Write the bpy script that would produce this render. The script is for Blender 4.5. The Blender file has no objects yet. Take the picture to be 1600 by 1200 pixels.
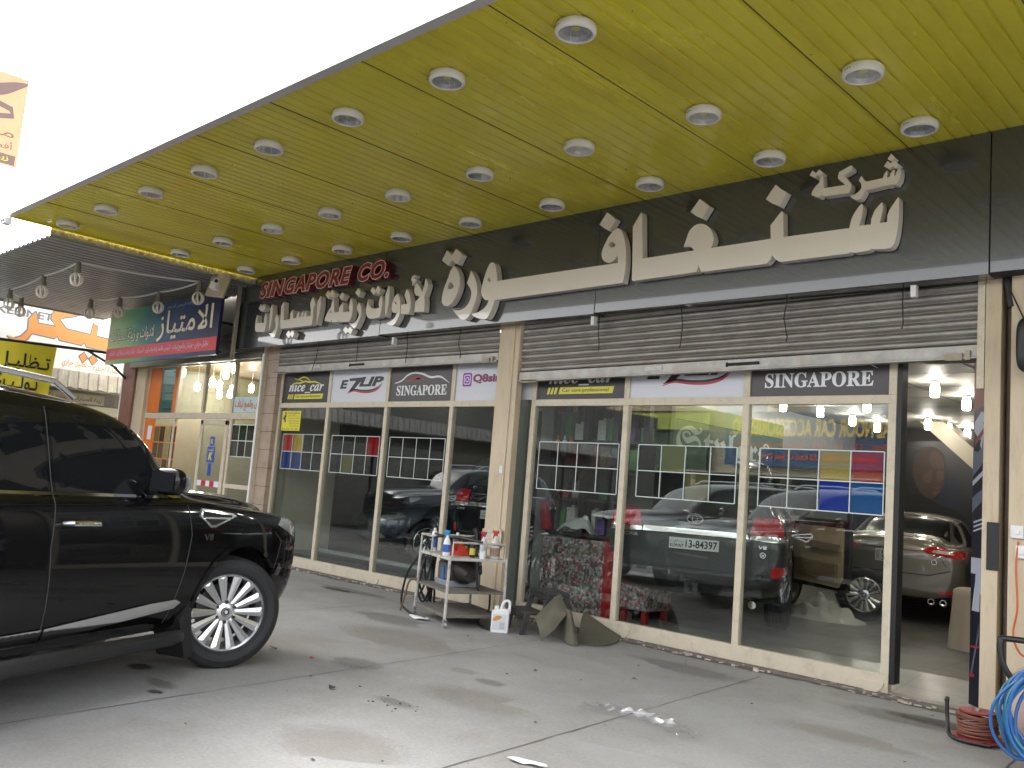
import bpy, bmesh, math, random
from mathutils import Vector, Matrix
from mathutils.geometry import tessellate_polygon, delaunay_2d_cdt
from mathutils.bvhtree import BVHTree
R=math.radians
random.seed(7)
SC=bpy.context.scene
COL=SC.collection
# ------------------------------------------------------------------ camera, sky, sun, exposure
cam=bpy.data.cameras.new('camera'); camo=bpy.data.objects.new('camera',cam); COL.objects.link(camo)
_y,_p,_r=R(-43.981),R(6.603),R(4.574)
_f=Vector((math.sin(_y)*math.cos(_p),math.cos(_y)*math.cos(_p),math.sin(_p)))
_r0=Vector((math.cos(_y),-math.sin(_y),0)); _u0=_r0.cross(_f)
_rt=_r0*math.cos(_r)+_u0*math.sin(_r); _up=_u0*math.cos(_r)-_r0*math.sin(_r)
camo.matrix_world=Matrix(((_rt.x,_up.x,-_f.x,0),(_rt.y,_up.y,-_f.y,0),(_rt.z,_up.z,-_f.z,1.5),(0,0,0,1)))
cam.sensor_width=36; cam.lens=36*1394/1600; cam.clip_start=.05; cam.clip_end=1500
SC.camera=camo
SUN_EL,SUN_AZ=R(36),R(285)          # azimuth clockwise from +y
w=bpy.data.worlds.new('World'); SC.world=w; w.use_nodes=True
nt=w.node_tree; sky=nt.nodes.new('ShaderNodeTexSky'); sky.sky_type='NISHITA'; sky.sun_disc=False
sky.sun_elevation=SUN_EL; sky.sun_rotation=SUN_AZ; sky.air_density=1.0; sky.dust_density=6.0; sky.ozone_density=1.0
bg=nt.nodes['Background']; bg.inputs['Strength'].default_value=.15
hs=nt.nodes.new('ShaderNodeHueSaturation'); hs.inputs['Saturation'].default_value=.22
nt.links.new(sky.outputs[0],hs.inputs['Color']); nt.links.new(hs.outputs[0],bg.inputs['Color'])
sl=bpy.data.lights.new('sun','SUN'); sl.energy=.5; sl.angle=R(60); sl.color=(1,.95,.88)
so=bpy.data.objects.new('sun',sl); COL.objects.link(so)
_sd=Vector((math.sin(SUN_AZ)*math.cos(SUN_EL),math.cos(SUN_AZ)*math.cos(SUN_EL),math.sin(SUN_EL)))
so.rotation_euler=_sd.to_track_quat('Z','Y').to_euler(); so.location=(0,-30,40)
SC.view_settings.view_transform='Standard'; SC.view_settings.look='None'
SC.view_settings.exposure=2.85; SC.view_settings.gamma=1
SC.render.engine='CYCLES'
SC.cycles.use_denoising=True
SC.cycles.max_bounces=10; SC.cycles.transparent_max_bounces=24; SC.cycles.glossy_bounces=5
SC.cycles.sample_clamp_indirect=6; SC.cycles.caustics_reflective=False; SC.cycles.caustics_refractive=False

# ------------------------------------------------------------------ materials
def _new(name):
    m=bpy.data.materials.new(name); m.use_nodes=True
    n=m.node_tree; return m,n,n.nodes['Principled BSDF']
def c4(c): return (c[0],c[1],c[2],1)
def mat(name,col,rough=.5,metal=0,var=0,vs=4,bump=0,bs=60,coat=0,spec=.5,dirt=None,ds=3,damt=.5,emit=None,es=1,stretch=(1,1,1),rvar=0,sheen=0):
    m,n,p=_new(name); L=n.links
    p.inputs['Base Color'].default_value=c4(col); p.inputs['Roughness'].default_value=rough
    p.inputs['Metallic'].default_value=metal; p.inputs['Specular IOR Level'].default_value=spec
    p.inputs['Coat Weight'].default_value=coat; p.inputs['Coat Roughness'].default_value=.03
    tc=n.nodes.new('ShaderNodeTexCoord'); mp=n.nodes.new('ShaderNodeMapping'); mp.inputs['Scale'].default_value=stretch
    L.new(tc.outputs['Object'],mp.inputs['Vector'])
    last=None
    if var or rvar:
        a=n.nodes.new('ShaderNodeTexNoise'); a.inputs['Scale'].default_value=vs; a.inputs['Detail'].default_value=6; a.inputs['Roughness'].default_value=.65
        L.new(mp.outputs[0],a.inputs['Vector'])
        if var:
            r=n.nodes.new('ShaderNodeMapRange'); r.inputs['From Min'].default_value=.25; r.inputs['From Max'].default_value=.75
            r.inputs['To Min'].default_value=1-var; r.inputs['To Max'].default_value=1+var
            L.new(a.outputs['Fac'],r.inputs['Value'])
            mx=n.nodes.new('ShaderNodeMix'); mx.data_type='RGBA'; mx.blend_type='MULTIPLY'; mx.inputs[0].default_value=1
            mx.inputs[6].default_value=c4(col); L.new(r.outputs[0],mx.inputs[7]); last=mx.outputs[2]
        if rvar:
            r2=n.nodes.new('ShaderNodeMapRange'); r2.inputs['From Min'].default_value=.3; r2.inputs['From Max'].default_value=.7
            r2.inputs['To Min'].default_value=max(0,rough-rvar); r2.inputs['To Max'].default_value=min(1,rough+rvar)
            L.new(a.outputs['Fac'],r2.inputs['Value']); L.new(r2.outputs[0],p.inputs['Roughness'])
    if dirt:
        b=n.nodes.new('ShaderNodeTexNoise'); b.inputs['Scale'].default_value=ds; b.inputs['Detail'].default_value=9; b.inputs['Roughness'].default_value=.7
        L.new(mp.outputs[0],b.inputs['Vector'])
        r=n.nodes.new('ShaderNodeMapRange'); r.inputs['From Min'].default_value=.5; r.inputs['From Max'].default_value=.68
        r.inputs['To Min'].default_value=0; r.inputs['To Max'].default_value=damt
        L.new(b.outputs['Fac'],r.inputs['Value'])
        mx=n.nodes.new('ShaderNodeMix'); mx.data_type='RGBA'; L.new(r.outputs[0],mx.inputs[0])
        if last: L.new(last,mx.inputs[6])
        else: mx.inputs[6].default_value=c4(col)
        mx.inputs[7].default_value=c4(dirt); last=mx.outputs[2]
    if last: L.new(last,p.inputs['Base Color'])
    if bump:
        q=n.nodes.new('ShaderNodeTexNoise'); q.inputs['Scale'].default_value=bs; q.inputs['Detail'].default_value=5
        L.new(mp.outputs[0],q.inputs['Vector'])
        bb=n.nodes.new('ShaderNodeBump'); bb.inputs['Strength'].default_value=bump; bb.inputs['Distance'].default_value=.01
        L.new(q.outputs['Fac'],bb.inputs['Height']); L.new(bb.outputs[0],p.inputs['Normal'])
    if emit:
        p.inputs['Emission Color'].default_value=c4(emit); p.inputs['Emission Strength'].default_value=es
    return m
def glass_mat(name,tint=(.86,.9,.88),ior=1.5,rough=0.0,smudge=0):
    m,n,p=_new(name); L=n.links; n.nodes.remove(p); out=n.nodes['Material Output']
    t=n.nodes.new('ShaderNodeBsdfTransparent'); t.inputs[0].default_value=c4(tint)
    g=n.nodes.new('ShaderNodeBsdfGlossy'); g.inputs['Roughness'].default_value=rough; g.inputs[0].default_value=(1,1,1,1)
    f=n.nodes.new('ShaderNodeFresnel')
    ge=n.nodes.new('ShaderNodeNewGeometry'); io=n.nodes.new('ShaderNodeMapRange'); io.inputs['To Min'].default_value=ior; io.inputs['To Max'].default_value=1/ior   # same reflectance from both sides of a pane
    L.new(ge.outputs['Backfacing'],io.inputs['Value']); L.new(io.outputs[0],f.inputs['IOR'])
    x=n.nodes.new('ShaderNodeMixShader'); L.new(f.outputs[0],x.inputs[0]); L.new(t.outputs[0],x.inputs[1]); L.new(g.outputs[0],x.inputs[2])
    last=x
    if smudge:
        d=n.nodes.new('ShaderNodeBsdfDiffuse'); d.inputs[0].default_value=(.6,.62,.6,1)
        tc=n.nodes.new('ShaderNodeTexCoord'); a=n.nodes.new('ShaderNodeTexNoise'); a.inputs['Scale'].default_value=1.6; a.inputs['Detail'].default_value=8
        L.new(tc.outputs['Object'],a.inputs['Vector'])
        r=n.nodes.new('ShaderNodeMapRange'); r.inputs['From Min'].default_value=.42; r.inputs['From Max'].default_value=.8; r.inputs['To Max'].default_value=smudge
        L.new(a.outputs['Fac'],r.inputs['Value'])
        y=n.nodes.new('ShaderNodeMixShader'); L.new(r.outputs[0],y.inputs[0]); L.new(x.outputs[0],y.inputs[1]); L.new(d.outputs[0],y.inputs[2]); last=y
    L.new(last.outputs[0],out.inputs['Surface'])
    return m
def ramp_mat(name,stops,scale,rough=.6,detail=2,bump=0,kind='noise',metal=0):
    m,n,p=_new(name); L=n.links
    tc=n.nodes.new('ShaderNodeTexCoord')
    if kind=='noise': a=n.nodes.new('ShaderNodeTexNoise'); a.inputs['Detail'].default_value=detail
    else: a=n.nodes.new('ShaderNodeTexVoronoi')
    a.inputs['Scale'].default_value=scale; L.new(tc.outputs['Object'],a.inputs['Vector'])
    cr=n.nodes.new('ShaderNodeValToRGB'); el=cr.color_ramp.elements
    while len(el)<len(stops): el.new(.5)
    for e,(ps,c) in zip(el,stops): e.position=ps; e.color=c4(c)
    src=a.outputs['Fac'] if kind=='noise' else a.outputs['Color']
    L.new(src,cr.inputs[0]); L.new(cr.outputs[0],p.inputs['Base Color']); p.inputs['Roughness'].default_value=rough; p.inputs['Metallic'].default_value=metal
    return m
M={}
M['black']=mat('black_plastic',(.012,.012,.013),.45)
M['dark']=mat('dark_void',(.02,.02,.02),.8)
M['rubber']=mat('rubber',(.018,.018,.018),.75,bump=.3,bs=90,var=.3,vs=9)
M['white']=mat('white_paint',(.78,.77,.74),.4)
M['whiteplastic']=mat('white_plastic',(.75,.75,.74),.35,var=.05)
M['cream']=mat('cream_powder_coat',(.60,.525,.40),.42,var=.06,vs=7,dirt=(.30,.25,.19),ds=9,damt=.35)
M['pillar']=mat('cream_chipped_paint',(.58,.475,.335),.5,var=.10,vs=2,stretch=(2.5,2.5,.5),dirt=(.30,.21,.13),ds=5,damt=.35,bump=.15,bs=30)
M['tilewall']=mat('brown_wall_tile',(.38,.29,.22),.35,var=.12,vs=6,dirt=(.18,.13,.1),ds=4,damt=.5)
M['steel']=mat('galvanised_shutter',(.27,.255,.235),.40,metal=.7,var=.3,vs=3,dirt=(.24,.19,.14),ds=5,damt=.55,stretch=(1,1,3),bump=.2,bs=25)
M['steelbar']=mat('shutter_bottom_rail',(.33,.32,.30),.4,metal=.5,var=.25,vs=6,dirt=(.34,.22,.13),ds=8,damt=.5,bump=.2,bs=30)
M['chrome']=mat('chrome',(.85,.85,.86),.08,metal=1)
M['silver']=mat('silver_alloy',(.74,.74,.75),.25,metal=.85)
M['alu']=mat('aluminium',(.5,.5,.5),.35,metal=.8)
M['fascia']=mat('graphite_cladding',(.033,.036,.039),.26,var=.05,vs=2,spec=.9,coat=1)
M['letters']=mat('cream_acrylic',(.82,.76,.69),.35,coat=1,spec=.5)
M['redside']=mat('dark_red_return',(.16,.008,.014),.3)
M['redface']=mat('red_acrylic',(.23,.010,.020),.3)
M['pink']=mat('pale_pink_trim',(.80,.62,.60),.35)
M['yellow']=mat('yellow_soffit',(.62,.545,.04),.22,var=.10,vs=1.3,dirt=(.40,.29,.02),ds=.8,damt=.45,stretch=(1.5,.35,1),rvar=.08,spec=.55)
M['trim']=mat('grey_edge_trim',(.50,.50,.50),.35,metal=.2)
M['corr']=mat('grey_corrugated_steel',(.24,.25,.26),.4,metal=.4,var=.15,vs=1.5,dirt=(.15,.12,.1),ds=2,damt=.4)
M['rust']=mat('rusty_corrugated_edge',(.36,.31,.24),.6,var=.3,vs=6)
M['glass']=glass_mat('shop_glass',(.90,.93,.91),1.6,smudge=.012)
M['glassL']=glass_mat('left_window_glass',(.90,.93,.91),1.5,smudge=0)
M['glass2']=glass_mat('clear_glass',(.9,.93,.92),1.5)
M['lensglass']=glass_mat('lamp_lens',(.95,.95,.95),1.4)
def stain(name,col,a):
    m,n,p=_new(name); L=n.links; out=n.nodes['Material Output']; p.inputs['Base Color'].default_value=c4(col); p.inputs['Roughness'].default_value=.6
    tc=n.nodes.new('ShaderNodeTexCoord'); v=n.nodes.new('ShaderNodeVectorMath'); v.operation='MULTIPLY_ADD'; v.inputs[1].default_value=(2,2,0); v.inputs[2].default_value=(-1,-1,0); L.new(tc.outputs['Generated'],v.inputs[0])
    g=n.nodes.new('ShaderNodeTexGradient'); g.gradient_type='SPHERICAL'; L.new(v.outputs[0],g.inputs[0])
    q=n.nodes.new('ShaderNodeTexNoise'); q.inputs['Scale'].default_value=14; q.inputs['Detail'].default_value=8; L.new(tc.outputs['Object'],q.inputs['Vector'])
    r=n.nodes.new('ShaderNodeMapRange'); r.inputs[1].default_value=.3; r.inputs[2].default_value=.7; r.inputs[3].default_value=-.15; r.inputs[4].default_value=.45; L.new(q.outputs['Fac'],r.inputs[0])
    s=n.nodes.new('ShaderNodeMath'); s.operation='MULTIPLY_ADD'; s.use_clamp=True; L.new(g.outputs['Fac'],s.inputs[0]); s.inputs[1].default_value=1.6; L.new(r.outputs[0],s.inputs[2])
    e=n.nodes.new('ShaderNodeMath'); e.operation='MULTIPLY'; L.new(g.outputs['Fac'],e.inputs[0]); e.inputs[1].default_value=2.2; e.use_clamp=True
    k=n.nodes.new('ShaderNodeMath'); k.operation='MULTIPLY'; L.new(s.outputs[0],k.inputs[0]); L.new(e.outputs[0],k.inputs[1])
    k2=n.nodes.new('ShaderNodeMath'); k2.operation='MULTIPLY'; L.new(k.outputs[0],k2.inputs[0]); k2.inputs[1].default_value=a
    t=n.nodes.new('ShaderNodeBsdfTransparent'); x=n.nodes.new('ShaderNodeMixShader'); L.new(k2.outputs[0],x.inputs[0]); L.new(t.outputs[0],x.inputs[1]); L.new(p.outputs[0],x.inputs[2]); L.new(x.outputs[0],out.inputs['Surface'])
    return m
def conc():
    m,n,p=_new('forecourt_concrete'); L=n.links
    tc=n.nodes.new('ShaderNodeTexCoord')
    def noise(s,d=8,r=.6,w=None):
        a=n.nodes.new('ShaderNodeTexNoise'); a.inputs['Scale'].default_value=s; a.inputs['Detail'].default_value=d; a.inputs['Roughness'].default_value=r
        L.new(tc.outputs['Object'],a.inputs['Vector']); return a.outputs['Fac']
    def mr(v,a,b,c,d):
        r=n.nodes.new('ShaderNodeMapRange'); r.inputs[1].default_value=a; r.inputs[2].default_value=b; r.inputs[3].default_value=c; r.inputs[4].default_value=d
        L.new(v,r.inputs[0]); return r.outputs[0]
    def mix(f,a,b,bt='MIX'):
        x=n.nodes.new('ShaderNodeMix'); x.data_type='RGBA'; x.blend_type=bt
        if hasattr(f,'node'): L.new(f,x.inputs[0])
        else: x.inputs[0].default_value=f
        for i,v in ((6,a),(7,b)):
            if hasattr(v,'node'): L.new(v,x.inputs[i])
            else: x.inputs[i].default_value=c4(v)
        return x.outputs[2]
    base=mix(mr(noise(.55),.35,.68,0,1),(.25,.238,.22),(.345,.34,.33))
    base=mix(mr(noise(1.7,10,.7),.55,.72,0,.5),base,(.24,.21,.175))
    base=mix(mr(noise(2.3,10,.75),.30,.42,.45,0),base,(.39,.39,.39))
    base=mix(1.0,base,mr(noise(38,6,.8),.3,.7,.80,1.16),'MULTIPLY')
    base=mix(mr(noise(150,2,.5),.66,.72,0,.45),base,(.10,.095,.09))
    L.new(base,p.inputs['Base Color'])
    L.new(mr(noise(3),.3,.7,.55,.85),p.inputs['Roughness'])
    b=n.nodes.new('ShaderNodeBump'); b.inputs['Strength'].default_value=.35; b.inputs['Distance'].default_value=.006
    L.new(noise(55,8,.7),b.inputs['Height']); L.new(b.outputs[0],p.inputs['Normal'])
    return m
M['concrete']=conc()
def tiles():
    m,n,p=_new('cream_floor_tiles'); L=n.links
    tc=n.nodes.new('ShaderNodeTexCoord'); br=n.nodes.new('ShaderNodeTexBrick'); br.offset=0
    br.inputs['Scale'].default_value=1; br.inputs['Brick Width'].default_value=.6; br.inputs['Row Height'].default_value=.6; br.inputs['Mortar Size'].default_value=.006
    br.inputs['Color1'].default_value=(.24,.225,.195,1); br.inputs['Color2'].default_value=(.21,.195,.17,1); br.inputs['Mortar'].default_value=(.09,.08,.07,1)
    a=n.nodes.new('ShaderNodeTexNoise'); a.inputs['Scale'].default_value=3; a.inputs['Detail'].default_value=9
    L.new(tc.outputs['Object'],br.inputs['Vector']); L.new(tc.outputs['Object'],a.inputs['Vector'])
    r=n.nodes.new('ShaderNodeMapRange'); r.inputs[1].default_value=.3; r.inputs[2].default_value=.7; r.inputs[3].default_value=.6; r.inputs[4].default_value=1.15; L.new(a.outputs['Fac'],r.inputs[0])
    x=n.nodes.new('ShaderNodeMix'); x.data_type='RGBA'; x.blend_type='MULTIPLY'; x.inputs[0].default_value=1
    L.new(br.outputs[0],x.inputs[6]); L.new(r.outputs[0],x.inputs[7]); L.new(x.outputs[2],p.inputs['Base Color']); p.inputs['Roughness'].default_value=.28
    return m
M['tiles']=tiles()

# ------------------------------------------------------------------ mesh building
class MB:
    def __init__(s): s.v=[]; s.f=[]; s.mi=[]; s.cur=0
    def add(s,vs,fs):
        o=len(s.v); s.v+=[Vector(v) for v in vs]; s.f+=[tuple(i+o for i in f) for f in fs]; s.mi+=[s.cur]*len(fs); return s
    def box(s,x0,x1,y0,y1,z0,z1,T=None):
        vs=[Vector((x,y,z)) for x in (x0,x1) for y in (y0,y1) for z in (z0,z1)]
        if T is not None: vs=[T@v for v in vs]
        return s.add(vs,[(0,1,3,2),(4,6,7,5),(0,4,5,1),(2,3,7,6),(0,2,6,4),(1,5,7,3)])
    def tube(s,pts,r,n=8,closed=False):
        pts=[Vector(p) for p in pts]; N=len(pts); rs=r if isinstance(r,(list,tuple)) else [r]*N
        vs=[]; prev=None
        for i,p in enumerate(pts):
            if closed: t=pts[(i+1)%N]-pts[i-1]
            else: t=pts[min(i+1,N-1)]-pts[max(i-1,0)]
            t.normalize()
            if prev is None:
                a=Vector((0,0,1)) if abs(t.z)<.9 else Vector((1,0,0)); u=t.cross(a).normalized()
            else: u=(prev-t*prev.dot(t)).normalized()
            prev=u; v=t.cross(u)
            vs+=[p+(u*math.cos(2*math.pi*k/n)+v*math.sin(2*math.pi*k/n))*rs[i] for k in range(n)]
        fs=[]
        for i in range(N if closed else N-1):
            j=(i+1)%N
            for k in range(n):
                l=(k+1)%n; fs.append((i*n+k,i*n+l,j*n+l,j*n+k))
        if not closed: fs+= [tuple(range(n))[::-1],tuple((N-1)*n+k for k in range(n))]
        return s.add(vs,fs)
    def cyl(s,p0,p1,r0,r1=None,n=24): return s.tube([p0,p1],[r0,r0 if r1 is None else r1],n)
    def lathe(s,prof,T=None,n=32):            # profile (r,z) around z, T maps to place
        vs=[];fs=[]
        for k in range(n):
            a=2*math.pi*k/n
            for r,z in prof: vs.append(Vector((r*math.cos(a),r*math.sin(a),z)))
        m=len(prof)
        for k in range(n):
            l=(k+1)%n
            for i in range(m-1):
                fs.append((k*m+i,l*m+i,l*m+i+1,k*m+i+1))
        if T is not None: vs=[T@v for v in vs]
        return s.add(vs,fs)
    def poly(s,loops,fn,d0,d1):               # prism between depths d0 and d1; fn(a,b,d)->Vector
        flat=[p for lp in loops for p in lp]
        tris=tessellate_polygon([[Vector((a,b,0)) for a,b in lp] for lp in loops])
        N=len(flat); vs=[fn(a,b,d0) for a,b in flat]+[fn(a,b,d1) for a,b in flat]
        fs=[]
        for t in tris:
            a,b,c=[Vector(flat[i]) for i in t]
            if (b-a).cross(c-a)<0: t=(t[0],t[2],t[1])
            fs+= [tuple(t),tuple(i+N for i in (t[2],t[1],t[0]))]
        o=0
        for lp in loops:
            n=len(lp); fs+=[(o+i,o+i+N,o+(i+1)%n+N,o+(i+1)%n) for i in range(n)]; o+=n
        return s.add(vs,fs)
    def grid(s,fn,nu,nv):
        vs=[fn(i/nu,j/nv) for i in range(nu+1) for j in range(nv+1)]
        return s.add(vs,[(i*(nv+1)+j,(i+1)*(nv+1)+j,(i+1)*(nv+1)+j+1,i*(nv+1)+j+1) for i in range(nu) for j in range(nv)])
    def build(s,name,mats,parent=None,smooth=False,bevel=0,base=None,rot=0,local=False,fixn=True,solid=0,sharp=35):
        if not isinstance(mats,(list,tuple)): mats=[mats]
        org=Vector((0,0,0))
        if parent is not None and not local:
            q=parent
            while q is not None: org+=q.location; q=q.parent
        if base is not None: org=Vector(base)
        me=bpy.data.meshes.new(name)
        me.from_pydata([v-org for v in s.v],[],s.f)
        for m in mats: me.materials.append(m)
        me.polygons.foreach_set('material_index',s.mi)
        bm=bmesh.new(); bm.from_mesh(me)
        if fixn: bmesh.ops.recalc_face_normals(bm,faces=bm.faces)
        if solid:
            bmesh.ops.solidify(bm,geom=bm.faces[:],thickness=solid)
        if bevel:
            es=[e for e in bm.edges if len(e.link_faces)==2 and e.calc_face_angle(0)>.6]
            bmesh.ops.bevel(bm,geom=es,offset=bevel,segments=2,affect='EDGES',profile=.6,clamp_overlap=True)
        bm.to_mesh(me); bm.free()
        if smooth:
            me.polygons.foreach_set('use_smooth',[True]*len(me.polygons)); me.set_sharp_from_angle(angle=R(sharp))
        o=bpy.data.objects.new(name,me); COL.objects.link(o)
        if parent is not None: o.parent=parent
        if base is not None: o.location=base
        if rot: o.rotation_euler=(0,0,rot)
        return o
def tag(o,label,cat,group=None):
    o['label']=label; o['category']=cat
    if group: o['group']=group
    return o
def struct(o): o['kind']='structure'; return o
def thing(name,label,cat,loc=(0,0,0),rz=0,group=None):
    o=bpy.data.objects.new(name,None); COL.objects.link(o); o.empty_display_size=.2
    o.location=loc; o.rotation_euler=(0,0,rz)
    return tag(o,label,cat,group)
def copy_tree(o,parent=None):
    c=o.copy(); COL.objects.link(c)
    if parent is not None: c.parent=parent
    for ch in list(o.children): copy_tree(ch,c)
    return c
def facade(a,b,d,y=8.0): return Vector((a,y-d,b))     # x,z on a plane facing the camera side, d out of it
# ------------------------------------------------------------------ lettering
_F={'ا':(0xFE8D,2),'أ':(0xFE83,2),'ب':(0xFE8F,4),'ت':(0xFE95,4),'ة':(0xFE93,2),'ج':(0xFE9D,4),'ح':(0xFEA1,4),'خ':(0xFEA5,4),'د':(0xFEA9,2),'ذ':(0xFEAB,2),'ر':(0xFEAD,2),'ز':(0xFEAF,2),
 'س':(0xFEB1,4),'ش':(0xFEB5,4),'ص':(0xFEB9,4),'ض':(0xFEBD,4),'ط':(0xFEC1,4),'ظ':(0xFEC5,4),'ع':(0xFEC9,4),'غ':(0xFECD,4),'ف':(0xFED1,4),'ق':(0xFED5,4),'ك':(0xFED9,4),'ل':(0xFEDD,4),'م':(0xFEE1,4),
 'ن':(0xFEE5,4),'ه':(0xFEE9,4),'و':(0xFEED,2),'ي':(0xFEF1,4),'ـ':(0x640,4)}
def arab(s):
    s=s.replace('لأ','\uE001').replace('لا','\uE000'); out=[]
    tab=dict(_F); tab['\uE000']=(0xFEFB,2); tab['\uE001']=(0xFEF7,2)
    for i,ch in enumerate(s):
        if ch not in tab: out.append(ch); continue
        if ch=='ـ': out.append(ch); continue
        b,k=tab[ch]; pv=i>0 and s[i-1] in tab and tab[s[i-1]][1]==4; nx=i+1<len(s) and s[i+1] in tab and k==4
        out.append(chr(b+(3 if pv and nx else 2 if nx else 1 if pv else 0)))
    return ''.join(out[::-1])
def serif(s,italic=False):
    o=''
    for ch in s:
        if 'A'<=ch<='Z': o+=chr((0x1D468 if italic else 0x1D400)+ord(ch)-65)
        elif 'a'<=ch<='z': o+=chr((0x1D482 if italic else 0x1D41A)+ord(ch)-97)
        else: o+=ch
    return o
def fraktur(s): return ''.join(chr(0x1D56C+ord(c)-65) if 'A'<=c<='Z' else chr(0x1D586+ord(c)-97) if 'a'<=c<='z' else c for c in s)
_tc={}
def glyphs(s,shear=0,bold=0,ext=0,sp=1):
    k=(s,shear,bold,ext,sp)
    if k in _tc: return _tc[k]
    c=bpy.data.curves.new('t','FONT'); c.body=s; c.shear=shear; c.offset=bold; c.extrude=ext; c.space_character=sp; c.resolution_u=3
    o=bpy.data.objects.new('t',c); COL.objects.link(o); bpy.context.view_layer.update()
    me=o.to_mesh(); vs=[v.co.copy() for v in me.vertices]; fs=[tuple(p.vertices) for p in me.polygons]
    o.to_mesh_clear(); bpy.data.objects.remove(o); bpy.data.curves.remove(c)
    x0=min(v.x for v in vs); x1=max(v.x for v in vs); y0=min(v.y for v in vs); y1=max(v.y for v in vs)
    vs=[((v.x-x0)/(x1-x0),(v.y-y0)/(y1-y0),v.z) for v in vs]
    _tc[k]=(vs,fs,(x1-x0)/(y1-y0)); return _tc[k]
def letters(mb,s,rect,fn,d=.003,shear=0,bold=.02,ext=0,sp=1,mirror=False):
    """writes s into rect (a0,b0,a1,b1); a1 None keeps the proportion. fn(a,b,d)"""
    vs,fs,asp=glyphs(s,shear,bold,.5 if ext else 0,sp); a0,b0,a1,b1=rect
    if a1 is None: a1=a0+(b1-b0)*asp
    def mp(v):
        t=1-v[0] if mirror else v[0]
        return fn(a0+(a1-a0)*t,b0+(b1-b0)*v[1],d+(v[2]*ext if ext else 0))
    mb.add([mp(v) for v in vs],fs)
    return mb
# ------------------------------------------------------------------ setting
m=MB(); m.add([(-160,-160,0),(160,-160,0),(160,160,0),(-160,160,0)],[(0,1,2,3)]); struct(m.build('ground',M['concrete'],fixn=False))
M['asphalt']=mat('asphalt',(.06,.06,.06),.8,var=.25,vs=3,bump=.3,bs=40)
m=MB(); m.add([(-90,-17,.004),(60,-17,.004),(60,.6,.004),(-90,.6,.004)],[(0,1,2,3)]); struct(m.build('road',M['asphalt'],fixn=False))  # near edge drawn forward to darken the reflections in the lower panes
fl=[(7.93,.006),(8.15,.012),(8.9,.105),(11.5,.12),(12.6,.15),(18,.17)]
def floor_z(y):
    for (a,za),(b,zb) in zip(fl,fl[1:]):
        if y<=b: return za+(zb-za)*(y-a)/(b-a)
    return fl[-1][1]
m=MB(); vs=[]
for y,z in fl: vs+=[(-13.1,y,z),(4,y,z)]
m.add(vs,[(2*i,2*i+1,2*i+3,2*i+2) for i in range(len(fl)-1)]); struct(m.build('shop_floor',M['tiles'],fixn=False))
# expansion joints and cracks cut in the concrete
M['joint']=mat('joint_dirt',(.11,.10,.09),.9)
m=MB(); rj=random.Random(3)
for (x0,y0,x1,y1,wd) in ((-5.2,0,-6.06,6.95,.0035),(-3.3,.6,-3.96,7.6,.005),(-1.2,2,-1.8,7.7,.005),(-8.0,1,-8.55,7.4,.004)):
    pts=[]
    for i in range(41):
        t=i/40; pts.append((x0+(x1-x0)*t+rj.uniform(-.006,.006),y0+(y1-y0)*t,wd*rj.uniform(.5,1.3)))
    m.add([(p[0]+s*p[2],p[1],.003) for p in pts for s in (-1,1)],[(2*i,2*i+1,2*i+3,2*i+2) for i in range(40)])
o=m.build('ground_joints',M['joint'],fixn=False); struct(o)
# oil spots
M['oil']=mat('dirt_specks',(.06,.055,.05),.7,var=.4,vs=20); M['oils']=stain('oil_stain',(.035,.032,.03),.6); M['wet']=stain('old_stain',(.15,.14,.125),.30); M['tan']=stain('tan_stain',(.27,.22,.16),.22); M['pale']=stain('pale_stain',(.55,.55,.55),.22)
def blot(cx,cy,rx,ry,z,mt,seed,nm='ground_stain',ang=0):
    r=random.Random(seed); n=26; ph=[r.uniform(0,6.28) for _ in range(4)]
    pts=[]
    for k in range(n):
        a=2*math.pi*k/n; q=1+.22*math.sin(2*a+ph[0])+.16*math.sin(3*a+ph[1])+.12*math.sin(5*a+ph[2])+r.uniform(-.1,.1)
        x,y=rx*q*math.cos(a),ry*q*math.sin(a); pts.append((cx+x*math.cos(ang)-y*math.sin(ang),cy+x*math.sin(ang)+y*math.cos(ang),z))
    mm=MB(); mm.add(pts,[tuple(range(n))]); struct(mm.build(nm,mt,fixn=False))
for i,a in enumerate([(-6.43,3.05,.16,.09,.0045,'oils'),(-5.89,2.96,.18,.10,.0042,'wet'),(-5.72,2.83,.08,.05,.0046,'oils'),(-9.5,7.24,.75,.16,.0042,'wet'),(-9.75,7.12,.35,.12,.0046,'oils'),(-4.9,5.1,.2,.1,.0042,'wet'),(-5.3,5.2,.2,.09,.0044,'tan'),(-2.6,7.2,.5,.25,.0042,'wet'),(-2.35,7.35,.4,.2,.0046,'oils'),
  (-4.6,4.6,.6,.35,.0041,'tan'),(-3.4,5.9,.7,.4,.0041,'pale'),(-6.6,5.6,.8,.5,.0041,'tan'),(-7.6,6.3,.6,.3,.0041,'wet'),(-5.2,6.4,.8,.4,.0041,'pale'),(-3.0,4.4,.5,.3,.0041,'pale'),(-4.2,3.2,.5,.35,.0041,'tan'),(-2.6,6.2,.5,.25,.0041,'tan'),(-4.4,7.2,.7,.25,.0041,'wet'),(-4.75,4.05,.2,.1,.0043,'wet'),(-5.9,4.6,.4,.2,.0043,'wet')]):
    blot(a[0],a[1],a[2],a[3],a[4],M[a[5]],i,ang=0)
rj=random.Random(11); m=MB()
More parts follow.
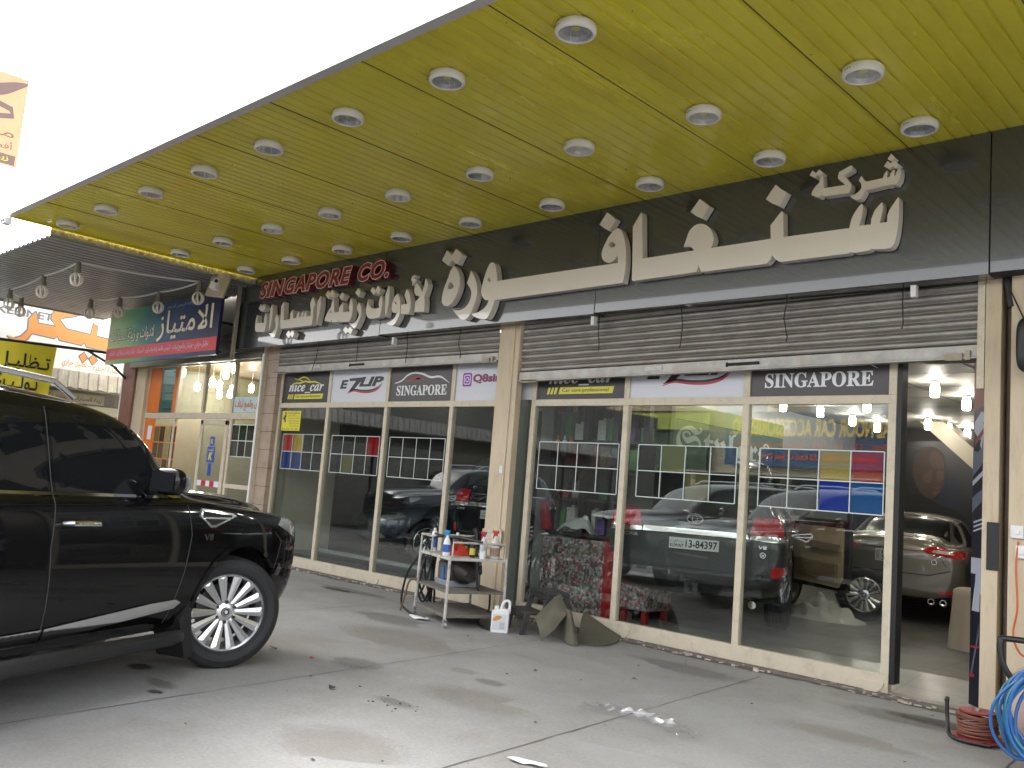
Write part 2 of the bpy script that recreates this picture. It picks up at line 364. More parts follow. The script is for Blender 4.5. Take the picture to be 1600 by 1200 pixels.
for k in range(45):
    x,y=rj.uniform(-8,-1.5),rj.uniform(2.6,7.7); s=rj.uniform(.004,.014)
    n=6; m.add([(x+s*rj.uniform(.5,1.2)*math.cos(6.28*i/n)*1.6,y+s*rj.uniform(.5,1.2)*math.sin(6.28*i/n),.006) for i in range(n)]+[(x,y,.006+s*.5)],[(i,(i+1)%n,n) for i in range(n)])
o=m.build('ground_litter',M['oil'],fixn=False); o['kind']='stuff'

# ------------------------------------------------------------------ the shop building
M['int_ceiling']=mat('ceiling_panels',(.36,.35,.32),.55,var=.05,vs=2)
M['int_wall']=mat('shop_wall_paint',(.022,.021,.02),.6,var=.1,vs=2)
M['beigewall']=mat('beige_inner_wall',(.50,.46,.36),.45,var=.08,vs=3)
M['greytile']=mat('grey_wall_tile',(.30,.31,.29),.3,var=.1,vs=4)
shop=thing('car_accessory_shop_building','cream pillared shop building under the yellow canopy with dark brown interior walls','building',(-7.6,8,0))
m=MB(); m.box(-13.2,4,8.06,18,3.26,3.34); m.build('ceiling',M['int_ceiling'],shop)
# dark seams of the panelled ceiling, 2 mm below it
m=MB()
for i in range(16): m.box(-13.1+i*1.1,-13.092+i*1.1,8.1,17.9,3.2555,3.2585)
for j in range(9): m.box(-13.1,3.9,8.9+j*1.1,8.908+j*1.1,3.2535,3.2552)
m.build('ceiling_seams',M['dark'],shop)
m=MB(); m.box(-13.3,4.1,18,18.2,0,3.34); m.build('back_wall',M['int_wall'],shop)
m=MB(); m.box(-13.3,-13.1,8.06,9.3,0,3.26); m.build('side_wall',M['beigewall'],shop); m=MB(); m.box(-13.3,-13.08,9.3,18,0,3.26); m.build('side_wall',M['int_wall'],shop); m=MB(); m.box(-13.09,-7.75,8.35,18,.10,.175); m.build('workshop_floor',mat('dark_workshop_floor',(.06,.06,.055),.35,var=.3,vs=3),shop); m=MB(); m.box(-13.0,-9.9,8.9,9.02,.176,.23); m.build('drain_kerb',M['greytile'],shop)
m=MB(); m.box(-7.74,-7.52,8.12,18,0,3.26); m.build('partition_wall',M['greytile'],shop)
m=MB(); m.box(-2.12,-1.95,8.12,18,0,3.26); m.build('partition_wall',M['greytile'],shop)
m=MB(); m.box(-13.4,4.1,7.86,8.06,3.62,7.0); m.box(-13.4,4.1,8.06,18.3,6.8,7.0); m.build('upper_wall',M['beigewall'],shop)
m=MB(); m.box(-7.80,-7.45,7.80,7.90,0,3.62); m.box(-7.72,-7.53,7.785,7.8,0,3.6)
m.build('pillar',M['pillar'],shop,bevel=.006)
m=MB(); m.box(-2.22,-2.10,7.80,8.1,0,3.6); m.build('pillar',M['pillar'],shop,bevel=.006)
m=MB(); m.box(-2.02,-1.87,7.76,8.1,0,3.6); m.build('pillar',M['pillar'],shop,bevel=.01)
m=MB(); m.box(-2.10,-2.02,7.95,8.1,0,3.6); m.build('pier_recess',M['dark'],shop)
m=MB(); m.cyl((-2.055,7.9,0),(-2.055,7.9,3.3),.028); m.build('drain_pipe',mat('rust_pipe',(.10,.07,.05),.6,var=.3),shop,smooth=True)
m=MB(); m.box(-13.34,-13.0,7.88,8.1,0,3.6)
for k in range(12): pass
m.build('pillar',M['tilewall'],shop,bevel=.004)
m=MB()
for k in range(11): m.box(-13.342,-12.998,7.878,7.95,.3*k+.295,.3*k+.301)
m.build('tile_joints',M['dark'],shop)
m=MB(); m.box(-2.18,-2.092,7.79,7.802,1.156,1.53); m.build('black_panel',M['black'],shop)
# threshold track in front of the glass
m=MB()
for k,(a,b) in enumerate(((7.86,7.89),(7.915,7.935),(7.955,7.965))): m.box(-13,-2.25,a,b,.001,.018)
m.build('door_track',mat('dirty_track',(.16,.13,.11),.7,var=.5,vs=12),shop)
m=MB(); m.box(-13,-2.25,7.84,7.99,.0,.005); m.build('threshold',M['joint'],shop)
m=MB(); rk=random.Random(17); vs=[]
for i in range(110):
    x=-13+10.75*i/109; vs+=[(x,7.80-.05*rk.random()-.03*math.sin(i*.31),.0035),(x,7.85,.0035)]
m.add(vs,[(2*i,2*i+2,2*i+3,2*i+1) for i in range(109)]); o=m.build('ground_dirt',M['joint'],fixn=False); struct(o)
m=MB()
for k in range(230):
    x=rk.uniform(-12.9,-2.3); y=rk.uniform(7.76,7.95); a=rk.uniform(.008,.03); m.box(x-a,x+a,y-a*.4,y+a*.4,.004,.022 if rk.random()<.5 else .012)
o=m.build('threshold_flakes',mat('paint_flakes',(.40,.36,.30),.7,var=.6,vs=3)); o['kind']='stuff'
# ------------------------------------------------------------------ canopy
can=thing('canopy','lime yellow ribbed canopy projecting over the forecourt','canopy',(-5,5.7,4.69))
X0,X1=-13.5,4.2; Y0,Y1=3.74,7.62; pit=.132
m=MB(); prof=[]; x=X0
while x<X1:
    prof+=[(x,4.69),(x+pit*.80,4.69),(x+pit*.86,4.703),(x+pit*.94,4.703)]; x+=pit
prof.append((x,4.69))
m.add([(px_,y,pz) for px_,pz in prof for y in (Y0,Y1)],[(2*i,2*i+1,2*i+3,2*i+2) for i in range(len(prof)-1)])
m.add([(X0,Y0,4.71),(X1,Y0,4.71),(X1,Y1,4.71),(X0,Y1,4.71)],[(0,1,2,3)])
m.build('soffit',M['yellow'],can,fixn=False)
m=MB()
for xs in (-12.3,-10.95,-9.6,-8.25,-6.9,-5.57,-4.18,-2.8,-1.45,-.1,1.25,2.6): m.box(xs-.003,xs+.003,Y0,Y1,4.686,4.70)
m.build('soffit_joint',M['dark'],can)
m=MB(); m.box(X0-.02,X1,Y0-.04,Y0,4.672,4.715); m.box(X0-.02,X1,Y0-.0,Y0+.05,4.672,4.689); m.build('edge_trim',M['trim'],can)
m=MB(); m.box(X0-.03,X0,Y0,Y1,4.66,4.73); m.build('end_trim',M['yellow'],can)
m=MB(); m.box(X0-.02,X1,Y0-.04,7.9,4.716,4.74); m.build('roof_deck',M['corr'],can)
m=MB(); rs=random.Random(5)
for k in range(60):
    x=X0+.1+rs.random()*13; y=Y0+.1+rs.random()*3.7; m.cyl((x,y,4.685),(x,y,4.70),.0045,n=6)
o=m.build('screws',M['dark'],can); o['kind']='stuff'
# ------------------------------------------------------------------ round downlights
M['lampring']=mat('lamp_ring',(.74,.73,.70),.35,var=.05)
M['reflector']=mat('lamp_reflector',(.50,.51,.53),.3,metal=.4,var=.35,vs=30)
M['led']=mat('led_chip',(.75,.72,.18),.4)
def downlight():
    t=thing('downlight','x','ceiling light',(0,0,4.69))
    m=MB(); m.lathe([(.122,0),(.122,-.012),(.138,-.012),(.144,-.022),(.144,-.062),(.138,-.072),(.122,-.075),(.118,-.070)],n=40); m.build('housing',M['lampring'],t,smooth=True,local=True,sharp=50)
    m=MB(); m.lathe([(.118,-.070),(.098,-.038),(.05,-.026),(0,-.026)],n=32)
    m.build('reflector',M['reflector'],t,smooth=True,local=True)
    m=MB(); m.lathe([(0,-.032),(.03,-.032),(.03,-.026)],n=20); m.build('led_chip',M['led'],t,local=True)
    m=MB()
    for k in range(3): 
        a=R(238+8*k); m.box(.1445*math.cos(a)-.004,.1445*math.cos(a)+.004,.1425*math.sin(a)-.002,.1425*math.sin(a)+.002,-.048,-.040)
    m.build('vent_holes',M['dark'],t,local=True)
    m=MB(); m.lathe([(0,-.066),(.117,-.066),(.117,-.068),(0,-.068)],n=32); m.build('lens',M['lensglass'],t,local=True)
    return t
dl=downlight(); first=True
ordn=['leftmost','second from the left','third from the left','fourth from the left','fifth from the left','sixth from the left','seventh from the left','eighth from the left','ninth from the left','tenth from the left']
for row,y,n in (('row along the canopy front edge',4.35,9),('middle row of the canopy',6.0,9),('row beside the dark sign board',7.13,9)):
    for k in range(n):
        o=dl if first else copy_tree(dl); first=False
        o.location=(-13.05+1.313*k,y,4.69); o['label']='white round downlight, %s in the %s'%(ordn[k],row); o['group']='round downlights in the yellow canopy'
# ------------------------------------------------------------------ main sign
GLYPHS={
 'main':[
  [[(-8.602,4.497),(-8.497,4.420),(-8.426,4.498),(-8.304,4.403),(-8.379,4.284),(-8.483,4.349),(-8.552,4.288),(-8.682,4.370)]],
  [[(-8.443,4.275),(-8.405,4.248),(-8.375,4.215),(-8.342,4.169),(-8.318,4.125),(-8.307,4.081),(-8.303,4.039),(-8.304,3.998),(-8.312,3.957),(-8.327,3.911),(-8.350,3.866),(-8.377,3.825),(-8.411,3.788),(-8.446,3.765),(-8.482,3.752),(-8.512,3.748),(-8.544,3.752),(-8.571,3.765),(-8.591,3.783),(-8.608,3.805),(-8.615,3.827),(-8.616,3.870),(-8.611,3.912),(-8.598,3.969),(-8.579,4.025),(-8.555,4.076),(-8.531,4.126),(-8.516,4.167),(-8.503,4.208)],
   [(-8.488,4.069),(-8.464,4.058),(-8.444,4.043),(-8.423,4.020),(-8.412,3.998),(-8.427,3.973),(-8.479,3.965),(-8.507,3.976),(-8.521,3.993),(-8.523,4.020),(-8.515,4.040)]],
  [[(-8.107,4.171),(-8.077,4.140),(-8.051,4.106),(-8.021,4.056),(-7.996,4.008),(-7.977,3.960),(-7.966,3.913),(-7.963,3.866),(-7.969,3.821),(-7.980,3.771),(-8.000,3.722),(-8.021,3.668),(-8.049,3.614),(-8.092,3.571),(-8.142,3.541),(-8.172,3.543),(-8.202,3.552),(-8.241,3.571),(-8.282,3.598),(-8.320,3.627),(-8.357,3.661),(-8.395,3.698),(-8.363,3.685),(-8.329,3.677),(-8.291,3.671),(-8.254,3.671),(-8.211,3.680),(-8.168,3.695),(-8.132,3.720),(-8.102,3.751),(-8.082,3.785),(-8.071,3.820),(-8.067,3.856),(-8.068,3.887),(-8.084,3.921),(-8.105,3.952),(-8.134,3.984),(-8.164,4.015),(-8.151,4.049),(-8.136,4.084)]],
  [[(-7.621,3.987),(-7.637,4.061),(-7.665,4.154),(-7.679,4.188),(-7.695,4.213),(-7.718,4.228),(-7.739,4.234),(-7.760,4.230),(-7.780,4.218),(-7.801,4.188),(-7.821,4.152),(-7.837,4.110),(-7.853,4.064),(-7.866,4.020),(-7.878,3.975),(-7.887,3.935),(-7.892,3.895),(-7.887,3.862),(-7.875,3.833),(-7.858,3.809),(-7.842,3.789),(-7.817,3.772),(-7.789,3.762),(-7.744,3.760),(-7.755,3.731),(-7.768,3.702),(-7.796,3.674),(-7.833,3.652),(-7.876,3.634),(-7.928,3.619),(-7.981,3.612),(-8.041,3.608),(-7.979,3.568),(-7.897,3.541),(-7.818,3.527),(-7.762,3.526),(-7.728,3.557),(-7.700,3.597),(-7.678,3.640),(-7.662,3.683),(-7.642,3.751),(-7.567,3.749),(-5.713,3.767),(-5.702,3.817),(-5.694,3.876),(-5.689,3.935),(-5.689,3.995),(-5.692,4.055),(-5.698,4.116),(-5.707,4.173),(-5.723,4.230),(-5.739,4.280),(-5.758,4.321),(-5.775,4.350),(-5.794,4.372),(-5.816,4.383),(-5.838,4.386),(-5.863,4.379),(-5.886,4.364),(-5.918,4.336),(-5.949,4.302),(-5.974,4.259),(-5.998,4.216),(-6.017,4.173),(-6.028,4.128),(-6.023,4.094),(-6.010,4.064),(-5.992,4.044),(-5.970,4.029),(-5.948,4.018),(-5.925,4.013),(-5.896,4.014),(-5.870,4.022),(-5.847,4.035),(-5.824,4.057),(-5.806,4.090),(-5.796,4.043),(-5.794,3.996)],
   [(-7.769,4.045),(-7.753,4.029),(-7.740,4.009),(-7.735,3.991),(-7.754,3.987),(-7.775,3.995),(-7.798,4.016),(-7.787,4.032)],
   [(-5.894,4.240),(-5.869,4.230),(-5.851,4.212),(-5.847,4.194),(-5.861,4.181),(-5.885,4.178),(-5.912,4.187),(-5.931,4.203),(-5.936,4.220),(-5.925,4.235)]],
  [[(-5.989,4.591),(-5.928,4.547),(-5.866,4.494),(-5.904,4.432),(-5.946,4.373),(-6.015,4.414),(-6.085,4.466),(-6.037,4.528)]],
  [[(-5.527,4.518),(-5.513,4.490),(-5.472,4.004),(-4.846,4.010),(-4.867,4.042),(-4.888,4.054),(-4.914,4.061),(-4.970,4.061),(-4.954,4.107),(-4.937,4.157),(-4.928,4.188),(-4.913,4.219),(-4.886,4.248),(-4.854,4.270),(-4.819,4.280),(-4.782,4.279),(-4.749,4.271),(-4.720,4.257),(-4.688,4.232),(-4.662,4.202),(-4.643,4.169),(-4.630,4.134),(-4.624,4.108),(-4.624,4.084),(-4.629,4.061),(-4.641,4.037),(-4.653,4.011),(-4.005,4.016),(-4.006,4.016),(-4.016,4.147),(-3.964,4.206),(-3.908,4.270),(-3.897,4.258),(-3.891,4.241),(-3.878,4.015),(-3.253,4.009),(-3.248,4.047),(-3.232,4.103),(-3.216,4.134),(-3.196,4.165),(-3.174,4.193),(-3.151,4.216),(-3.143,4.203),(-3.138,4.185),(-3.139,4.156),(-3.143,4.128),(-3.153,4.071),(-3.165,4.017),(-3.064,4.012),(-3.061,4.057),(-3.050,4.094),(-3.036,4.130),(-3.008,4.165),(-2.974,4.201),(-2.968,4.181),(-2.965,4.156),(-2.968,4.123),(-2.972,4.091),(-2.988,4.015),(-2.924,4.015),(-2.924,4.074),(-2.908,4.119),(-2.873,4.170),(-2.837,4.223),(-2.831,4.210),(-2.829,4.191),(-2.827,4.143),(-2.826,4.096),(-2.827,4.028),(-2.832,3.965),(-2.836,3.912),(-2.845,3.864),(-2.851,3.833),(-2.863,3.811),(-2.876,3.792),(-2.893,3.782),(-2.915,3.778),(-2.943,3.778),(-3.025,3.787),(-3.041,3.791),(-3.055,3.798),(-3.065,3.788),(-3.080,3.783),(-3.117,3.779),(-3.155,3.778),(-3.183,3.777),(-3.211,3.780),(-3.235,3.791),(-3.254,3.778),(-3.895,3.780),(-3.912,3.784),(-3.928,3.795),(-3.956,3.818),(-3.983,3.856),(-3.996,3.823),(-4.015,3.800),(-4.036,3.787),(-4.033,3.779),(-4.750,3.778),(-4.764,3.817),(-4.781,3.858),(-4.795,3.783),(-5.570,3.773),(-5.586,3.777),(-5.592,3.791),(-5.604,4.049),(-5.625,4.374),(-5.578,4.445)]],
  [[(-4.810,4.544),(-4.693,4.446),(-4.733,4.384),(-4.771,4.330),(-4.840,4.368),(-4.911,4.422)]],
  [[(-3.981,4.541),(-3.924,4.486),(-3.863,4.444),(-3.897,4.380),(-3.932,4.321),(-4.004,4.357),(-4.076,4.413),(-4.032,4.477)]],
 ],
 'company':[
  [[(-2.907,4.622),(-2.876,4.584),(-2.901,4.551),(-2.937,4.580)]],
  [[(-2.937,4.563),(-2.908,4.536),(-2.876,4.555),(-2.840,4.515),(-2.863,4.479),(-2.894,4.508),(-2.914,4.482),(-2.967,4.521)]],
  [[(-2.829,4.484),(-2.823,4.459),(-2.822,4.430),(-2.830,4.375),(-2.856,4.337),(-2.878,4.339),(-2.901,4.347),(-2.914,4.340),(-2.933,4.340),(-2.946,4.344),(-2.965,4.343),(-3.089,4.333),(-3.127,4.336),(-3.133,4.315),(-3.144,4.293),(-3.162,4.266),(-3.181,4.258),(-3.200,4.258),(-3.221,4.267),(-3.239,4.280),(-3.264,4.308),(-3.240,4.307),(-3.221,4.311),(-3.200,4.318),(-3.183,4.329),(-3.168,4.343),(-3.160,4.359),(-3.158,4.378),(-3.162,4.398),(-3.171,4.415),(-3.184,4.431),(-3.174,4.452),(-3.161,4.471),(-3.147,4.447),(-3.134,4.425),(-3.115,4.409),(-2.971,4.416),(-2.968,4.435),(-2.963,4.448),(-2.953,4.464),(-2.939,4.479),(-2.934,4.447),(-2.937,4.414),(-2.912,4.417),(-2.910,4.435),(-2.904,4.451),(-2.891,4.465),(-2.878,4.475),(-2.874,4.447),(-2.879,4.419),(-2.864,4.422),(-2.861,4.440),(-2.855,4.456)]],
  [[(-3.255,4.588),(-3.244,4.566),(-3.246,4.542),(-3.286,4.525),(-3.323,4.510),(-3.289,4.466),(-3.251,4.414),(-3.250,4.390),(-3.253,4.366),(-3.268,4.334),(-3.496,4.342),(-3.512,4.350),(-3.525,4.371),(-3.531,4.352),(-3.541,4.342),(-3.562,4.345),(-3.583,4.356),(-3.621,4.376),(-3.618,4.397),(-3.609,4.419),(-3.595,4.437),(-3.580,4.454),(-3.547,4.484),(-3.548,4.514),(-3.519,4.547),(-3.512,4.487),(-3.506,4.419),(-3.306,4.415),(-3.342,4.451),(-3.375,4.487),(-3.374,4.519),(-3.367,4.545),(-3.312,4.567)],
   [(-3.540,4.446),(-3.530,4.428),(-3.552,4.431)]],
  [[(-3.619,4.609),(-3.585,4.577),(-3.554,4.607),(-3.515,4.567),(-3.541,4.531),(-3.573,4.562),(-3.590,4.532),(-3.646,4.568)]],
 ],
 'line':[
  [[(-13.199,3.991),(-13.171,3.913),(-13.152,3.851),(-12.959,3.843),(-12.964,3.918),(-12.952,3.967),(-12.934,4.007),(-12.908,3.968),(-12.889,3.912),(-12.882,3.862),(-12.881,3.822),(-12.890,3.758),(-12.902,3.704),(-12.946,3.692),(-13.153,3.705),(-13.185,3.715),(-13.202,3.734),(-13.217,3.775),(-13.221,3.811),(-13.222,3.897)]],
  [[(-13.120,4.166),(-13.057,4.108),(-13.016,4.162),(-12.953,4.097),(-13.009,4.036),(-13.059,4.081),(-13.090,4.043),(-13.171,4.100)]],
  [[(-12.763,4.131),(-12.738,4.059),(-12.721,3.979),(-12.725,3.900),(-12.736,3.822),(-12.771,3.686),(-12.779,3.775),(-12.797,3.945),(-12.811,4.055)]],
  [[(-12.593,3.954),(-12.550,3.912),(-12.522,3.865),(-12.513,3.821),(-12.513,3.777),(-12.537,3.681),(-12.582,3.596),(-12.606,3.581),(-12.632,3.577),(-12.671,3.593),(-12.712,3.618),(-12.776,3.667),(-12.726,3.659),(-12.685,3.663),(-12.649,3.676),(-12.620,3.696),(-12.595,3.729),(-12.580,3.762),(-12.600,3.822),(-12.630,3.873),(-12.615,3.916)]],
  [[(-12.419,4.145),(-12.368,3.844),(-12.188,3.851),(-12.197,3.938),(-12.139,3.993),(-12.095,3.853),(-12.003,3.854),(-11.997,3.913),(-11.955,3.957),(-11.941,3.908),(-11.945,3.861),(-11.878,3.856),(-11.872,3.912),(-11.847,3.956),(-11.830,3.909),(-11.832,3.859),(-11.792,3.856),(-11.780,3.905),(-11.756,3.950),(-11.743,3.902),(-11.738,3.857),(-11.612,3.853),(-11.623,3.930),(-11.661,4.056),(-11.614,4.150),(-11.522,4.044),(-11.555,3.962),(-11.551,3.850),(-11.559,3.720),(-11.581,3.708),(-11.767,3.707),(-11.874,3.706),(-11.999,3.705),(-12.160,3.705),(-12.174,3.734),(-12.182,3.706),(-12.428,3.708),(-12.456,3.802),(-12.485,4.078)]],
  [[(-12.187,3.668),(-12.135,3.622),(-12.094,3.672),(-12.019,3.614),(-12.059,3.536),(-12.111,3.585),(-12.162,3.542),(-12.255,3.605)]],
  [[(-11.405,4.143),(-11.384,4.087),(-11.377,4.031),(-11.378,3.952),(-11.388,3.875),(-11.428,3.702),(-11.452,3.880),(-11.469,4.058)]],
  [[(-11.052,4.101),(-11.004,3.860),(-10.885,3.857),(-10.885,3.899),(-10.883,3.931),(-10.805,3.998),(-10.787,3.923),(-10.780,3.848),(-10.621,3.847),(-10.649,3.900),(-10.645,3.933),(-10.633,3.995),(-10.614,4.044),(-10.585,4.005),(-10.567,3.961),(-10.550,3.903),(-10.548,3.847),(-10.553,3.791),(-10.567,3.742),(-10.605,3.694),(-10.836,3.705),(-10.867,3.753),(-10.878,3.706),(-11.022,3.713),(-11.050,3.760),(-11.072,3.722),(-11.152,3.736),(-11.224,3.750),(-11.221,3.790),(-11.206,3.818),(-11.176,3.868),(-11.136,3.917),(-11.094,3.954),(-11.087,4.029)],
   [(-11.084,3.901),(-11.067,3.865),(-11.113,3.865)]],
  [[(-10.850,4.151),(-10.776,4.104),(-10.839,4.030),(-10.915,4.088)]],
  [[(-11.218,4.215),(-11.155,4.168),(-11.115,4.220),(-11.036,4.157),(-11.099,4.093),(-11.160,4.145),(-11.195,4.085),(-11.276,4.156)]],
  [[(-10.418,3.964),(-10.375,3.922),(-10.344,3.875),(-10.333,3.818),(-10.335,3.763),(-10.355,3.709),(-10.389,3.656),(-10.415,3.614),(-10.450,3.585),(-10.487,3.592),(-10.518,3.610),(-10.563,3.644),(-10.611,3.678),(-10.563,3.665),(-10.517,3.660),(-10.469,3.670),(-10.431,3.693),(-10.399,3.729),(-10.380,3.767),(-10.401,3.818),(-10.452,3.872),(-10.440,3.922)]],
  [[(-10.465,4.176),(-10.388,4.112),(-10.435,4.044),(-10.524,4.114)]],
  [[(-10.669,3.633),(-10.610,3.582),(-10.565,3.619),(-10.492,3.564),(-10.545,3.500),(-10.609,3.551),(-10.658,3.518),(-10.734,3.579)]],
  [[(-10.195,3.995),(-10.181,3.944),(-10.171,3.904),(-10.130,3.866),(-10.083,3.846),(-9.999,3.841),(-9.919,3.845),(-9.943,3.896),(-9.942,3.939),(-9.913,4.024),(-9.886,3.983),(-9.871,3.944),(-9.863,3.889),(-9.867,3.835),(-9.877,3.771),(-9.898,3.708),(-10.008,3.697),(-10.113,3.700),(-10.150,3.714),(-10.179,3.735),(-10.207,3.773),(-10.218,3.809),(-10.222,3.859),(-10.216,3.908)]],
  [[(-10.116,4.161),(-10.046,4.104),(-10.004,4.169),(-9.932,4.112),(-9.984,4.041),(-10.037,4.084),(-10.079,4.039),(-10.165,4.108)]],
  [[(-9.762,4.144),(-9.739,4.094),(-9.729,4.039),(-9.722,3.957),(-9.721,3.877),(-9.761,3.696),(-9.786,3.829),(-9.814,4.014)]],
  [[(-9.551,4.013),(-9.515,3.980),(-9.491,3.942),(-9.471,3.893),(-9.461,3.844),(-9.455,3.780),(-9.458,3.717),(-9.483,3.661),(-9.523,3.606),(-9.549,3.581),(-9.583,3.568),(-9.616,3.568),(-9.651,3.578),(-9.691,3.592),(-9.731,3.610),(-9.677,3.617),(-9.626,3.635),(-9.585,3.656),(-9.551,3.682),(-9.527,3.720),(-9.513,3.776),(-9.529,3.752),(-9.559,3.738),(-9.585,3.744),(-9.612,3.756),(-9.632,3.782),(-9.646,3.817),(-9.642,3.870),(-9.628,3.922),(-9.595,3.975)],
   [(-9.568,3.906),(-9.548,3.883),(-9.548,3.862),(-9.579,3.870),(-9.585,3.889)]],
  [[(-9.355,4.058),(-9.317,4.021),(-9.287,3.976),(-9.263,3.921),(-9.248,3.868),(-9.243,3.826),(-9.243,3.784),(-9.263,3.702),(-9.434,3.715),(-9.439,3.784),(-9.437,3.847),(-9.316,3.847),(-9.348,3.903),(-9.389,3.964),(-9.375,4.011)]],
  [[(-9.166,4.130),(-9.117,4.092),(-9.077,4.050),(-9.044,4.013),(-9.018,3.980),(-8.995,4.073),(-8.977,4.164),(-8.944,4.124),(-8.919,4.075),(-8.943,3.993),(-8.973,3.916),(-8.954,3.832),(-8.950,3.760),(-8.952,3.709),(-9.148,3.719),(-9.150,3.792),(-9.152,3.859),(-9.104,3.888),(-9.067,3.919),(-9.108,3.941),(-9.148,3.942),(-9.186,3.993),(-9.194,4.025),(-9.188,4.082)]],
  [[(-9.222,4.242),(-9.192,4.220),(-9.224,4.200),(-9.195,4.174),(-9.151,4.155),(-9.248,4.093),(-9.255,4.118),(-9.250,4.138),(-9.276,4.169),(-9.278,4.194),(-9.258,4.220)]],
 ],
}

sign=thing('shop_sign','dark grey sign board with raised cream Arabic lettering above the shop windows','sign',(-8,7.6,3.47))
for a,b in ((-14.0,-10.012),(-10.004,-6.164),(-6.156,-2.148),(-2.138,1.9)):
    m=MB(); m.box(a,b,7.6,7.80,3.47+.012*(a+14)/4,4.69); m.build('sign_panel',M['fascia'],sign,bevel=.004)
m=MB(); m.box(-13.98,1.9,7.62,7.86,3.50,4.68); m.build('sign_frame',M['dark'],sign)
fn=lambda a,b,d:Vector((a,7.6-d,b))
for word,nm in (('main','lettering'),('company','lettering'),('line','lettering')):
    for loops in GLYPHS[word]:
        m=MB(); m.poly(loops,fn,.012,.105); m.build(nm,M['letters'],sign,smooth=True,sharp=30)
f1=lambda a,b,d:Vector((a,7.6-d,b))
for s,rect in (('SINGAPORE',(-13.21,4.258,-10.66,4.545)),('CO.',(-10.52,4.258,-9.79,4.545))):
    m=MB(); letters(m,s,rect,f1,.05,shear=.25,bold=.075,ext=.09,sp=1.16); m.build('red_lettering',M['redside'],sign)
    m=MB(); letters(m,s,rect,f1,.0975,shear=.25,bold=.075,ext=.003,sp=1.16); m.build('lettering_rim',M['pink'],sign)
    ex=.05*(rect[3]-rect[1]); r2=(rect[0]+ex,rect[1]+ex,rect[2]-ex,rect[3]-ex)
    m=MB(); letters(m,s,r2,f1,.1015,shear=.25,bold=.03,ext=.003,sp=1.16); m.build('red_face',M['redface'],sign)
# ------------------------------------------------------------------ storefront glazing
def film(name,c,a=0):
    m=glass_mat(name,c,1.5)
    if a:      # half opaque coloured foil
        n=m.node_tree; L=n.links; out=n.nodes['Material Output']; src=out.inputs['Surface'].links[0].from_socket
        d=n.nodes.new('ShaderNodeBsdfDiffuse'); d.inputs[0].default_value=c4(tuple(min(.6,q) for q in c)); x=n.nodes.new('ShaderNodeMixShader'); x.inputs[0].default_value=a
        L.new(src,x.inputs[1]); L.new(d.outputs[0],x.inputs[2]); L.new(x.outputs[0],out.inputs['Surface'])
    return m
FM={'d':film('film_dark',(.50,.51,.52)),'k':film('film_black',(.33,.34,.35)),'r':film('film_red',(.36,.008,.012),.8),'g':film('film_gold',(.50,.35,.06),.75),'b':film('film_blue',(.015,.06,.55),.6),'t':film('film_teal',(.01,.16,.52),.6),'o':film('film_olive',(.26,.22,.09),.5),'c':film('film_clear',(.85,.88,.80))}
M['fr']=mat('opaque_red_film',(.45,.02,.03),.25,var=.3,vs=5); M['fg']=mat('opaque_gold_film',(.50,.34,.04),.22,var=.35,vs=6); M['fb']=mat('opaque_blue_film',(.010,.035,.20),.2)
M['line']=mat('film_divider_tape',(.62,.68,.66),.4)
SHEET={'a':'RGkkBBkk','b':'kkkrkokk','c':'kkkkkkkk','d':'dddddddd','e':'kokkkkod','f':'kkgrkkbt'}
def film_grid(key,x0,x1,z0,z1,pane,y=8.0065,nx=4):
    mats=[M['line']]; idx={}
    m=MB(); m.cur=0; t=.009; d=.0
    cw=(x1-x0)/nx; chh=(z1-z0)/2
    for i in range(nx+1): m.box(x0+i*cw-t/2,x0+i*cw+t/2,7.991,7.9945,z0,z1)
    for j in range(3):
        for i in range(nx): m.box(x0+i*cw+t/2,x0+(i+1)*cw-t/2,7.991,7.9945,z0+j*chh-t/2,z0+j*chh+t/2)
    for k,c in enumerate(SHEET[key]):
        mm={'R':M['fr'],'G':M['fg'],'B':M['fb']}.get(c) or FM[c]
        if c not in idx: idx[c]=len(mats); mats.append(mm)
        m.cur=idx[c]; i=k%nx; j=1-k//nx
        m.box(x0+i*cw+t/2+.0015,x0+(i+1)*cw-t/2-.0015,y,y+.001,z0+j*chh+t/2+.0015,z0+(j+1)*chh-t/2-.0015)
    m.build('film_samples',mats,pane)
M['signblack']=mat('printed_black',(.035,.032,.034),.4); M['signwhite']=mat('printed_white',(.62,.63,.68),.4); M['signgrey']=mat('printed_grey',(.07,.06,.062),.4)
M['prYellow']=mat('print_yellow',(.68,.62,.05),.45); M['prWhite']=mat('print_white',(.72,.73,.75),.45); M['prRed']=mat('print_red',(.50,.02,.04),.45); M['prDark']=mat('print_dark',(.03,.03,.035),.45); M['prPlum']=mat('print_plum',(.22,.03,.10),.45)
def curve_band(pts,wd,n=10):
    """smooth band through pts with half widths wd -> loop"""
    P=[Vector((a,b)) for a,b in pts]; out=[];W=[]
    for i in range(len(P)-1):
        p0=P[max(i-1,0)];p1=P[i];p2=P[i+1];p3=P[min(i+2,len(P)-1)]
        for k in range(n):
            t=k/n; out.append(.5*((2*p1)+(p2-p0)*t+(2*p0-5*p1+4*p2-p3)*t*t+(3*p1-p0-3*p2+p3)*t**3)); W.append(wd[i]+(wd[i+1]-wd[i])*t)
    out.append(P[-1]);W.append(wd[-1]); L=[];Rr=[]
    for i,p in enumerate(out):
        t=(out[min(i+1,len(out)-1)]-out[max(i-1,0)]).normalized(); nn=Vector((-t.y,t.x))
        L.append(tuple(p+nn*W[i])); Rr.append(tuple(p-nn*W[i]))
    return L+Rr[::-1]
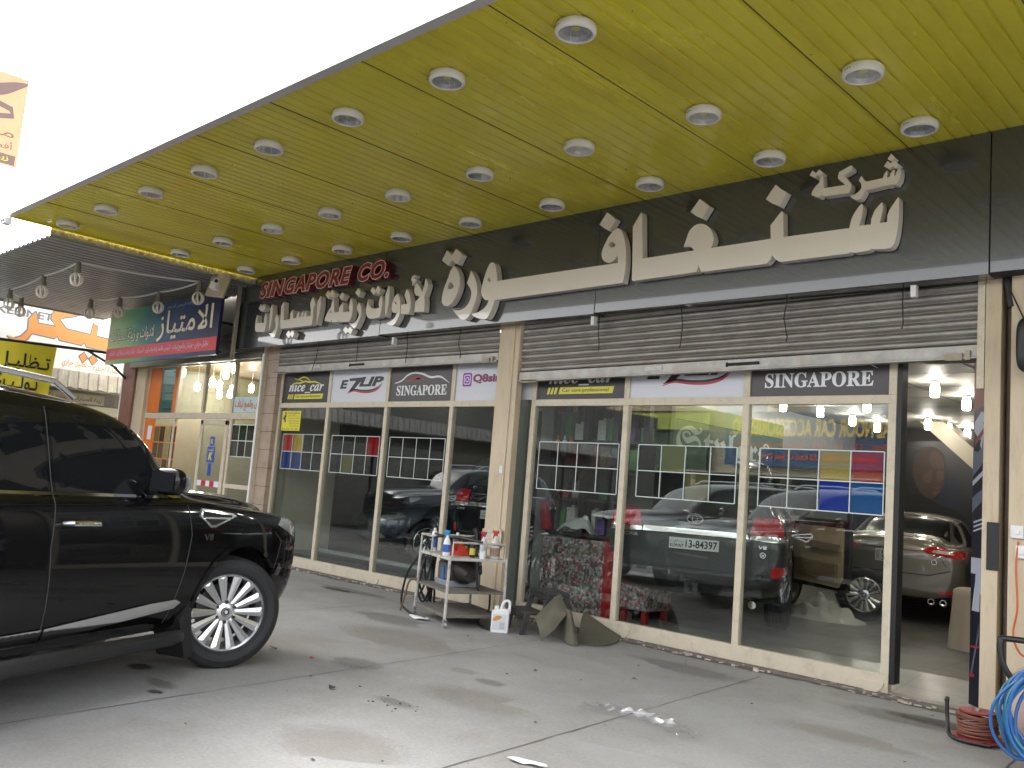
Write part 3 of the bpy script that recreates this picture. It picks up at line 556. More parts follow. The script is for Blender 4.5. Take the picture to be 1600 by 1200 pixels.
def hdr(kind,x,x0,x1,z0,z1,par,y=7.985):
    bgm={'n':M['signblack'],'e':M['signwhite'],'s':M['signgrey'],'q':M['signwhite'],'w':M['signwhite']}[kind]
    m=MB(); m.box(x0,x1,y,y+.012,z0,z1); p=m.build('header_panel',bgm,par)
    F=lambda a,b,d:Vector((x+a,y-d,b)); m=MB(); mats=[M['prWhite'],M['prYellow'],M['prRed'],M['prDark'],M['prPlum']]
    def band(c,pts,wd): m.cur=c; m.poly([curve_band(pts,wd)],F,.0005,.002)
    def pl(c,loop,d=.002): m.cur=c; m.poly([loop],F,.0005,d)
    if kind=='n':
        m.cur=0; letters(m,serif('nice_car',True),(.21,2.742,1.19,2.925),F,.002,bold=.012)
        band(1,[(.235,2.862),(.36,2.90),(.50,2.905),(.66,2.93),(.78,2.915),(.95,2.915),(1.185,2.855)],[.002,.012,.014,.012,.013,.012,.001])
        band(1,[(.33,2.985),(.45,2.965),(.58,3.0),(.70,2.985),(.80,2.93)],[.001,.010,.012,.012,.003])
        band(1,[(.36,2.99),(.40,2.965),(.52,2.955),(.60,2.935)],[.001,.005,.008,.002])
        pl(1,[(.375,2.645),(1.175,2.645),(1.195,2.725),(.395,2.725)])
        for k in range(3): pl(1,[(.19+k*.055,2.645),(.225+k*.055,2.645),(.245+k*.055,2.725),(.21+k*.055,2.725)])
        m.cur=3; letters(m,'Car care professional',(.43,2.655,1.12,2.712),F,.004,bold=.004)
    if kind=='e':
        m.cur=3
        letters(m,'E',(.245,2.79,.45,2.925),F,.002,shear=.2,bold=.05); letters(m,'LIP',(.72,2.815,1.31,2.96),F,.002,shear=.25,bold=.05)
        pl(3,[(.47,2.945),(.80,2.955),(.79,2.915),(.585,2.76),(.47,2.735),(.64,2.905),(.475,2.905)])
        band(3,[(.46,2.735),(.60,2.775),(.80,2.755),(1.0,2.755),(1.17,2.79),(1.27,2.86)],[.004,.012,.013,.014,.012,.001])
        band(2,[(.455,2.715),(.60,2.752),(.80,2.730),(1.0,2.728),(1.17,2.765),(1.285,2.85)],[.004,.010,.011,.012,.010,.001])
    if kind=='s':
        m.cur=0; letters(m,serif('SINGAPORE'),(.185,2.665,1.25,2.81),F,.002,bold=.012)
        band(0,[(.135,2.845),(.28,2.88),(.40,2.955),(.54,2.985),(.72,2.965),(.90,2.915),(1.10,2.915),(1.29,2.825)],[.006,.012,.012,.011,.014,.015,.013,.001])
        band(2,[(.37,2.87),(.52,2.885),(.66,2.90),(.80,2.872)],[.002,.013,.012,.003]); pl(2,[(.58,2.89),(.70,2.89),(.64,2.925),(.62,2.945)])
    if kind=='q':
        mats+= [ramp_mat('camera_icon_gradient',[(.3,(.55,.25,.02)),(.5,(.55,.03,.12)),(.7,(.25,.03,.40))],3.0)]
        def rr(cx,cz,hx,hz,r):
            L=[]
            for sx,sz,a0 in ((1,1,0),(-1,1,90),(-1,-1,180),(1,-1,270)):
                for k in range(5): a=R(a0+22.5*k); L.append((cx+sx*(hx-r)+r*math.cos(a),cz+sz*(hz-r)+r*math.sin(a)))
            return L
        m.cur=5; m.poly([rr(.245,2.86,.085,.09,.03)],F,.0005,.002)
        m.cur=0; m.poly([rr(.245,2.86,.062,.066,.022),rr(.245,2.86,.049,.053,.016)],F,.0005,.0035)
        circ=lambda r,n=20:[(.245+r*math.cos(6.283*k/n),2.86+r*1.05*math.sin(6.283*k/n)) for k in range(n)]
        m.poly([circ(.034),circ(.022)],F,.0005,.0035)
        m.cur=4; letters(m,'Q8sing',(.352,2.79,.97,2.93),F,.002,bold=.05)
    if m.f: m.build('lettering',mats,p)
    return p
def storefront(nm,label,mull,kinds,keys,x_end,sheetx,base):
    t=thing(nm,label,'shop window',base)
    m=MB(); w_=.035
    for k,x in enumerate(mull):
        m.box(x-w_,x+w_,7.965,8.035,.17,2.502); m.box(x-w_,x+w_,7.965,8.035,2.582,3.55)
    a,b=mull[0]-w_,x_end
    m.box(a,b,7.968,8.032,2.502,2.582); m.box(a,b,7.96,8.04,.02,.17); m.build('frame',M['cream'],t,bevel=.004)
    edges=mull+([x_end+.035] if x_end-mull[-1]>.2 else [])
    for k in range(len(edges)-1):
        x0,x1=edges[k]+w_+.001,edges[k+1]-w_-.001
        m=MB(); m.box(x0,x1,7.996,8.004,.171,2.501); p=m.build('glass_pane',M['glassL' if nm=='shop_window' else 'glass'],t)
        if keys[k]: film_grid(keys[k],sheetx[k][0],sheetx[k][1],1.515,2.075,p)
        hdr(kinds[k],edges[k],x0,x1,2.583,3.45,t)
        if nm=='shop_window' and k==0:
            m=MB(); mats=[M['prYellow'],M['prDark']]; m.box(-12.895,-12.355,7.991,7.994,2.13,2.453)
            m.cur=1
            G=lambda a_,b_,d:Vector((a_,7.991-d,b_))
            letters(m,arab('لجنة العمل للصناعة'),(-12.75,2.395,-12.38,2.44),G,.001)
            for q in range(5): letters(m,arab(['عدد ساعات العمل','ايام العمل الرسمية','مواعيد الراحة للعمال','للعمل الاضافي','يوم الجمعة راحة'][q]),(-12.74+.02*q,2.36-.042*q,-12.39,2.385-.042*q),G,.001)
            letters(m,'0 9 : 0 0 - 2 2 : 0 0',(-12.86,2.145,-12.42,2.17),G,.001)
            m.poly([[(-12.87,2.33),(-12.80,2.40),(-12.83,2.43),(-12.79,2.44),(-12.77,2.38),(-12.79,2.33),(-12.77,2.27),(-12.80,2.26),(-12.82,2.30)]],G,.0005,.0015)
            m.build('opening_notice',mats,p)
    return t,edges
win,_=storefront('shop_window','four pane cream framed shop window between tiled and cream pillars, notice at its left',[-12.98,-11.60,-10.16,-8.77],'nesq',['a','b','c',None],-7.80,[(-12.805,-11.645),(-11.44,-10.265),(-10.03,-8.862),None],(-10.4,8,0))
dor,_=storefront('sliding_shop_door','three pane cream framed sliding shop front beside the open doorway, dark SUV behind it',[-7.30,-5.91,-4.44,-3.01],'nes',['d','e','f'],-2.975,[(-7.173,-5.99),(-5.724,-4.53),(-4.28,-3.075)],(-5,8,0))
# narrow fixed light beside the middle pillar, door edge, rounded stop plates
m=MB(); m.box(-7.66,-7.34,7.996,8.004,.17,2.50); m.build('glass_pane',M['glass'],dor)
m=MB(); m.box(-7.66,-7.336,7.985,7.997,2.583,2.98); m.build('header_panel',M['signwhite'],dor)
m=MB(); m.box(-7.29,-7.25,8.04,8.09,.02,2.45); m.build('door_stile',M['black'],dor)
m=MB(); m.box(-2.972,-2.93,7.97,8.10,.1,3.3); m.build('door_edge',M['black'],dor)
def stop(x,par):
    m=MB(); m.poly([[(x+.11*math.cos(a),.10+.095*math.sin(a)) for a in [math.pi+math.pi*k/16 for k in range(17)]]],lambda a,b,d:Vector((a,7.96-d,b)),0,.012); m.build('roller_cover',M['cream'],par)
for x in (-3.12,-5.78): stop(x,dor)
for x in (-10.05,): stop(x,win)
# letters scuffs on glass: white scratch strip
# ------------------------------------------------------------------ roller shutters with rails, cords
def shutter(x0,x1,z0l,z0r,label,hx):
    t=thing('roller_shutter',label,'shutter',((x0+x1)/2,7.85,z0l))
    def zz(x,z): return z+(z0r-z0l)*(x-x0)/(x1-x0)
    prof=[]; z=z0l+.10; p=.078
    while z<3.62:
        for a,b in ((0,0),(.12,.016),(.3,.022),(.6,.022),(.8,.014),(.9,0)): prof.append((z+a*p,b))
        z+=p
    m=MB(); nx=8
    vs=[(x0+(x1-x0)*i/nx,7.85-d,zz(x0+(x1-x0)*i/nx,zq)) for zq,d in prof for i in range(nx+1)]
    fs=[(j*(nx+1)+i,j*(nx+1)+i+1,(j+1)*(nx+1)+i+1,(j+1)*(nx+1)+i) for j in range(len(prof)-1) for i in range(nx)]
    m.add(vs,fs); m.build('curtain',M['steel'],t,smooth=True,sharp=60)
    T=Matrix.Translation((x0,7.85,z0l))@Matrix.Rotation(math.atan2(z0l-z0r,x1-x0),4,'Y')
    m=MB(); L=x1-x0; m.box(-.01,L+.01,-.03,.02,0,.098,T); m.box(0,L,-.05,.025,-.02,-.001,T); m.build('bottom_rail',M['steelbar'],t,bevel=.004)
    m=MB(); m.box(hx,hx+.34,-.045,-.031,.035,.062,T); m.box(hx-.02,hx,-.04,-.031,.025,.07,T); m.build('lock_slot',M['dark'],t)
    m=MB(); m.box(hx-1.0,hx-.78,-.036,-.031,.03,.075,T); m.build('maker_plate',mat('worn_plate',(.45,.44,.42),.5,metal=.5,var=.3,vs=40),t)
    for q in ((-.16,-.01,-.035,-.01,.0,.03),(.05,.30,-.05,-.032,-.035,.0),(L+.0,L+.14,-.035,-.01,.05,.08),(L-.25,L-.12,-.06,-.035,-.03,.03),(L-.10,L-.06,-.06,-.035,-.03,.05)):
        m=MB(); m.box(*q,T); m.build('lock_bar',M['rust'],t)
    return t
shutter(-12.92,-7.83,3.075,3.065,'raised grey roller shutter over the four pane shop window','x' and 2.0)
shutter(-7.43,-2.27,2.80,2.87,'raised grey roller shutter over the sliding shop front and doorway',2.85)
m=MB(); m.box(-2.28,-2.225,7.80,7.88,2.6,3.55); m.build('shutter_guide',M['cream'],shop)
m=MB(); m.box(-2.9,-2.28,8.05,8.5,2.93,3.25); m.build('door_head',M['alu'],shop)
for k,(xa,za,xb,zb,wh) in enumerate([(-11.74,3.474,-11.83,3.05,'left'),(-10.72,3.496,-10.712,3.14,'left'),(-9.60,3.51,-9.57,3.09,'left'),(-8.50,3.51,-8.465,3.11,'left'),(-6.22,3.515,-6.19,3.09,'right'),(-5.14,3.528,-5.12,3.07,'right'),(-3.95,3.54,-3.935,3.07,'right'),(-2.877,3.543,-2.865,3.127,'right')]):
    m=MB(); m.tube([(xa,7.78,za+.1),(xa,7.775,za),(xa+.03*((k%3)-1),7.775,(za+zb)/2),(xb,7.77,zb+.05),(xb-.01,7.77,zb)],.006,6)
    o=m.build('hanging_wire',M['black'],smooth=True,base=(xb,7.77,zb)); 
    tag(o,'thin black cord, %s along the %s shutter, hanging below the sign board'%(ordn[k%4],'left' if wh=='left' else 'right'),'cord','cords hanging in front of the shutters')
for x,z,d in ((-9.736,3.386,'beside the left shutter cords'),(-6.209,3.417,'above the nice car header of the sliding front'),(-4.983,3.49,'above the middle of the right shutter'),(-2.743,3.423,'near the right end of the right shutter')):
    m=MB(); m.box(x-.022,x+.022,7.64,7.70,z-.05 if x!=-4.983 else z-.0,z+.05); o=m.build('hanging_plug',M['whiteplastic'],base=(x,7.67,z)); tag(o,'small white plug under the sign board %s'%d,'plug','white plugs under the sign board')
# ------------------------------------------------------------------ vehicles
M['paint_black']=mat('black_car_paint',(.004,.004,.0045),.04,coat=0,spec=.38)
M['paint_grey']=mat('dark_grey_car_paint',(.052,.051,.054),.3,metal=.55,coat=1)
M['paint_bronze']=mat('bronze_grey_car_paint',(.235,.21,.17),.3,metal=.55,coat=1)
M['paint_blue']=mat('slate_blue_car_paint',(.05,.065,.085),.3,metal=.4,coat=1)
M['paint_white']=mat('white_car_paint',(.6,.6,.58),.3,coat=1)
M['carglass']=mat('dark_car_glass',(.006,.007,.008),.02,spec=.6)
M['cargls_g']=mat('green_rear_glass',(.05,.065,.055),.03,spec=.6)
M['taillight']=mat('red_tail_light',(.30,.006,.010),.12,coat=1,emit=(.5,.005,.01),es=.03,var=.5,vs=14)
M['headlight']=mat('clear_headlight',(.45,.46,.47),.12,metal=.5,coat=1,var=.5,vs=22)
M['tyre']=mat('tyre_rubber',(.016,.016,.017),.7,bump=.4,bs=70,var=.2,vs=15)
M['seam']=mat('panel_gap',(.02,.02,.02),.6)
M['seam2']=mat('grey_panel_gap',(.055,.055,.06),.4)
M['trimblack']=mat('black_car_trim',(.012,.012,.012),.5)
M['beigeleather']=mat('beige_door_trim',(.60,.48,.30),.5,var=.08,vs=5)
M['disc']=mat('brake_disc',(.09,.09,.09),.45,metal=.6)
M['platewhite']=mat('number_plate_white',(.66,.66,.64),.4)
M['pblack']=mat('plate_black',(.01,.01,.01),.5)
M['whitelens']=mat('white_lamp_lens',(.6,.58,.56),.15,coat=1)
def subsurf_eval(me,mods):
    o=bpy.data.objects.new('tmp_eval',me); COL.objects.link(o)
    for f in mods: f(o)
    bpy.context.view_layer.update()
    dg=bpy.context.evaluated_depsgraph_get(); e=o.evaluated_get(dg)
    out=bpy.data.meshes.new_from_object(e,depsgraph=dg)
    bpy.data.objects.remove(o); return out
def car_body(root,st,paint,arches,aw,creases=()):
    """st rows: x,zb,zm,zsh,zr,zt,ws,wm,wsh,wg,wr (front to rear)"""
    rings=[]
    for (x,zb,zm,zsh,zr,zt,ws,wm,wsh,wg,wr) in st:
        h=[(0,zb),(ws*.85,zb),(ws,zb+.07),(wm,zm),(wsh,zsh-.05),(wsh-.03,zsh),(wg,zsh+.02),(wr+.02,zr-.07),(wr-.05,zr),(wr*.5,zr+(zt-zr)*.72),(0,zt)]
        rings.append([(x,y,z) for y,z in h]+[(x,-y,z) for y,z in h[-2:0:-1]])
    n=len(rings[0]); vs=[v for r in rings for v in r]; fs=[]
    for i in range(len(rings)-1):
        for k in range(n): fs.append((i*n+k,i*n+(k+1)%n,(i+1)*n+(k+1)%n,(i+1)*n+k))
    for i in (0,len(rings)-1):       # caps as quads between mirrored points
        o=i*n
        for k in range(10):
            a,b=k,k+1; c,d=(n-b)%n,(n-a)%n
            f=[o+a,o+b,o+c,o+d]; f=[q for j,q in enumerate(f) if q not in f[:j]]
            if len(f)>=3: fs.append(tuple(f))
    me=bpy.data.meshes.new('body_cage'); me.from_pydata(vs,[],fs)
    bm=bmesh.new(); bm.from_mesh(me); bmesh.ops.recalc_face_normals(bm,faces=bm.faces)
    cl=bm.edges.layers.float.get('crease_edge') or bm.edges.layers.float.new('crease_edge')
    bm.verts.ensure_lookup_table()
    for e in bm.edges:
        a,b=e.verts[0].index,e.verts[1].index
        ka,kb=a%n,b%n
        for kk,val in creases:
            if ka in (kk,(n-kk)%n) and ka==kb: e[cl]=val
    bm.to_mesh(me); bm.free()
    me.materials.append(paint); me.materials.append(M['trimblack'])
    me.polygons.foreach_set('use_smooth',[True]*len(me.polygons))
    def m1(o): s=o.modifiers.new('s','SUBSURF'); s.levels=3; s.render_levels=3
    me2=subsurf_eval(me,[m1])
    bm=bmesh.new(); bm.from_mesh(me2); bvh=BVHTree.FromBMesh(bm); bm.free()
    cuts=[]
    for (ax,az,r) in arches:
        for s in (1,-1):
            mb=MB(); mb.tube([(ax,s*(aw-.42),az),(ax,s*(aw+.4),az)],r,48)
            co=mb.build('cut',M['trimblack'],root,local=True); co.parent=None; cuts.append(co)
    def m2(o):
        for c in cuts:
            b=o.modifiers.new('b','BOOLEAN'); b.operation='DIFFERENCE'; b.solver='EXACT'; b.object=c
    me3=subsurf_eval(me2,[m2])
    for c in cuts: bpy.data.objects.remove(c)
    for p in me3.polygons:
        c=p.center
        inside=any((c.x-ax)**2+(c.z-az)**2<(r-.0)**2*1.003 for ax,az,r in arches) and abs(c.y)<aw+.2 and any(abs(math.hypot(c.x-ax,c.z-az)-r)<.012 or abs(abs(c.y)-(aw-.42))<.01 for ax,az,r in arches)
        if inside: p.material_index=1
    while len(me3.materials)>2: me3.materials.pop()
    me3.name='body'; o=bpy.data.objects.new('body',me3); COL.objects.link(o); o.parent=root
    me3.polygons.foreach_set('use_smooth',[True]*len(me3.polygons)); me3.set_sharp_from_angle(angle=R(40))
    return o,bvh
def inpoly(p,poly):
    x,y=p; c=False; j=len(poly)-1
    for i in range(len(poly)):
        xi,yi=poly[i]; xj,yj=poly[j]
        if (yi>y)!=(yj>y) and x<(xj-xi)*(y-yi)/(yj-yi)+xi: c=not c
        j=i
    return c
def decal(root,bvh,name,poly,axis,mt,off=.004,step=.05,thick=.02,parent=None,rnd=True,smooth=True):
    """lays a panel outlined in a side (y+/y-), end (x+/x-) or top (z) view onto the body skin"""
    P=[]
    for i,(a,b) in enumerate(poly):
        c,d=poly[(i+1)%len(poly)]; k=max(1,int(math.hypot(c-a,d-b)/step))
        P+=[(a+(c-a)*t/k,b+(d-b)*t/k) for t in range(k)]
    nb=len(P); xs=[p[0] for p in P]; ys=[p[1] for p in P]
    gx=min(xs)+step*.5
    while gx<max(xs):
        gy=min(ys)+step*.5
        while gy<max(ys):
            if inpoly((gx,gy),poly): P.append((gx,gy))
            gy+=step
        gx+=step
    res=delaunay_2d_cdt([Vector(p) for p in P],[(i,(i+1)%nb) for i in range(nb)],[],1,1e-5)
    V,F=res[0],res[2]
    D={'y+':Vector((0,-1,0)),'y-':Vector((0,1,0)),'x+':Vector((-1,0,0)),'x-':Vector((1,0,0)),'z':Vector((0,0,-1))}[axis]
    out=[]
    for v in V:
        a,b=v
        o={'y':lambda:Vector((a,0,b)),'x':lambda:Vector((0,a,b)),'z':lambda:Vector((a,b,0))}[axis[0]]()-D*8
        hit,nrm,_,_=bvh.ray_cast(o,D)
        if hit is None:
            q=bvh.find_nearest(o+D*7)[0]; hit=o+D*((q-o).dot(D))
        out.append(hit-D*off)
    m=MB(); N=len(out)
    vs=out+[v+D*(off+thick) for v in out]; fs=[tuple(f) for f in F]; 
    from collections import Counter
    ec=Counter(); dirn={}
    for f in fs:
        for i in range(len(f)):
            e=(f[i],f[(i+1)%len(f)]); ec[tuple(sorted(e))]+=1; dirn[tuple(sorted(e))]=e
    side=[(dirn[e][1],dirn[e][0],dirn[e][0]+N,dirn[e][1]+N) for e,c in ec.items() if c==1]
    m.add(vs,fs+side)
    return m.build(name,mt,parent or root,smooth=smooth,local=True,sharp=50)
def strip(pts,w):
    """thin closed outline along pts with half width w"""
    L=[];Q=[]
    for i,p in enumerate(pts):
        a=Vector(pts[max(i-1,0)]);b=Vector(pts[min(i+1,len(pts)-1)]); t=(b-a).normalized(); n=Vector((-t.y,t.x))
        L.append(tuple(Vector(p)+n*w)); Q.append(tuple(Vector(p)-n*w))
    return L+Q[::-1]
def wheel(root,x,y,z,r,rw,rimr,spokes,side,steer=0,rimmat='silver',split=True):
    T=Matrix.Translation((x,y,z))@Matrix.Rotation(steer,4,'Z')@Matrix.Rotation(-side*math.pi/2,4,'X')   # local z = outward
    t=bpy.data.objects.new('wheel',None)  # replaced by the tyre mesh below
    bpy.data.objects.remove(t)
    h=rw/2; m=MB()
    prof=[(rimr,h*.72),(rimr+.02,h*.92),(rimr+.05,h),(r-.06,h),(r-.02,h*.86),(r,h*.62)]
    for k in (-2,-1,0,1,2):
        zc=-k*h*.24; prof+=[(r,zc+h*.1),(r,zc+h*.035)] if k==-2 else [(r-.008,zc+h*.10),(r,zc+h*.09),(r,zc-h*.06)]
    prof+=[(r,-h*.62),(r-.02,-h*.86),(r-.06,-h),(rimr+.05,-h),(rimr+.02,-h*.92),(rimr,-h*.72)]
    m.lathe(prof,T,56); tyre=m.build('wheel',M['tyre'],root,smooth=True,local=True,sharp=25)
    m=MB(); m.lathe([(rimr,h*.74),(rimr-.008,h*.78),(rimr-.018,h*.70),(rimr-.03,h*.2),(rimr-.03,-h*.7),(rimr+.0,-h*.74)],T,48)
    m.lathe([(0,h*.50),(.055,h*.50),(.075,h*.42),(.085,h*.2),(.085,-.02)],T,32)
    for k in range(spokes):
        a0=2*math.pi*k/spokes
        for q in (0,):
            a1=a0+q*(.30*6/spokes*1.1 if split else 0)/1.0
            ca,sa=math.cos(a0+q*.05),math.sin(a0+q*.05); cb,sb=math.cos(a1),math.sin(a1)
            w0,w1=.015,(.035 if spokes>10 else .030)
            p0=Vector((.06*ca,.06*sa,h*.42)); p1=Vector(((rimr-.012)*cb,(rimr-.012)*sb,h*.66)); d=(p1-p0); tn=Vector((-d.y,d.x,0)).normalized()
            top=[p0-tn*w0,p0+tn*w0,p1+tn*w1,p1-tn*w1]; low=[v-Vector((0,0,.035)) for v in top]; mid=[(p0*.9+p1*.1)+Vector((0,0,.010)),(p0*.1+p1*.9)+Vector((0,0,.010))]
            vs=[T@v for v in top+low+mid]
            m.add(vs,[(0,8,9,3),(1,2,9,8),(0,1,8),(2,3,9),(0,3,7,4),(1,5,6,2),(3,2,6,7),(0,4,5,1),(4,7,6,5)])
    rim=m.build('rim',M[rimmat],tyre,smooth=True,local=True,sharp=30)
    m=MB(); m.lathe([(0,-.01),(rimr*.72,-.01),(rimr*.72,-.04),(0,-.04)],T,32); m.build('brake_disc',M['disc'],tyre,local=True)
    m=MB()
    for k in range(6):
        a=2*math.pi*(k+.5)/6; c=Vector((.074*math.cos(a),.074*math.sin(a),h*.40)); m.tube([T@c,T@(c+Vector((0,0,.02)))],.0115,8)
    m.lathe([(0,h*.56),(.032,h*.55),(.036,h*.5)],T,20)
    m.build('lug_nuts',M['trimblack'],tyre,local=True)
    m=MB(); m.lathe([(.026,h*.565),(.029,h*.565),(.029,h*.54)],T,20); m.lathe([(0,h*.562),(.012,h*.566),(.014,h*.555)],T,12); m.build('hub_badge',M['chrome'],tyre,local=True)
    return tyre
def arch_lip(root,ax,az,r,bvh,side,mt,a0=-15,a1=195,wd=.035):
    P=[(ax+(r+wd)*math.cos(R(a)),az+(r+wd)*math.sin(R(a))) for a in range(a0,a1+1,6)]+[(ax+(r-.004)*math.cos(R(a)),az+(r-.004)*math.sin(R(a))) for a in range(a1,a0-1,-6)]
    return decal(root,bvh,'arch_trim',P,side,mt,off=.012,step=.06,thick=.03)
def mirror_unit(root,x,y,z,side,paint):
    m=MB()
    def f(u,v):
        a=2*math.pi*u; th=math.pi*v
        cx,cy,cz=math.cos(a)*math.sin(th),math.sin(a)*math.sin(th),math.cos(th)
        p=lambda q,e: math.copysign(abs(q)**e,q)
        return Vector((x+.068*p(cx,.75),y+side*(.13+.115*p(cy,.65)),z+.09*p(cz,.7)))
    m.grid(f,20,12); m.box(x-.03,x+.04,min(y,y+side*.08),max(y,y+side*.08),z-.09,z-.03)
    o=m.build('door_mirror',paint,root,smooth=True,local=True,sharp=60)
    m=MB(); m.poly([[(y+side*.04,z-.065),(y+side*.225,z-.065),(y+side*.23,z+.06),(y+side*.05,z+.065)]],lambda a,b,d:Vector((x-.070-d,a,b)),0,.008); m.build('mirror_glass',M['carglass'],o,local=True)
    m=MB(); m.poly([[(y+side*.10,z-.07),(y+side*.235,z-.06),(y+side*.243,z+.01),(y+side*.23,z+.045),(y+side*.19,z-.01),(y+side*.12,z-.025)]],lambda a,b,d:Vector((x+.055+d,a,b)),0,.025); m.build('indicator_lens',M['headlight'],o,local=True)
    return o
SUV=[(.96,.54,.74,.98,1.03,1.05,.50,.58,.58,.48,.36),
 (.94,.40,.70,1.03,1.12,1.15,.74,.82,.80,.68,.48),
 (.80,.33,.70,1.085,1.18,1.23,.86,.93,.90,.79,.54),
 (.50,.31,.72,1.125,1.225,1.28,.90,.975,.945,.84,.56),
 (.0,.30,.74,1.165,1.25,1.31,.92,.995,.96,.86,.56),
 (-.30,.30,.76,1.20,1.27,1.325,.92,.985,.955,.87,.58),
 (-.45,.30,.77,1.215,1.295,1.335,.92,.985,.95,.88,.64),
 (-.72,.30,.78,1.215,1.535,1.575,.92,.985,.95,.885,.715),
 (-1.0,.30,.78,1.22,1.765,1.82,.92,.985,.95,.89,.73),
 (-1.60,.30,.78,1.222,1.84,1.905,.92,.985,.95,.89,.735),
 (-2.60,.30,.78,1.225,1.86,1.93,.92,.985,.95,.89,.735),
 (-3.40,.31,.78,1.23,1.845,1.905,.92,.985,.95,.885,.73),
 (-3.80,.34,.78,1.23,1.79,1.845,.91,.98,.945,.87,.71),
 (-3.98,.38,.78,1.22,1.50,1.525,.88,.965,.93,.85,.74),
 (-4.07,.42,.78,1.20,1.245,1.26,.85,.945,.92,.82,.76),
 (-4.13,.50,.78,1.10,1.125,1.13,.80,.90,.88,.76,.70),
 (-4.14,.62,.78,.98,1.0,1.0,.62,.75,.74,.60,.5)]
def suv(name,label,paint,loc,rz,wb=3.075,steer=0,rear=True,glassm=None,group=None,scale=1,tilt=0):
    k=wb/3.0
    t=thing(name,label,'car',loc,rz,group); t.scale=(scale,)*3; t.rotation_euler=(0,-tilt,rz)
    st=[((s[0]*k if s[0]<0 else s[0]),)+s[1:] for s in SUV]
    az=.405; R_=.475
    body,bvh=car_body(t,st,paint,[(0,az+.02,R_),(-wb,az+.02,R_)],.99,creases=((5,.35),(8,.2)))
    G=glassm or M['carglass']
    xw=lambda x:x*k
    for s,ax in ((1,'y+'),(-1,'y-')):
        x1=xw(-1.76); fw=[(-.76,1.262),(x1+.05,1.268),(x1+.05,1.735),(-1.20,1.73),(-1.03,1.685),(-.89,1.545),(-.77,1.38)]
        decal(t,bvh,'front_window',fw,ax,G,.003)
        decal(t,bvh,'rear_window',[(x1,1.268),(xw(-2.60),1.272),(xw(-2.72),1.35),(xw(-2.66),1.745),(x1,1.74)],ax,G,.003)
        decal(t,bvh,'quarter_window',[(xw(-2.78),1.275),(xw(-3.66),1.29),(xw(-3.72),1.36),(xw(-3.52),1.715),(xw(-2.73),1.745),(xw(-2.79),1.36)],ax,G,.003)
        decal(t,bvh,'belt_trim',strip([(-.66,1.252),(xw(-2.0),1.258),(xw(-3.7),1.27)],.009),ax,M['chrome'],.010)
        decal(t,bvh,'door_gap',strip([(-.64,1.20),(-.60,1.0),(-.64,.75),(-.70,.50),(-.72,.40)],.0026),ax,M['seam2'],.0035)
        decal(t,bvh,'door_gap',strip([(x1+.025,1.76),(x1+.025,1.25),(x1+.0,.95),(x1+.03,.60),(x1+.05,.38)],.0026),ax,M['seam2'],.0035)
        decal(t,bvh,'door_gap',strip([(xw(-2.72),1.25),(xw(-2.72),1.0),(xw(-2.50),.75),(xw(-2.47),.40)],.0026),ax,M['seam2'],.0035)
        decal(t,bvh,'side_moulding',[(-.62,.535),(-.68,.50),(x1+.06,.405),(x1+.06,.485),(-.92,.552),(-.68,.56)],ax,M['chrome'],.012)
        decal(t,bvh,'side_moulding',[(x1+.045,.484),(x1+.045,.404),(xw(-2.45),.40),(xw(-2.45),.47)],ax,M['chrome'],.012)
        for hx in (x1+.10,xw(-2.62)):
            m=MB(); y=s*.985; m.tube([(hx-.02,y-s*.03,1.085),(hx,y+s*.03,1.09),(hx+.10,y+s*.042,1.09),(hx+.19,y+s*.03,1.085),(hx+.21,y-s*.03,1.08)],[.014,.017,.018,.016,.012],10); m.build('door_handle',M['chrome'],t,smooth=True,local=True)
        mirror_unit(t,-.97,s*.90,1.36,s,paint)
        # fender vent
        v=[(-.52,1.12),(-.50,1.18),(-.16,1.145),(-.11,1.125),(-.36,1.045),(-.41,1.045)]
        decal(t,bvh,'fender_vent',v,ax,M['chrome'],.010)
        vi=[(-.495,1.12),(-.485,1.16),(-.18,1.132),(-.16,1.12),(-.36,1.064),(-.40,1.064)]
        decal(t,bvh,'vent_grille',vi,ax,M['trimblack'],.013)
        decal(t,bvh,'vent_bar',strip([(-.48,1.115),(-.20,1.108)],.007),ax,M['chrome'],.016)
        # head lamp and bumper side
        decal(t,bvh,'headlight',[(.47,1.05),(.54,1.105),(.70,1.085),(.83,1.03),(.925,.94),(.88,.89),(.72,.96)],ax,M['headlight'],.006,step=.04)
        decal(t,bvh,'bumper_gap',strip([(.42,1.0),(.52,.92),(.48,.80),(.44,.70)],.003),ax,M['seam2'],.0035)
        arch_lip(t,0,az+.02,R_,bvh,ax,paint); arch_lip(t,-wb,az+.02,R_,bvh,ax,paint)
        m=MB(); m.tube([(-.58,s*.93,.30),(-.75,s*1.0,.315),(xw(-2.38),s*1.0,.315),(xw(-2.52),s*.93,.30)],[.045,.05,.05,.045],10); m.build('running_board',M['trimblack'],t,smooth=True,local=True)
        m=MB(); m.tube([(xw(-1.45),s*.655,1.84),(xw(-1.62),s*.66,1.925),(xw(-2.4),s*.665,1.955),(xw(-3.2),s*.66,1.94),(xw(-3.5),s*.65,1.86)],[.018,.02,.02,.02,.018],8); m.build('roof_rail',M['silver'],t,smooth=True,local=True)
        m=MB(); m.poly([[(-.42,.14),(-.50,.14),(-.60,.42),(-.50,.55),(-.47,.40)]],lambda a,b,d:Vector((a,s*(.70+d),b)),0,.24); m.build('mud_flap',M['trimblack'],t,local=True)
        wheel(t,0,s*.845,az,.41,.275,.285,14,s,steer); wheel(t,-wb,s*.845,az,.41,.275,.285,14,s)
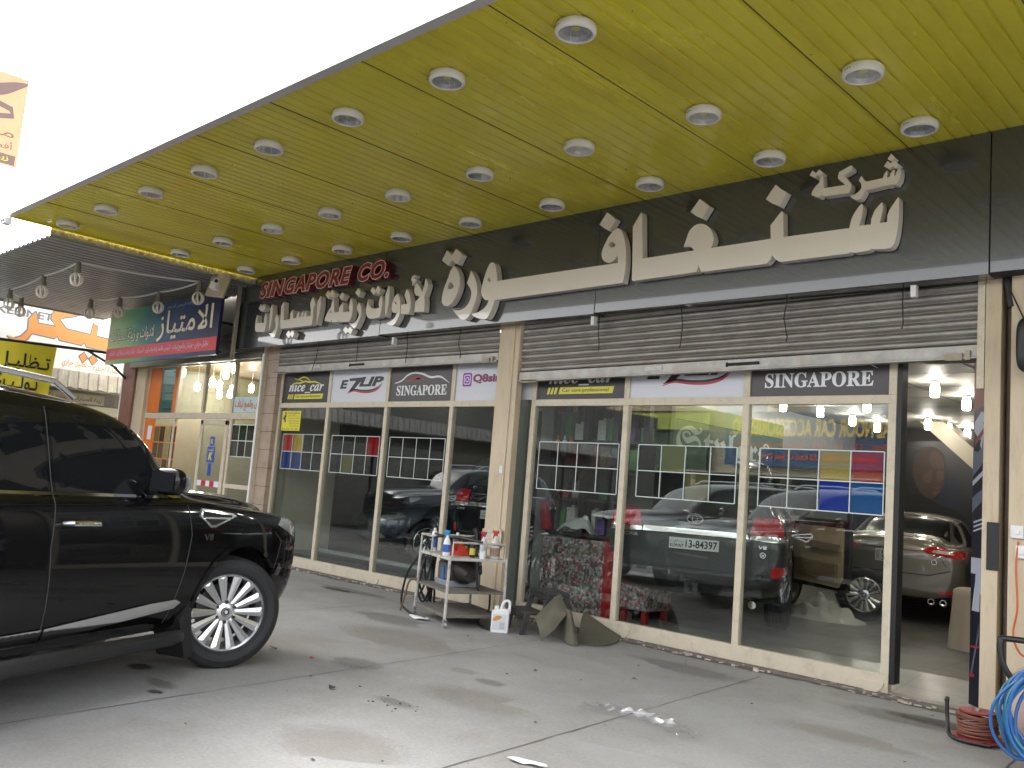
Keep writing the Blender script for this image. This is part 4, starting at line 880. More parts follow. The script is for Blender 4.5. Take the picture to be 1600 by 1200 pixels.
        # V8 mark
        m=MB(); letters(m,'V8',(0,0,.10,.045),lambda a,b,d:Vector((-.47+a,0,.955+b)) if s<0 else Vector((-.37-a,0,.955+b)),0,bold=.03,shear=.1)
        for v in m.v:
            h=bvh.ray_cast(Vector((v.x,s*4,v.z)),Vector((0,-s,0)))[0]
            if h: v.y=h.y+s*.006
        m.build('engine_mark',M['chrome'],t,local=True,fixn=False)
    # windscreen and rear glass, grille
    decal(t,bvh,'windscreen',[(-.50,-.72),(-.45,-.3),(-.45,.3),(-.50,.72),(-.93,.66),(-.98,.3),(-.98,-.3),(-.93,-.66)],'z',G,.004,step=.08)
    decal(t,bvh,'grille',[(-.46,.62),(.46,.62),(.50,.93),(-.50,.93)],'x+',M['trimblack'],.01)
    for b in (.70,.80,.90): decal(t,bvh,'grille_bar',strip([(-.46,b),(.46,b)],.014),'x+',M['chrome'],.02)
    decal(t,bvh,'lower_grille',[(-.6,.42),(.6,.42),(.55,.54),(-.55,.54)],'x+',M['trimblack'],.006)
    zr=xw(-3.98)
    return t,bvh,xw
def rear_detail(t,bvh,plate=True):
    yy=lambda v:v
    G=M['cargls_g']
    decal(t,bvh,'rear_glass',[(-.70,1.29),(.70,1.29),(.74,1.36),(.62,1.74),(.5,1.77),(-.5,1.77),(-.62,1.74),(-.74,1.36)],'x-',M['cargls_g'],.006,step=.07)
    for s in (1,-1):
        decal(t,bvh,'tail_light',[(s*.57,1.045),(s*.60,1.225),(s*.93,1.24),(s*.955,1.16),(s*.95,1.055)],'x-',M['taillight'],.018,step=.04)
        decal(t,bvh,'reversing_light',[(s*.57,1.0),(s*.57,1.04),(s*.95,1.05),(s*.955,.995),(s*.80,.985)],'x-',M['chrome'],.020,step=.04)
        decal(t,bvh,'rear_reflector',[(s*.80,.62),(s*.80,.73),(s*.93,.74),(s*.94,.63)],'x-',M['taillight'],.012,step=.04)
        decal(t,bvh,'tailgate_gap',strip([(s*.78,.985),(s*.77,.80),(s*.76,.62)],.004),'x-',M['seam'],.004)
    decal(t,bvh,'chrome_bar',[(-.56,1.0),(.56,1.0),(.55,1.055),(-.55,1.055)],'x-',M['chrome'],.022)
    decal(t,bvh,'tailgate_recess',[(-.40,.79),(.40,.79),(.46,.83),(.50,.98),(-.50,.98),(-.46,.83)],'x-',M['paint_grey'],.006)
    decal(t,bvh,'tailgate_gap',strip([(-.76,.64),(.76,.64)],.006),'x-',M['seam'],.004)
    decal(t,bvh,'bumper_step',[(-.90,.50),(.90,.50),(.92,.60),(-.92,.60)],'x-',M['paint_grey'],.05)
    decal(t,bvh,'bumper_recess',[(-.52,.42),(.52,.42),(.60,.50),(-.60,.50)],'x-',M['trimblack'],.012)
    xr=-4.14*2.85/3.0
    FR=lambda a,b,d:Vector((xr-.055-d,-a,b))      # a to the right seen from behind
    m=MB(); mats=[M['platewhite'],M['pblack']]
    m.poly([[(-.26,.84),(.26,.84),(.26,.955),(-.26,.955)]],FR,-.045,.0)
    m.cur=1
    letters(m,'13-84397',(-.085,.857,.245,.94),FR,.002,bold=.02); letters(m,'KUWAIT',(-.245,.855,-.105,.892),FR,.002,bold=.02); letters(m,arab('دولة الكويت'),(-.245,.902,-.105,.94),FR,.002,bold=.0)
    m.build('number_plate',mats,t,local=True)
    m=MB()
    ell=lambda rx,rz,n=28:[(rx*math.cos(6.2832*k/n),1.165+rz*math.sin(6.2832*k/n)) for k in range(n)]
    m.poly([ell(.088,.058),ell(.074,.046)],FR,-.03,.01)
    m.poly([ell(.03,.045),ell(.020,.036)],FR,-.03,.01)
    m.poly([[( .07*math.cos(6.2832*k/24),1.185+.018*math.sin(6.2832*k/24)) for k in range(24)],[( .058*math.cos(6.2832*k/24),1.185+.009*math.sin(6.2832*k/24)) for k in range(24)]],FR,-.03,.009)
    m.build('badge',M['chrome'],t,smooth=True,local=True)
    m=MB(); letters(m,'V8',(.66,.91,.745,.945),FR,-.02,bold=.03,ext=.01,shear=.1); letters(m,'GXR',(-.76,.935,-.60,.97),FR,-.02,bold=.03,ext=.01,shear=.1)
    m.poly([[(.71+.03*math.cos(6.2832*k/20),.85+.03*math.sin(6.2832*k/20)) for k in range(20)],[(.71+.023*math.cos(6.2832*k/20),.85+.023*math.sin(6.2832*k/20)) for k in range(20)]],FR,-.02,.0); m.poly([[(.695,.838),(.725,.838),(.718,.862),(.71,.85),(.702,.862)]],FR,-.02,0)
    m.build('rear_lettering',M['chrome'],t,local=True)
    m=MB(); m.box(xr-.10,xr+.1,-.075,.075,.40,.50); m.tube([(xr-.02,0,.42),(xr-.12,0,.43),(xr-.16,0,.50)],.02,8); m.build('tow_hitch',M['black'],t,local=True,bevel=.01)
    for s in (-.62,): 
        m=MB(); m.tube([(xr+.3,s,.33),(xr+.0,s,.33)],.04,14); m.build('exhaust',M['chrome'],t,local=True,smooth=True)
# the black SUV outside
AX=Vector((-6.34,3.60,0)); hd=R(-24)
# heading azimuth -24 deg from +y: local +x -> (sin,cos)
rzP=math.pi/2-hd
off=Vector((math.sin(hd),math.cos(hd),0)); rightv=Vector((math.cos(hd),-math.sin(hd),0))
pl=Vector((-6.315,3.643,0))-rightv*.845-off*.09
patrol,pb,_=suv('parked_car','glossy black SUV parked nose in at the shop front, front wheel steered towards the viewer',M['paint_black'],tuple(pl),rzP,3.075,R(-34))
decal(patrol,pb,'rear_glass',[(-.70,1.29),(.70,1.29),(.62,1.74),(-.62,1.74)],'x-',M['carglass'],.006,step=.07)
for s in (1,-1): decal(patrol,pb,'tail_light',[(s*.66,.95),(s*.68,1.20),(s*.93,1.2),(s*.95,.98)],'x-',M['taillight'],.014,step=.05)
# the dark grey SUV in the shop
th=R(-25); hv=Vector((math.sin(th),math.cos(th),0)); rv=Vector((math.cos(th),-math.sin(th),0)); S_=1.017
rc=Vector((-5.276,8.50,0)); fa=rc+hv*(4.14*2.85/3.0)*S_
lc,lb,lx=suv('display_car','dark grey SUV seen from behind through the sliding shop front, right front door open',M['paint_grey'],(fa.x,fa.y,.137),math.pi/2-th,2.85,R(-20),scale=S_,tilt=0)
rear_detail(lc,lb)
# its open front door with beige lining
hx,hyv=-.60,-.95
TD=Matrix.Translation((hx,hyv,0))@Matrix.Rotation(R(38),4,'Z')
m=MB(); dp=lambda a,b,d:TD@Vector((-a,d,b))
m.poly([[(0,.36),(1.08,.36),(1.12,.8),(1.10,1.22),(0,1.2)]],dp,-.06,.0); m.poly([[(.05,1.22),(1.10,1.22),(1.06,1.70),(.62,1.70),(.30,1.5)],[(.16,1.26),(1.04,1.26),(1.0,1.65),(.64,1.65),(.36,1.48)]],dp,-.05,-.02)
do=m.build('front_door',M['paint_grey'],lc,local=True)
m=MB(); m.poly([[(.06,.42),(.96,.40),(1.03,.52),(1.03,1.16),(.06,1.16)]],dp,.001,.03); m.build('door_lining',M['beigeleather'],do,local=True,bevel=.01)
m=MB(); m.poly([[(.10,.50),(.95,.48),(.95,.70),(.10,.72)]],dp,.03,.06); m.poly([[(.35,.88),(.95,.86),(.98,.95),(.35,.97)]],dp,.03,.08); m.build('armrest',mat('tan_armrest',(.30,.22,.13),.5),do,local=True,bevel=.008)
m=MB(); m.poly([[(.16,1.26),(1.04,1.26),(1.0,1.65),(.64,1.65),(.36,1.48)]],dp,-.04,-.035); m.build('door_window',M['glass2'],do,local=True)
# ------------------------------------------------------------------ bronze sedan behind it
SED=[(.93,.38,.52,.62,.66,.67,.50,.58,.56,.46,.34),(.89,.26,.52,.69,.73,.75,.74,.80,.78,.66,.44),(.62,.20,.52,.77,.82,.85,.84,.895,.86,.76,.5),(0,.19,.56,.85,.90,.93,.86,.92,.885,.79,.52),
 (-.52,.19,.60,.905,.95,.985,.86,.92,.885,.80,.56),(-.70,.19,.60,.92,.985,1.02,.86,.92,.885,.80,.60),(-1.22,.19,.62,.93,1.235,1.27,.86,.92,.885,.80,.60),(-1.62,.19,.62,.935,1.365,1.41,.86,.92,.885,.80,.575),
 (-2.2,.19,.62,.94,1.395,1.445,.86,.92,.885,.80,.57),(-2.75,.19,.62,.95,1.355,1.405,.86,.92,.885,.80,.565),(-3.10,.2,.63,.96,1.21,1.25,.86,.92,.885,.80,.58),(-3.42,.21,.64,.965,1.08,1.11,.86,.915,.88,.79,.62),
 (-3.66,.23,.66,.965,1.06,1.095,.85,.905,.87,.77,.62),(-3.84,.27,.68,.955,1.055,1.09,.82,.88,.85,.74,.60),(-3.90,.32,.68,.90,.96,.97,.76,.83,.80,.66,.54),(-3.93,.44,.66,.80,.84,.84,.62,.70,.68,.52,.42)]
def sedan(name,label,paint,loc,rz,scale=1,group=None):
    wb=2.825; t=thing(name,label,'car',loc,rz,group); t.scale=(scale,)*3
    body,bvh=car_body(t,SED,paint,[(0,.345,.375),(-wb,.345,.375)],.915,creases=((5,.3),))
    for s,ax in ((1,'y+'),(-1,'y-')):
        decal(t,bvh,'front_window',[(-.86,.975),(-1.98,.985),(-1.98,1.325),(-1.70,1.325),(-1.42,1.26),(-1.10,1.11)],ax,M['carglass'],.003)
        decal(t,bvh,'rear_window',[(-2.04,.985),(-2.96,1.0),(-3.12,1.06),(-3.02,1.15),(-2.70,1.295),(-2.04,1.33)],ax,M['carglass'],.003)
        for pts in ([(-.62,.90),(-.60,.6),(-.64,.28)],[(-2.01,.98),(-2.02,.7),(-1.98,.28)],[(-2.93,.98),(-2.78,.75),(-2.60,.60),(-2.5,.30)]): decal(t,bvh,'door_gap',strip(pts,.004),ax,M['seam'],.0035)
        for hx in (-1.86,-2.74):
            m=MB(); m.tube([(hx-.01,s*.885,.845),(hx+.01,s*.935,.85),(hx+.16,s*.938,.85),(hx+.18,s*.885,.85)],.013,8); m.build('door_handle',paint,t,smooth=True,local=True)
        mirror_unit(t,-.88,s*.84,1.02,s,paint)
        decal(t,bvh,'headlight',[(.38,.72),(.46,.79),(.66,.76),(.84,.68),(.80,.63),(.60,.665)],ax,M['headlight'],.006,step=.04)
        decal(t,bvh,'tail_light',[(s*.40,.93),(s*.50,.985),(s*.80,.985),(s*.875,.92),(s*.86,.845),(s*.62,.885),(s*.46,.90)],'x-',M['taillight'],.014,step=.04)
        decal(t,bvh,'tail_light_side',[(-3.50,.945),(-3.80,.955),(-3.86,.90),(-3.83,.85),(-3.62,.90)],ax,M['taillight'],.008,step=.04)
        decal(t,bvh,'reversing_light',[(s*.52,.915),(s*.54,.945),(s*.74,.94),(s*.78,.905),(s*.70,.90)],'x-',M['whitelens'],.020,step=.04)
        decal(t,bvh,'rear_reflector',[(s*.62,.405),(s*.62,.435),(s*.80,.445),(s*.81,.415)],'x-',M['taillight'],.012,step=.05)
        for q in (.52,.66):
            m=MB(); m.lathe([(.030,0),(.042,0),(.046,.01),(.046,.12),(.030,.12)],Matrix.Translation((-3.90,s*q,.29))@Matrix.Rotation(R(90),4,'Y'),20); m.build('exhaust_tip',M['chrome'],t,smooth=True,local=True)
        wheel(t,0,s*.80,.335,.335,.23,.235,10,s,0,'silver',False); wheel(t,-wb,s*.80,.335,.335,.23,.235,10,s,0,'silver',False)
    decal(t,bvh,'windscreen',[(-.74,-.68),(-.70,0),(-.74,.68),(-1.52,.56),(-1.58,0),(-1.52,-.56)],'z',M['carglass'],.004,step=.08)
    decal(t,bvh,'rear_glass',[(-2.74,-.52),(-2.70,0),(-2.74,.52),(-3.36,.64),(-3.40,0),(-3.36,-.64)],'z',M['carglass'],.004,step=.08)
    decal(t,bvh,'boot_gap',strip([(-.74,.70),(-.50,.62),(.50,.62),(.74,.70)],.005),'x-',M['seam'],.004)
    decal(t,bvh,'boot_gap',strip([(.40,.93),(.60,.87),(.70,.74)],.004),'x-',M['seam'],.004)
    decal(t,bvh,'boot_gap',strip([(-.40,.93),(-.60,.87),(-.70,.74)],.004),'x-',M['seam'],.004)
    decal(t,bvh,'rear_diffuser',[(-.72,.26),(.72,.26),(.78,.38),(.55,.33),(-.55,.33),(-.78,.38)],'x-',M['trimblack'],.02)
    decal(t,bvh,'boot_trim',strip([(-.42,.925),(.42,.925)],.008),'x-',M['chrome'],.012)
    decal(t,bvh,'grille',[(-.5,.46),(.5,.46),(.6,.60),(-.6,.60)],'x+',M['trimblack'],.01)
    FR=lambda a,b,d:Vector((-3.945-d,-a,b))
    m=MB(); mats=[M['platewhite'],M['pblack']]; m.poly([[(-.165,.745),(.165,.745),(.165,.90),(-.165,.90)]],FR,-.05,0); m.cur=1
    letters(m,'16',(-.085,.83,-.0,.89),FR,.002,bold=.02); letters(m,'57',(-.085,.755,.0,.82),FR,.002,bold=.02); letters(m,'KUWAIT',(-.15,.76,-.11,.885),FR,.002,bold=.0)
    m.build('number_plate',mats,t,local=True)
    m=MB(); e=lambda a,b,n=24:[(a*math.cos(6.283*k/n),.985+b*math.sin(6.283*k/n)) for k in range(n)]
    m.poly([e(.055,.036),e(.046,.028)],FR,-.08,-.02); m.poly([e(.018,.028),e(.011,.021)],FR,-.08,-.02); m.build('badge',M['chrome'],t,local=True)
    m=MB(); c=[(.55+.035*math.cos(6.283*k/20),.79+.035*math.sin(6.283*k/20)) for k in range(20)]; c2=[(.55+.028*math.cos(6.283*k/20),.79+.028*math.sin(6.283*k/20)) for k in range(20)]
    m.poly([c,c2],FR,-.06,-.02); m.build('round_sticker',M['chrome'],t,local=True)
    return t
th=R(-8); hv=Vector((math.sin(th),math.cos(th),0)); fc=Vector((-4.645,12.32,.15))+hv*3.93*1.018
sedan('display_car','bronze grey sedan seen from behind through the open shop doorway',M['paint_bronze'],(fc.x,fc.y,.165),math.pi/2-th,1.018)
# ------------------------------------------------------------------ cars parked on the forecourt outside the frame, seen mirrored in the glass
def repaint(o,paint,old):
    for c in [o]+list(o.children_recursive):
        if c.type=='MESH':
            for sl_ in c.material_slots:
                if sl_.material==old: sl_.link='OBJECT'; sl_.material=paint
CARS2=[(lc,(-16.9,1.6,0),95,M['paint_blue'],'slate blue SUV parked on the forecourt by the corner building, mirrored in the shop windows'),
       (patrol,(-9.7,2.1,0),114,M['paint_black'],'black SUV added out of direct view beyond the nearer one to darken reflections'),  # added so its dark mirror image covers the bright ground in the panes
       (patrol,(-2.6,-8.6,0),-75,M['paint_grey'],'dark grey SUV parked across the forecourt facing the road')]
for src,loc,rz,pt,lab in CARS2:
    c=copy_tree(src); c.location=loc; c.rotation_euler=(0,0,R(rz)); c['label']=lab; c.name='parked_car'; c['group']='cars parked outside on the forecourt'
    repaint(c,pt,M['paint_black'] if src is patrol else M['paint_grey'])
wh=thing('alloy_wheel','multi spoke alloy wheel standing on the shop floor left of the bronze sedan','wheel',(-4.80,11.95,.135),R(14)); wheel(wh,0,0,.34,.34,.2,.225,14,-1)
th=R(-153); hv=Vector((math.sin(th),math.cos(th),0)); fc=Vector((-12.15,9.25,0))-hv*.93
sb=sedan('display_car','slate blue sedan behind the left shop window, bonnet pointing left',M['paint_blue'],(fc.x,fc.y,.18),math.pi/2-th)
c=copy_tree(lc); c.location=(-8.78,9.0+4.0,.18); c.rotation_euler=(0,0,R(90)); c['label']='black SUV behind the left shop window next to the pillar, red tail light showing'; repaint(c,M['paint_black'],M['paint_grey'])
for ch in list(c.children):
    if ch.name.startswith('front_door'):
        for q in list(ch.children_recursive)+[ch]: bpy.data.objects.remove(q)
# ------------------------------------------------------------------ inside the shop: lamps
M['cfl']=mat('lit_lamp_tube',(1,1,1),.5,emit=(1,.93,.80),es=13)
def ceil_lamp():
    t=thing('ceiling_lamp','x','ceiling light',(0,0,3.255))
    m=MB(); m.lathe([(0,-.008),(.06,-.008),(.055,-.03),(.035,-.05),(0,-.05)],n=20); m.build('lamp_base',M['white'],t,local=True,smooth=True)
    m=MB(); m.lathe([(0,-.05),(.045,-.055),(.052,-.08),(.052,-.19),(.04,-.205),(0,-.21)],n=20); m.build('lamp_tube',M['cfl'],t,local=True,smooth=True)
    return t
cl=ceil_lamp(); first=True
LPOS=[(-2.75,8.95,'just inside the doorway at the right'),(-3.9,11.7,'over the bronze sedan boot'),(-3.95,13.1,'right of the lamp over the sedan boot'),(-5.4,15.9,'left of the three far doorway lamps'),(-5.3,16.65,'middle of the three far doorway lamps'),(-5.25,17.5,'beside the sloping stair underside'),
 (-6.7,13.2,'left in the pane with the coloured films'),(-6.45,14.0,'second in the pane with the coloured films'),(-6.5,15.4,'low in the pane with the coloured films'),(-5.4,13.3,'upper right in the pane with the coloured films'),(-6.5,16.5,'lowest in the pane with the coloured films'),
 (-7.0,9.6,'above the display cabinet'),(-5.6,10.4,'above the dark grey SUV roof'),(-4.2,9.6,'above the dark grey SUV door')]
for x,y,d in LPOS:
    o=cl if first else copy_tree(cl); first=False; o.location=(x,y,3.255); o['label']='lit tube lamp, '+d; o['group']='lit tube lamps on the shop ceilings'
for x,y,d in ((-11.9,12.5,'added to brighten the slate blue sedan'),(-9.2,15.0,'added as fill far back behind the left window')):  # two lamps added to brighten the dark left room
    o=copy_tree(cl); o.location=(x,y,3.255); o['label']='lit tube lamp, '+d; o['group']='lit tube lamps on the shop ceilings'
# poster with a dark portrait (generic), staircase underside, boards
M['posterdark']=mat('poster_black',(.008,.008,.012),.35); M['skin']=mat('poster_skin_tone',(.066,.037,.028),.5); M['skin2']=mat('poster_skin_shade',(.040,.023,.018),.5); M['cloth']=mat('poster_black_coat',(.004,.004,.005),.6); M['bluep']=mat('poster_blue',(.006,.009,.025),.5)
t=thing('wall_poster','large dark wall poster of a bald man in a black top above the bronze sedan','poster',(-5.6,17.9,1.0))
m=MB(); m.box(-7.4,-4.6,17.93,17.97,.4,3.02); m.build('poster_sheet',M['posterdark'],t)
F=lambda a,b,d:Vector((-6.02+a*.9,17.93-d,2.27+b*.9))
def smooth_loop(pts,n=6):
    P=[Vector(p) for p in pts]; out=[];N=len(P)
    for i in range(N):
        p0,p1,p2,p3=P[i-1],P[i],P[(i+1)%N],P[(i+2)%N]
        for k in range(n):
            t_=k/n; out.append(tuple(.5*((2*p1)+(p2-p0)*t_+(2*p0-5*p1+4*p2-p3)*t_*t_+(3*p1-p0-3*p2+p3)*t_**3)))
    return out
m=MB(); mats=[M['skin2'],M['skin'],M['cloth'],M['bluep']]
m.cur=3; m.poly([[(.1,-.6),(.62,-.6),(.55,.1),(.30,.0)]],F,.001,.002)
m.cur=2; m.poly([smooth_loop([(-1.0,-1.0),(-.9,-.55),(-.45,-.36),(-.2,-.3),(.2,-.5),(.55,-.62),(.8,-1.0)])],F,.001,.003)
m.cur=0; m.poly([smooth_loop([(-.36,.2),(-.30,.55),(-.05,.72),(.22,.62),(.30,.3),(.29,.08),(.22,-.22),(.04,-.38),(-.14,-.32),(-.28,-.12)])],F,.001,.005)
m.cur=1; m.poly([smooth_loop([(.05,.62),(.22,.52),(.27,.28),(.14,.26),(.04,.30),(-.02,.45)])],F,.001,.006); m.poly([smooth_loop([(-.05,.18),(.03,.20),(.02,-.02),(-.10,-.06),(-.15,.06)])],F,.001,.006)
m.poly([smooth_loop([(.14,.20),(.19,.20),(.22,.0),(.13,-.02)])],F,.001,.006); m.poly([smooth_loop([(.16,.20),(.26,.19),(.26,.02),(.21,.04)])],F,.001,.0055); m.poly([smooth_loop([(.06,-.13),(.20,-.11),(.18,-.17),(.09,-.18)])],F,.001,.0065); m.poly([smooth_loop([(.06,-.24),(.18,-.22),(.14,-.30),(.06,-.30)])],F,.001,.006)
m.cur=0; m.poly([smooth_loop([(-.11,.255),(.0,.24),(.02,.262),(-.09,.278)])],F,.001,.007); m.poly([smooth_loop([(.17,.24),(.26,.25),(.25,.268),(.18,.26)])],F,.001,.007)
m.build('portrait',mats,t)
m=MB(); 
vs=[(-5.75,3.25),(-5.35,3.25),(-3.2,1.30),(-3.2,.95)]
m.poly([vs],lambda a,b,d:Vector((a,17.2-d,b)),0,.7); o=m.build('staircase',M['beigewall'],base=(-3.2,17,0)); tag(o,'pale underside of a sloping staircase at the back of the shop','staircase')
t=thing('wall_sign','dull green board with lime top band and pale blackletter writing on the inner wall','sign',(-7.5,12.5,2.0))
SFN=lambda a,b,d:Vector((-7.49+d,a,b)); m=MB(); m.box(-7.52,-7.49,10.5,14.8,2.02,2.72); m.build('sign_board',mat('dull_green_board',(.05,.09,.045),.6),t)
m=MB(); m.box(-7.52,-7.48,10.5,14.8,2.73,2.98); m.build('top_band',mat('lime_band',(.26,.31,.05),.6),t)
m=MB(); letters(m,fraktur('Stylers'),(11.4,2.10,14.3,2.66),SFN,.004,bold=.01); m.build('lettering',mat('pale_letter',(.42,.48,.44),.6),t)
# shelves with stock at the left of the right shop
M['shelfblack']=mat('black_shelving',(.012,.012,.013),.4)
M['floral']=ramp_mat('sticker_collage',[(.0,(.02,.02,.02)),(.3,(.30,.29,.28)),(.42,(.05,.05,.055)),(.55,(.34,.02,.03)),(.65,(.42,.40,.37)),(.75,(.04,.04,.05)),(.88,(.04,.12,.04)),(1,(.30,.30,.31))],34,kind='vor',rough=.5)
t=thing('display_cabinet','black open display cabinet above the sticker covered counter','cabinet',(-7.0,8.9,.9))
m=MB()
for x in (-7.50,-6.98,-6.52,-6.08): m.box(x-.04,x+.04,8.62,8.70,1.0,2.95); m.box(x-.02,x+.02,9.1,9.16,1.0,2.95)
m.build('uprights',M['shelfblack'],t)
for z in (.98,1.40,1.78,2.12,2.9):
    m=MB(); m.box(-7.51,-6.05,8.60,9.18,z,z+.035); m.build('shelf',M['shelfblack'],t)
m=MB(); m.box(-7.5,-6.06,9.16,9.18,1.0,2.95); m.build('back_panel',mat('dim_back_panel',(.07,.065,.06),.6,var=.6,vs=7),t)
rs=random.Random(21)
PK=[('red packet',(.45,.03,.03)),('purple packet',(.10,.05,.20)),('yellow packet',(.50,.42,.04)),('white packet',(.55,.55,.52)),('orange packet',(.48,.14,.02)),('green packet',(.06,.22,.06))]
PM=[mat(n.replace(' ','_'),c,.4,var=.35,vs=25) for n,c in PK]
sh=['lowest shelf','second shelf','third shelf','top shelf']
k=0
for zi,z in enumerate((1.015,1.435,1.815,2.155)):
    x=-7.40
    while x<-6.16:
        wd=rs.uniform(.06,.14); hh=rs.uniform(.13,.30); i=rs.randrange(6)
        if abs(x+wd/2+6.98)>.08+wd/2-.04 and abs(x+wd/2+6.52)>.08+wd/2-.04:
            m=MB(); m.box(x,x+wd,8.72,8.86,z,z+hh); m.box(x+wd*.35,x+wd*.65,8.76,8.82,z+hh,z+hh+.03)
            o=m.build('packet',PM[i],base=(x+wd/2,8.8,z),bevel=.006)
            tag(o,'%s on the %s of the black display cabinet, %s'%(PK[i][0],sh[zi],('at its left','left of its middle','right of its middle','at its right')[min(3,int((x+7.4)/1.24*4))]),'packet','packets on the display cabinet shelves')
        x+=wd+rs.uniform(.02,.10)
# air fresheners hanging
t=None
for k,(x,c) in enumerate(((-7.38,0),(-7.30,1),(-7.22,1),(-7.14,2),(-7.38,4),(-7.27,3),(-7.16,4))):
    z=2.50 if k<4 else 1.95
    m=MB(); m.box(x-.03,x+.03,8.56,8.575,z,z+.2); m.poly([[(x-.012,z+.2),(x+.012,z+.2),(x+.012,z+.25),(x-.012,z+.25)]],lambda a,b,d:Vector((a,8.57-d,b)),0,.01)
    o=m.build('hanging_packet',PM[c],base=(x,8.57,z)); tag(o,'%s hanging, %s row left of the cabinet, %s'%(PK[c][0],'upper' if k<4 else 'lower',['first','second','third','fourth','first','second','third'][k]+' from the left'),'air freshener','air fresheners hanging by the display cabinet')
t=thing('sticker_counter','counter covered in a collage of stickers with a red strip, under the black cabinet','counter',(-6.9,8.9,0))
m=MB(); m.box(-7.5,-6.52,8.55,9.15,.0,.95); m.build('front_panel',M['floral'],t)
m=MB(); m.box(-6.515,-6.33,8.54,8.6,.02,.96); m.build('red_strip',mat('red_strip',(.30,.01,.015),.3),t)
t=thing('sticker_stool','low seat covered in sticker collage on red legs beside the counter','stool',(-6.1,8.9,0))
m=MB(); m.box(-6.30,-5.92,8.6,9.1,.22,.72); m.build('seat_box',M['floral'],t,bevel=.02)
for x in (-6.26,-5.97):
    for y in (8.66,9.04): m=MB(); m.box(x-.03,x+.03,y-.03,y+.03,0.02,.22); m.build('leg',mat('red_leg',(.25,.015,.015),.4),t)
# folded towels / red item on the cabinet shelf
m=MB(); m.grid(lambda u,v:Vector((-7.30+.55*u,8.56+.22*v,1.02+.22*math.sin(3.1*u)*math.sin(2.6*v+.3)+.03*math.sin(9*u+4*v))),14,8)
o=m.build('white_towel',mat('white_towel',(.50,.50,.48),.9),base=(-7.0,8.6,1.02),smooth=True,solid=.02); tag(o,'crumpled white towel on the lowest cabinet shelf','towel')
m=MB(); T=Matrix.Translation((-7.42,8.52,1.02))@Matrix.Rotation(R(-12),4,'Y'); m.box(-.05,.05,-.05,.05,0,.36,T); o=m.build('red_canister',PM[0],base=(-7.42,8.52,1.02),bevel=.015); tag(o,'tall red canister leaning at the left of the cabinet','canister')
# white sheet crumpled on the floor by the open door
rs=random.Random(4)
def crumple(cx,cy,rx,ry,h,z0,seed):
    r=random.Random(seed); ph=[(r.uniform(2,9),r.uniform(2,9),r.uniform(0,6)) for _ in range(7)]
    def f(u,v):
        a=2*math.pi*u; q=v; x=rx*q*math.cos(a); y=ry*q*math.sin(a)
        n=sum(math.sin(p[0]*x*2/rx+p[1]*y*2/ry*.6+p[2]) for p in ph)/7
        return Vector((cx+x*(1+.25*n),cy+y*(1+.25*n),z0+max(.004,h*(1-q**1.6)*(0.75+.9*n))))
    m=MB(); m.grid(f,40,14); return m
c=crumple(-5.15,11.55,.50,.35,.34,floor_z(11.5),3); o=c.build('dust_sheet',mat('white_dust_sheet',(.62,.60,.55),.8),base=(-5.15,11.55,.14),smooth=True,sharp=25); tag(o,'crumpled white dust sheet on the shop floor below the open car door','sheet')
# beige covered thing by the doorway
def drape(u,v):
    a=2*math.pi*u; r=.30+.10*(v)+.018*math.sin(7*a)*v; 
    if v<.25: r=.30*(v/.25)**.5
    z=.86-.86*max(0,(v-.22)/.78)
    return Vector((-3.17+.72*r*math.cos(a),11.0+.72*r*math.sin(a),max(floor_z(11.0)+.003,z*.80+.10)))
m=MB(); m.grid(drape,48,16); o=m.build('covered_stand',mat('beige_cover_cloth',(.44,.37,.28),.8,var=.06),base=(-3.17,11.0,.12),smooth=True,sharp=60); tag(o,'stand draped in plain beige cloth just inside the doorway','covered stand')
# narrow banner on the door jamb
t=thing('jamb_banner','narrow dark printed banner on the right jamb of the doorway','banner',(-2.3,8.0,.1))
BT=lambda a,b,d:Vector((-2.385+.165*a,8.12-.17*a,b))+Vector((-.72,-.69,0))*d
m=MB(); m.poly([[(0,.05),(1,.05),(1,2.88),(0,2.88)]],BT,-.02,0); m.build('banner_sheet',mat('banner_navy',(.012,.014,.025),.35),t)
bm_=[mat('banner_maroon',(.16,.04,.035),.4),mat('banner_pale',(.40,.42,.50),.4),mat('banner_red',(.40,.02,.03),.4),mat('banner_slate',(.10,.12,.17),.4),mat('banner_black',(.006,.006,.008),.4)]
m=MB()
def bp(c,l,d=.002): m.cur=c; m.poly([l],BT,.0005,d)
bp(0,[(0,2.45),(1,2.5),(1,2.88),(0,2.88)]); bp(1,[(.1,2.36),(.5,2.44),(.9,2.40),(.6,2.34),(.95,2.25),(.4,2.2),(.05,2.28)]); bp(3,[(0,1.9),(.5,1.98),(1,2.1),(1,2.2),(.3,2.1),(0,2.12)])
bp(1,[(0,1.82),(1,1.95),(1,1.99),(0,1.86)]); bp(3,[(0,1.6),(1,1.75),(1,1.84),(0,1.72)]); bp(1,[(.45,2.16),(.60,2.26),(.66,2.24),(.56,2.12)]); bp(0,[(.1,2.14),(.9,2.3),(.9,2.34),(.1,2.2)],.003)
for k in range(3): bp(1,[(.12,1.44+.035*k),(.75,1.475+.035*k),(.75,1.49+.035*k),(.12,1.455+.035*k)])
bp(1,[(0,1.23),(1,1.23),(1,.86),(.72,.80),(.1,.80),(.30,1.05),(.32,1.10),(0,1.10)]); bp(4,[(.62,.95),(.9,.86),(.95,.55),(.6,.6)],.003); bp(3,[(.1,.3),(.2,.3),(.75,.75),(.65,.75)])
bp(2,[(0,.50),(.6,.515),(.6,.53),(0,.515)]); bp(2,[(0,.27),(.35,.275),(.35,.30),(0,.295)])
m.build('print',bm_,t)
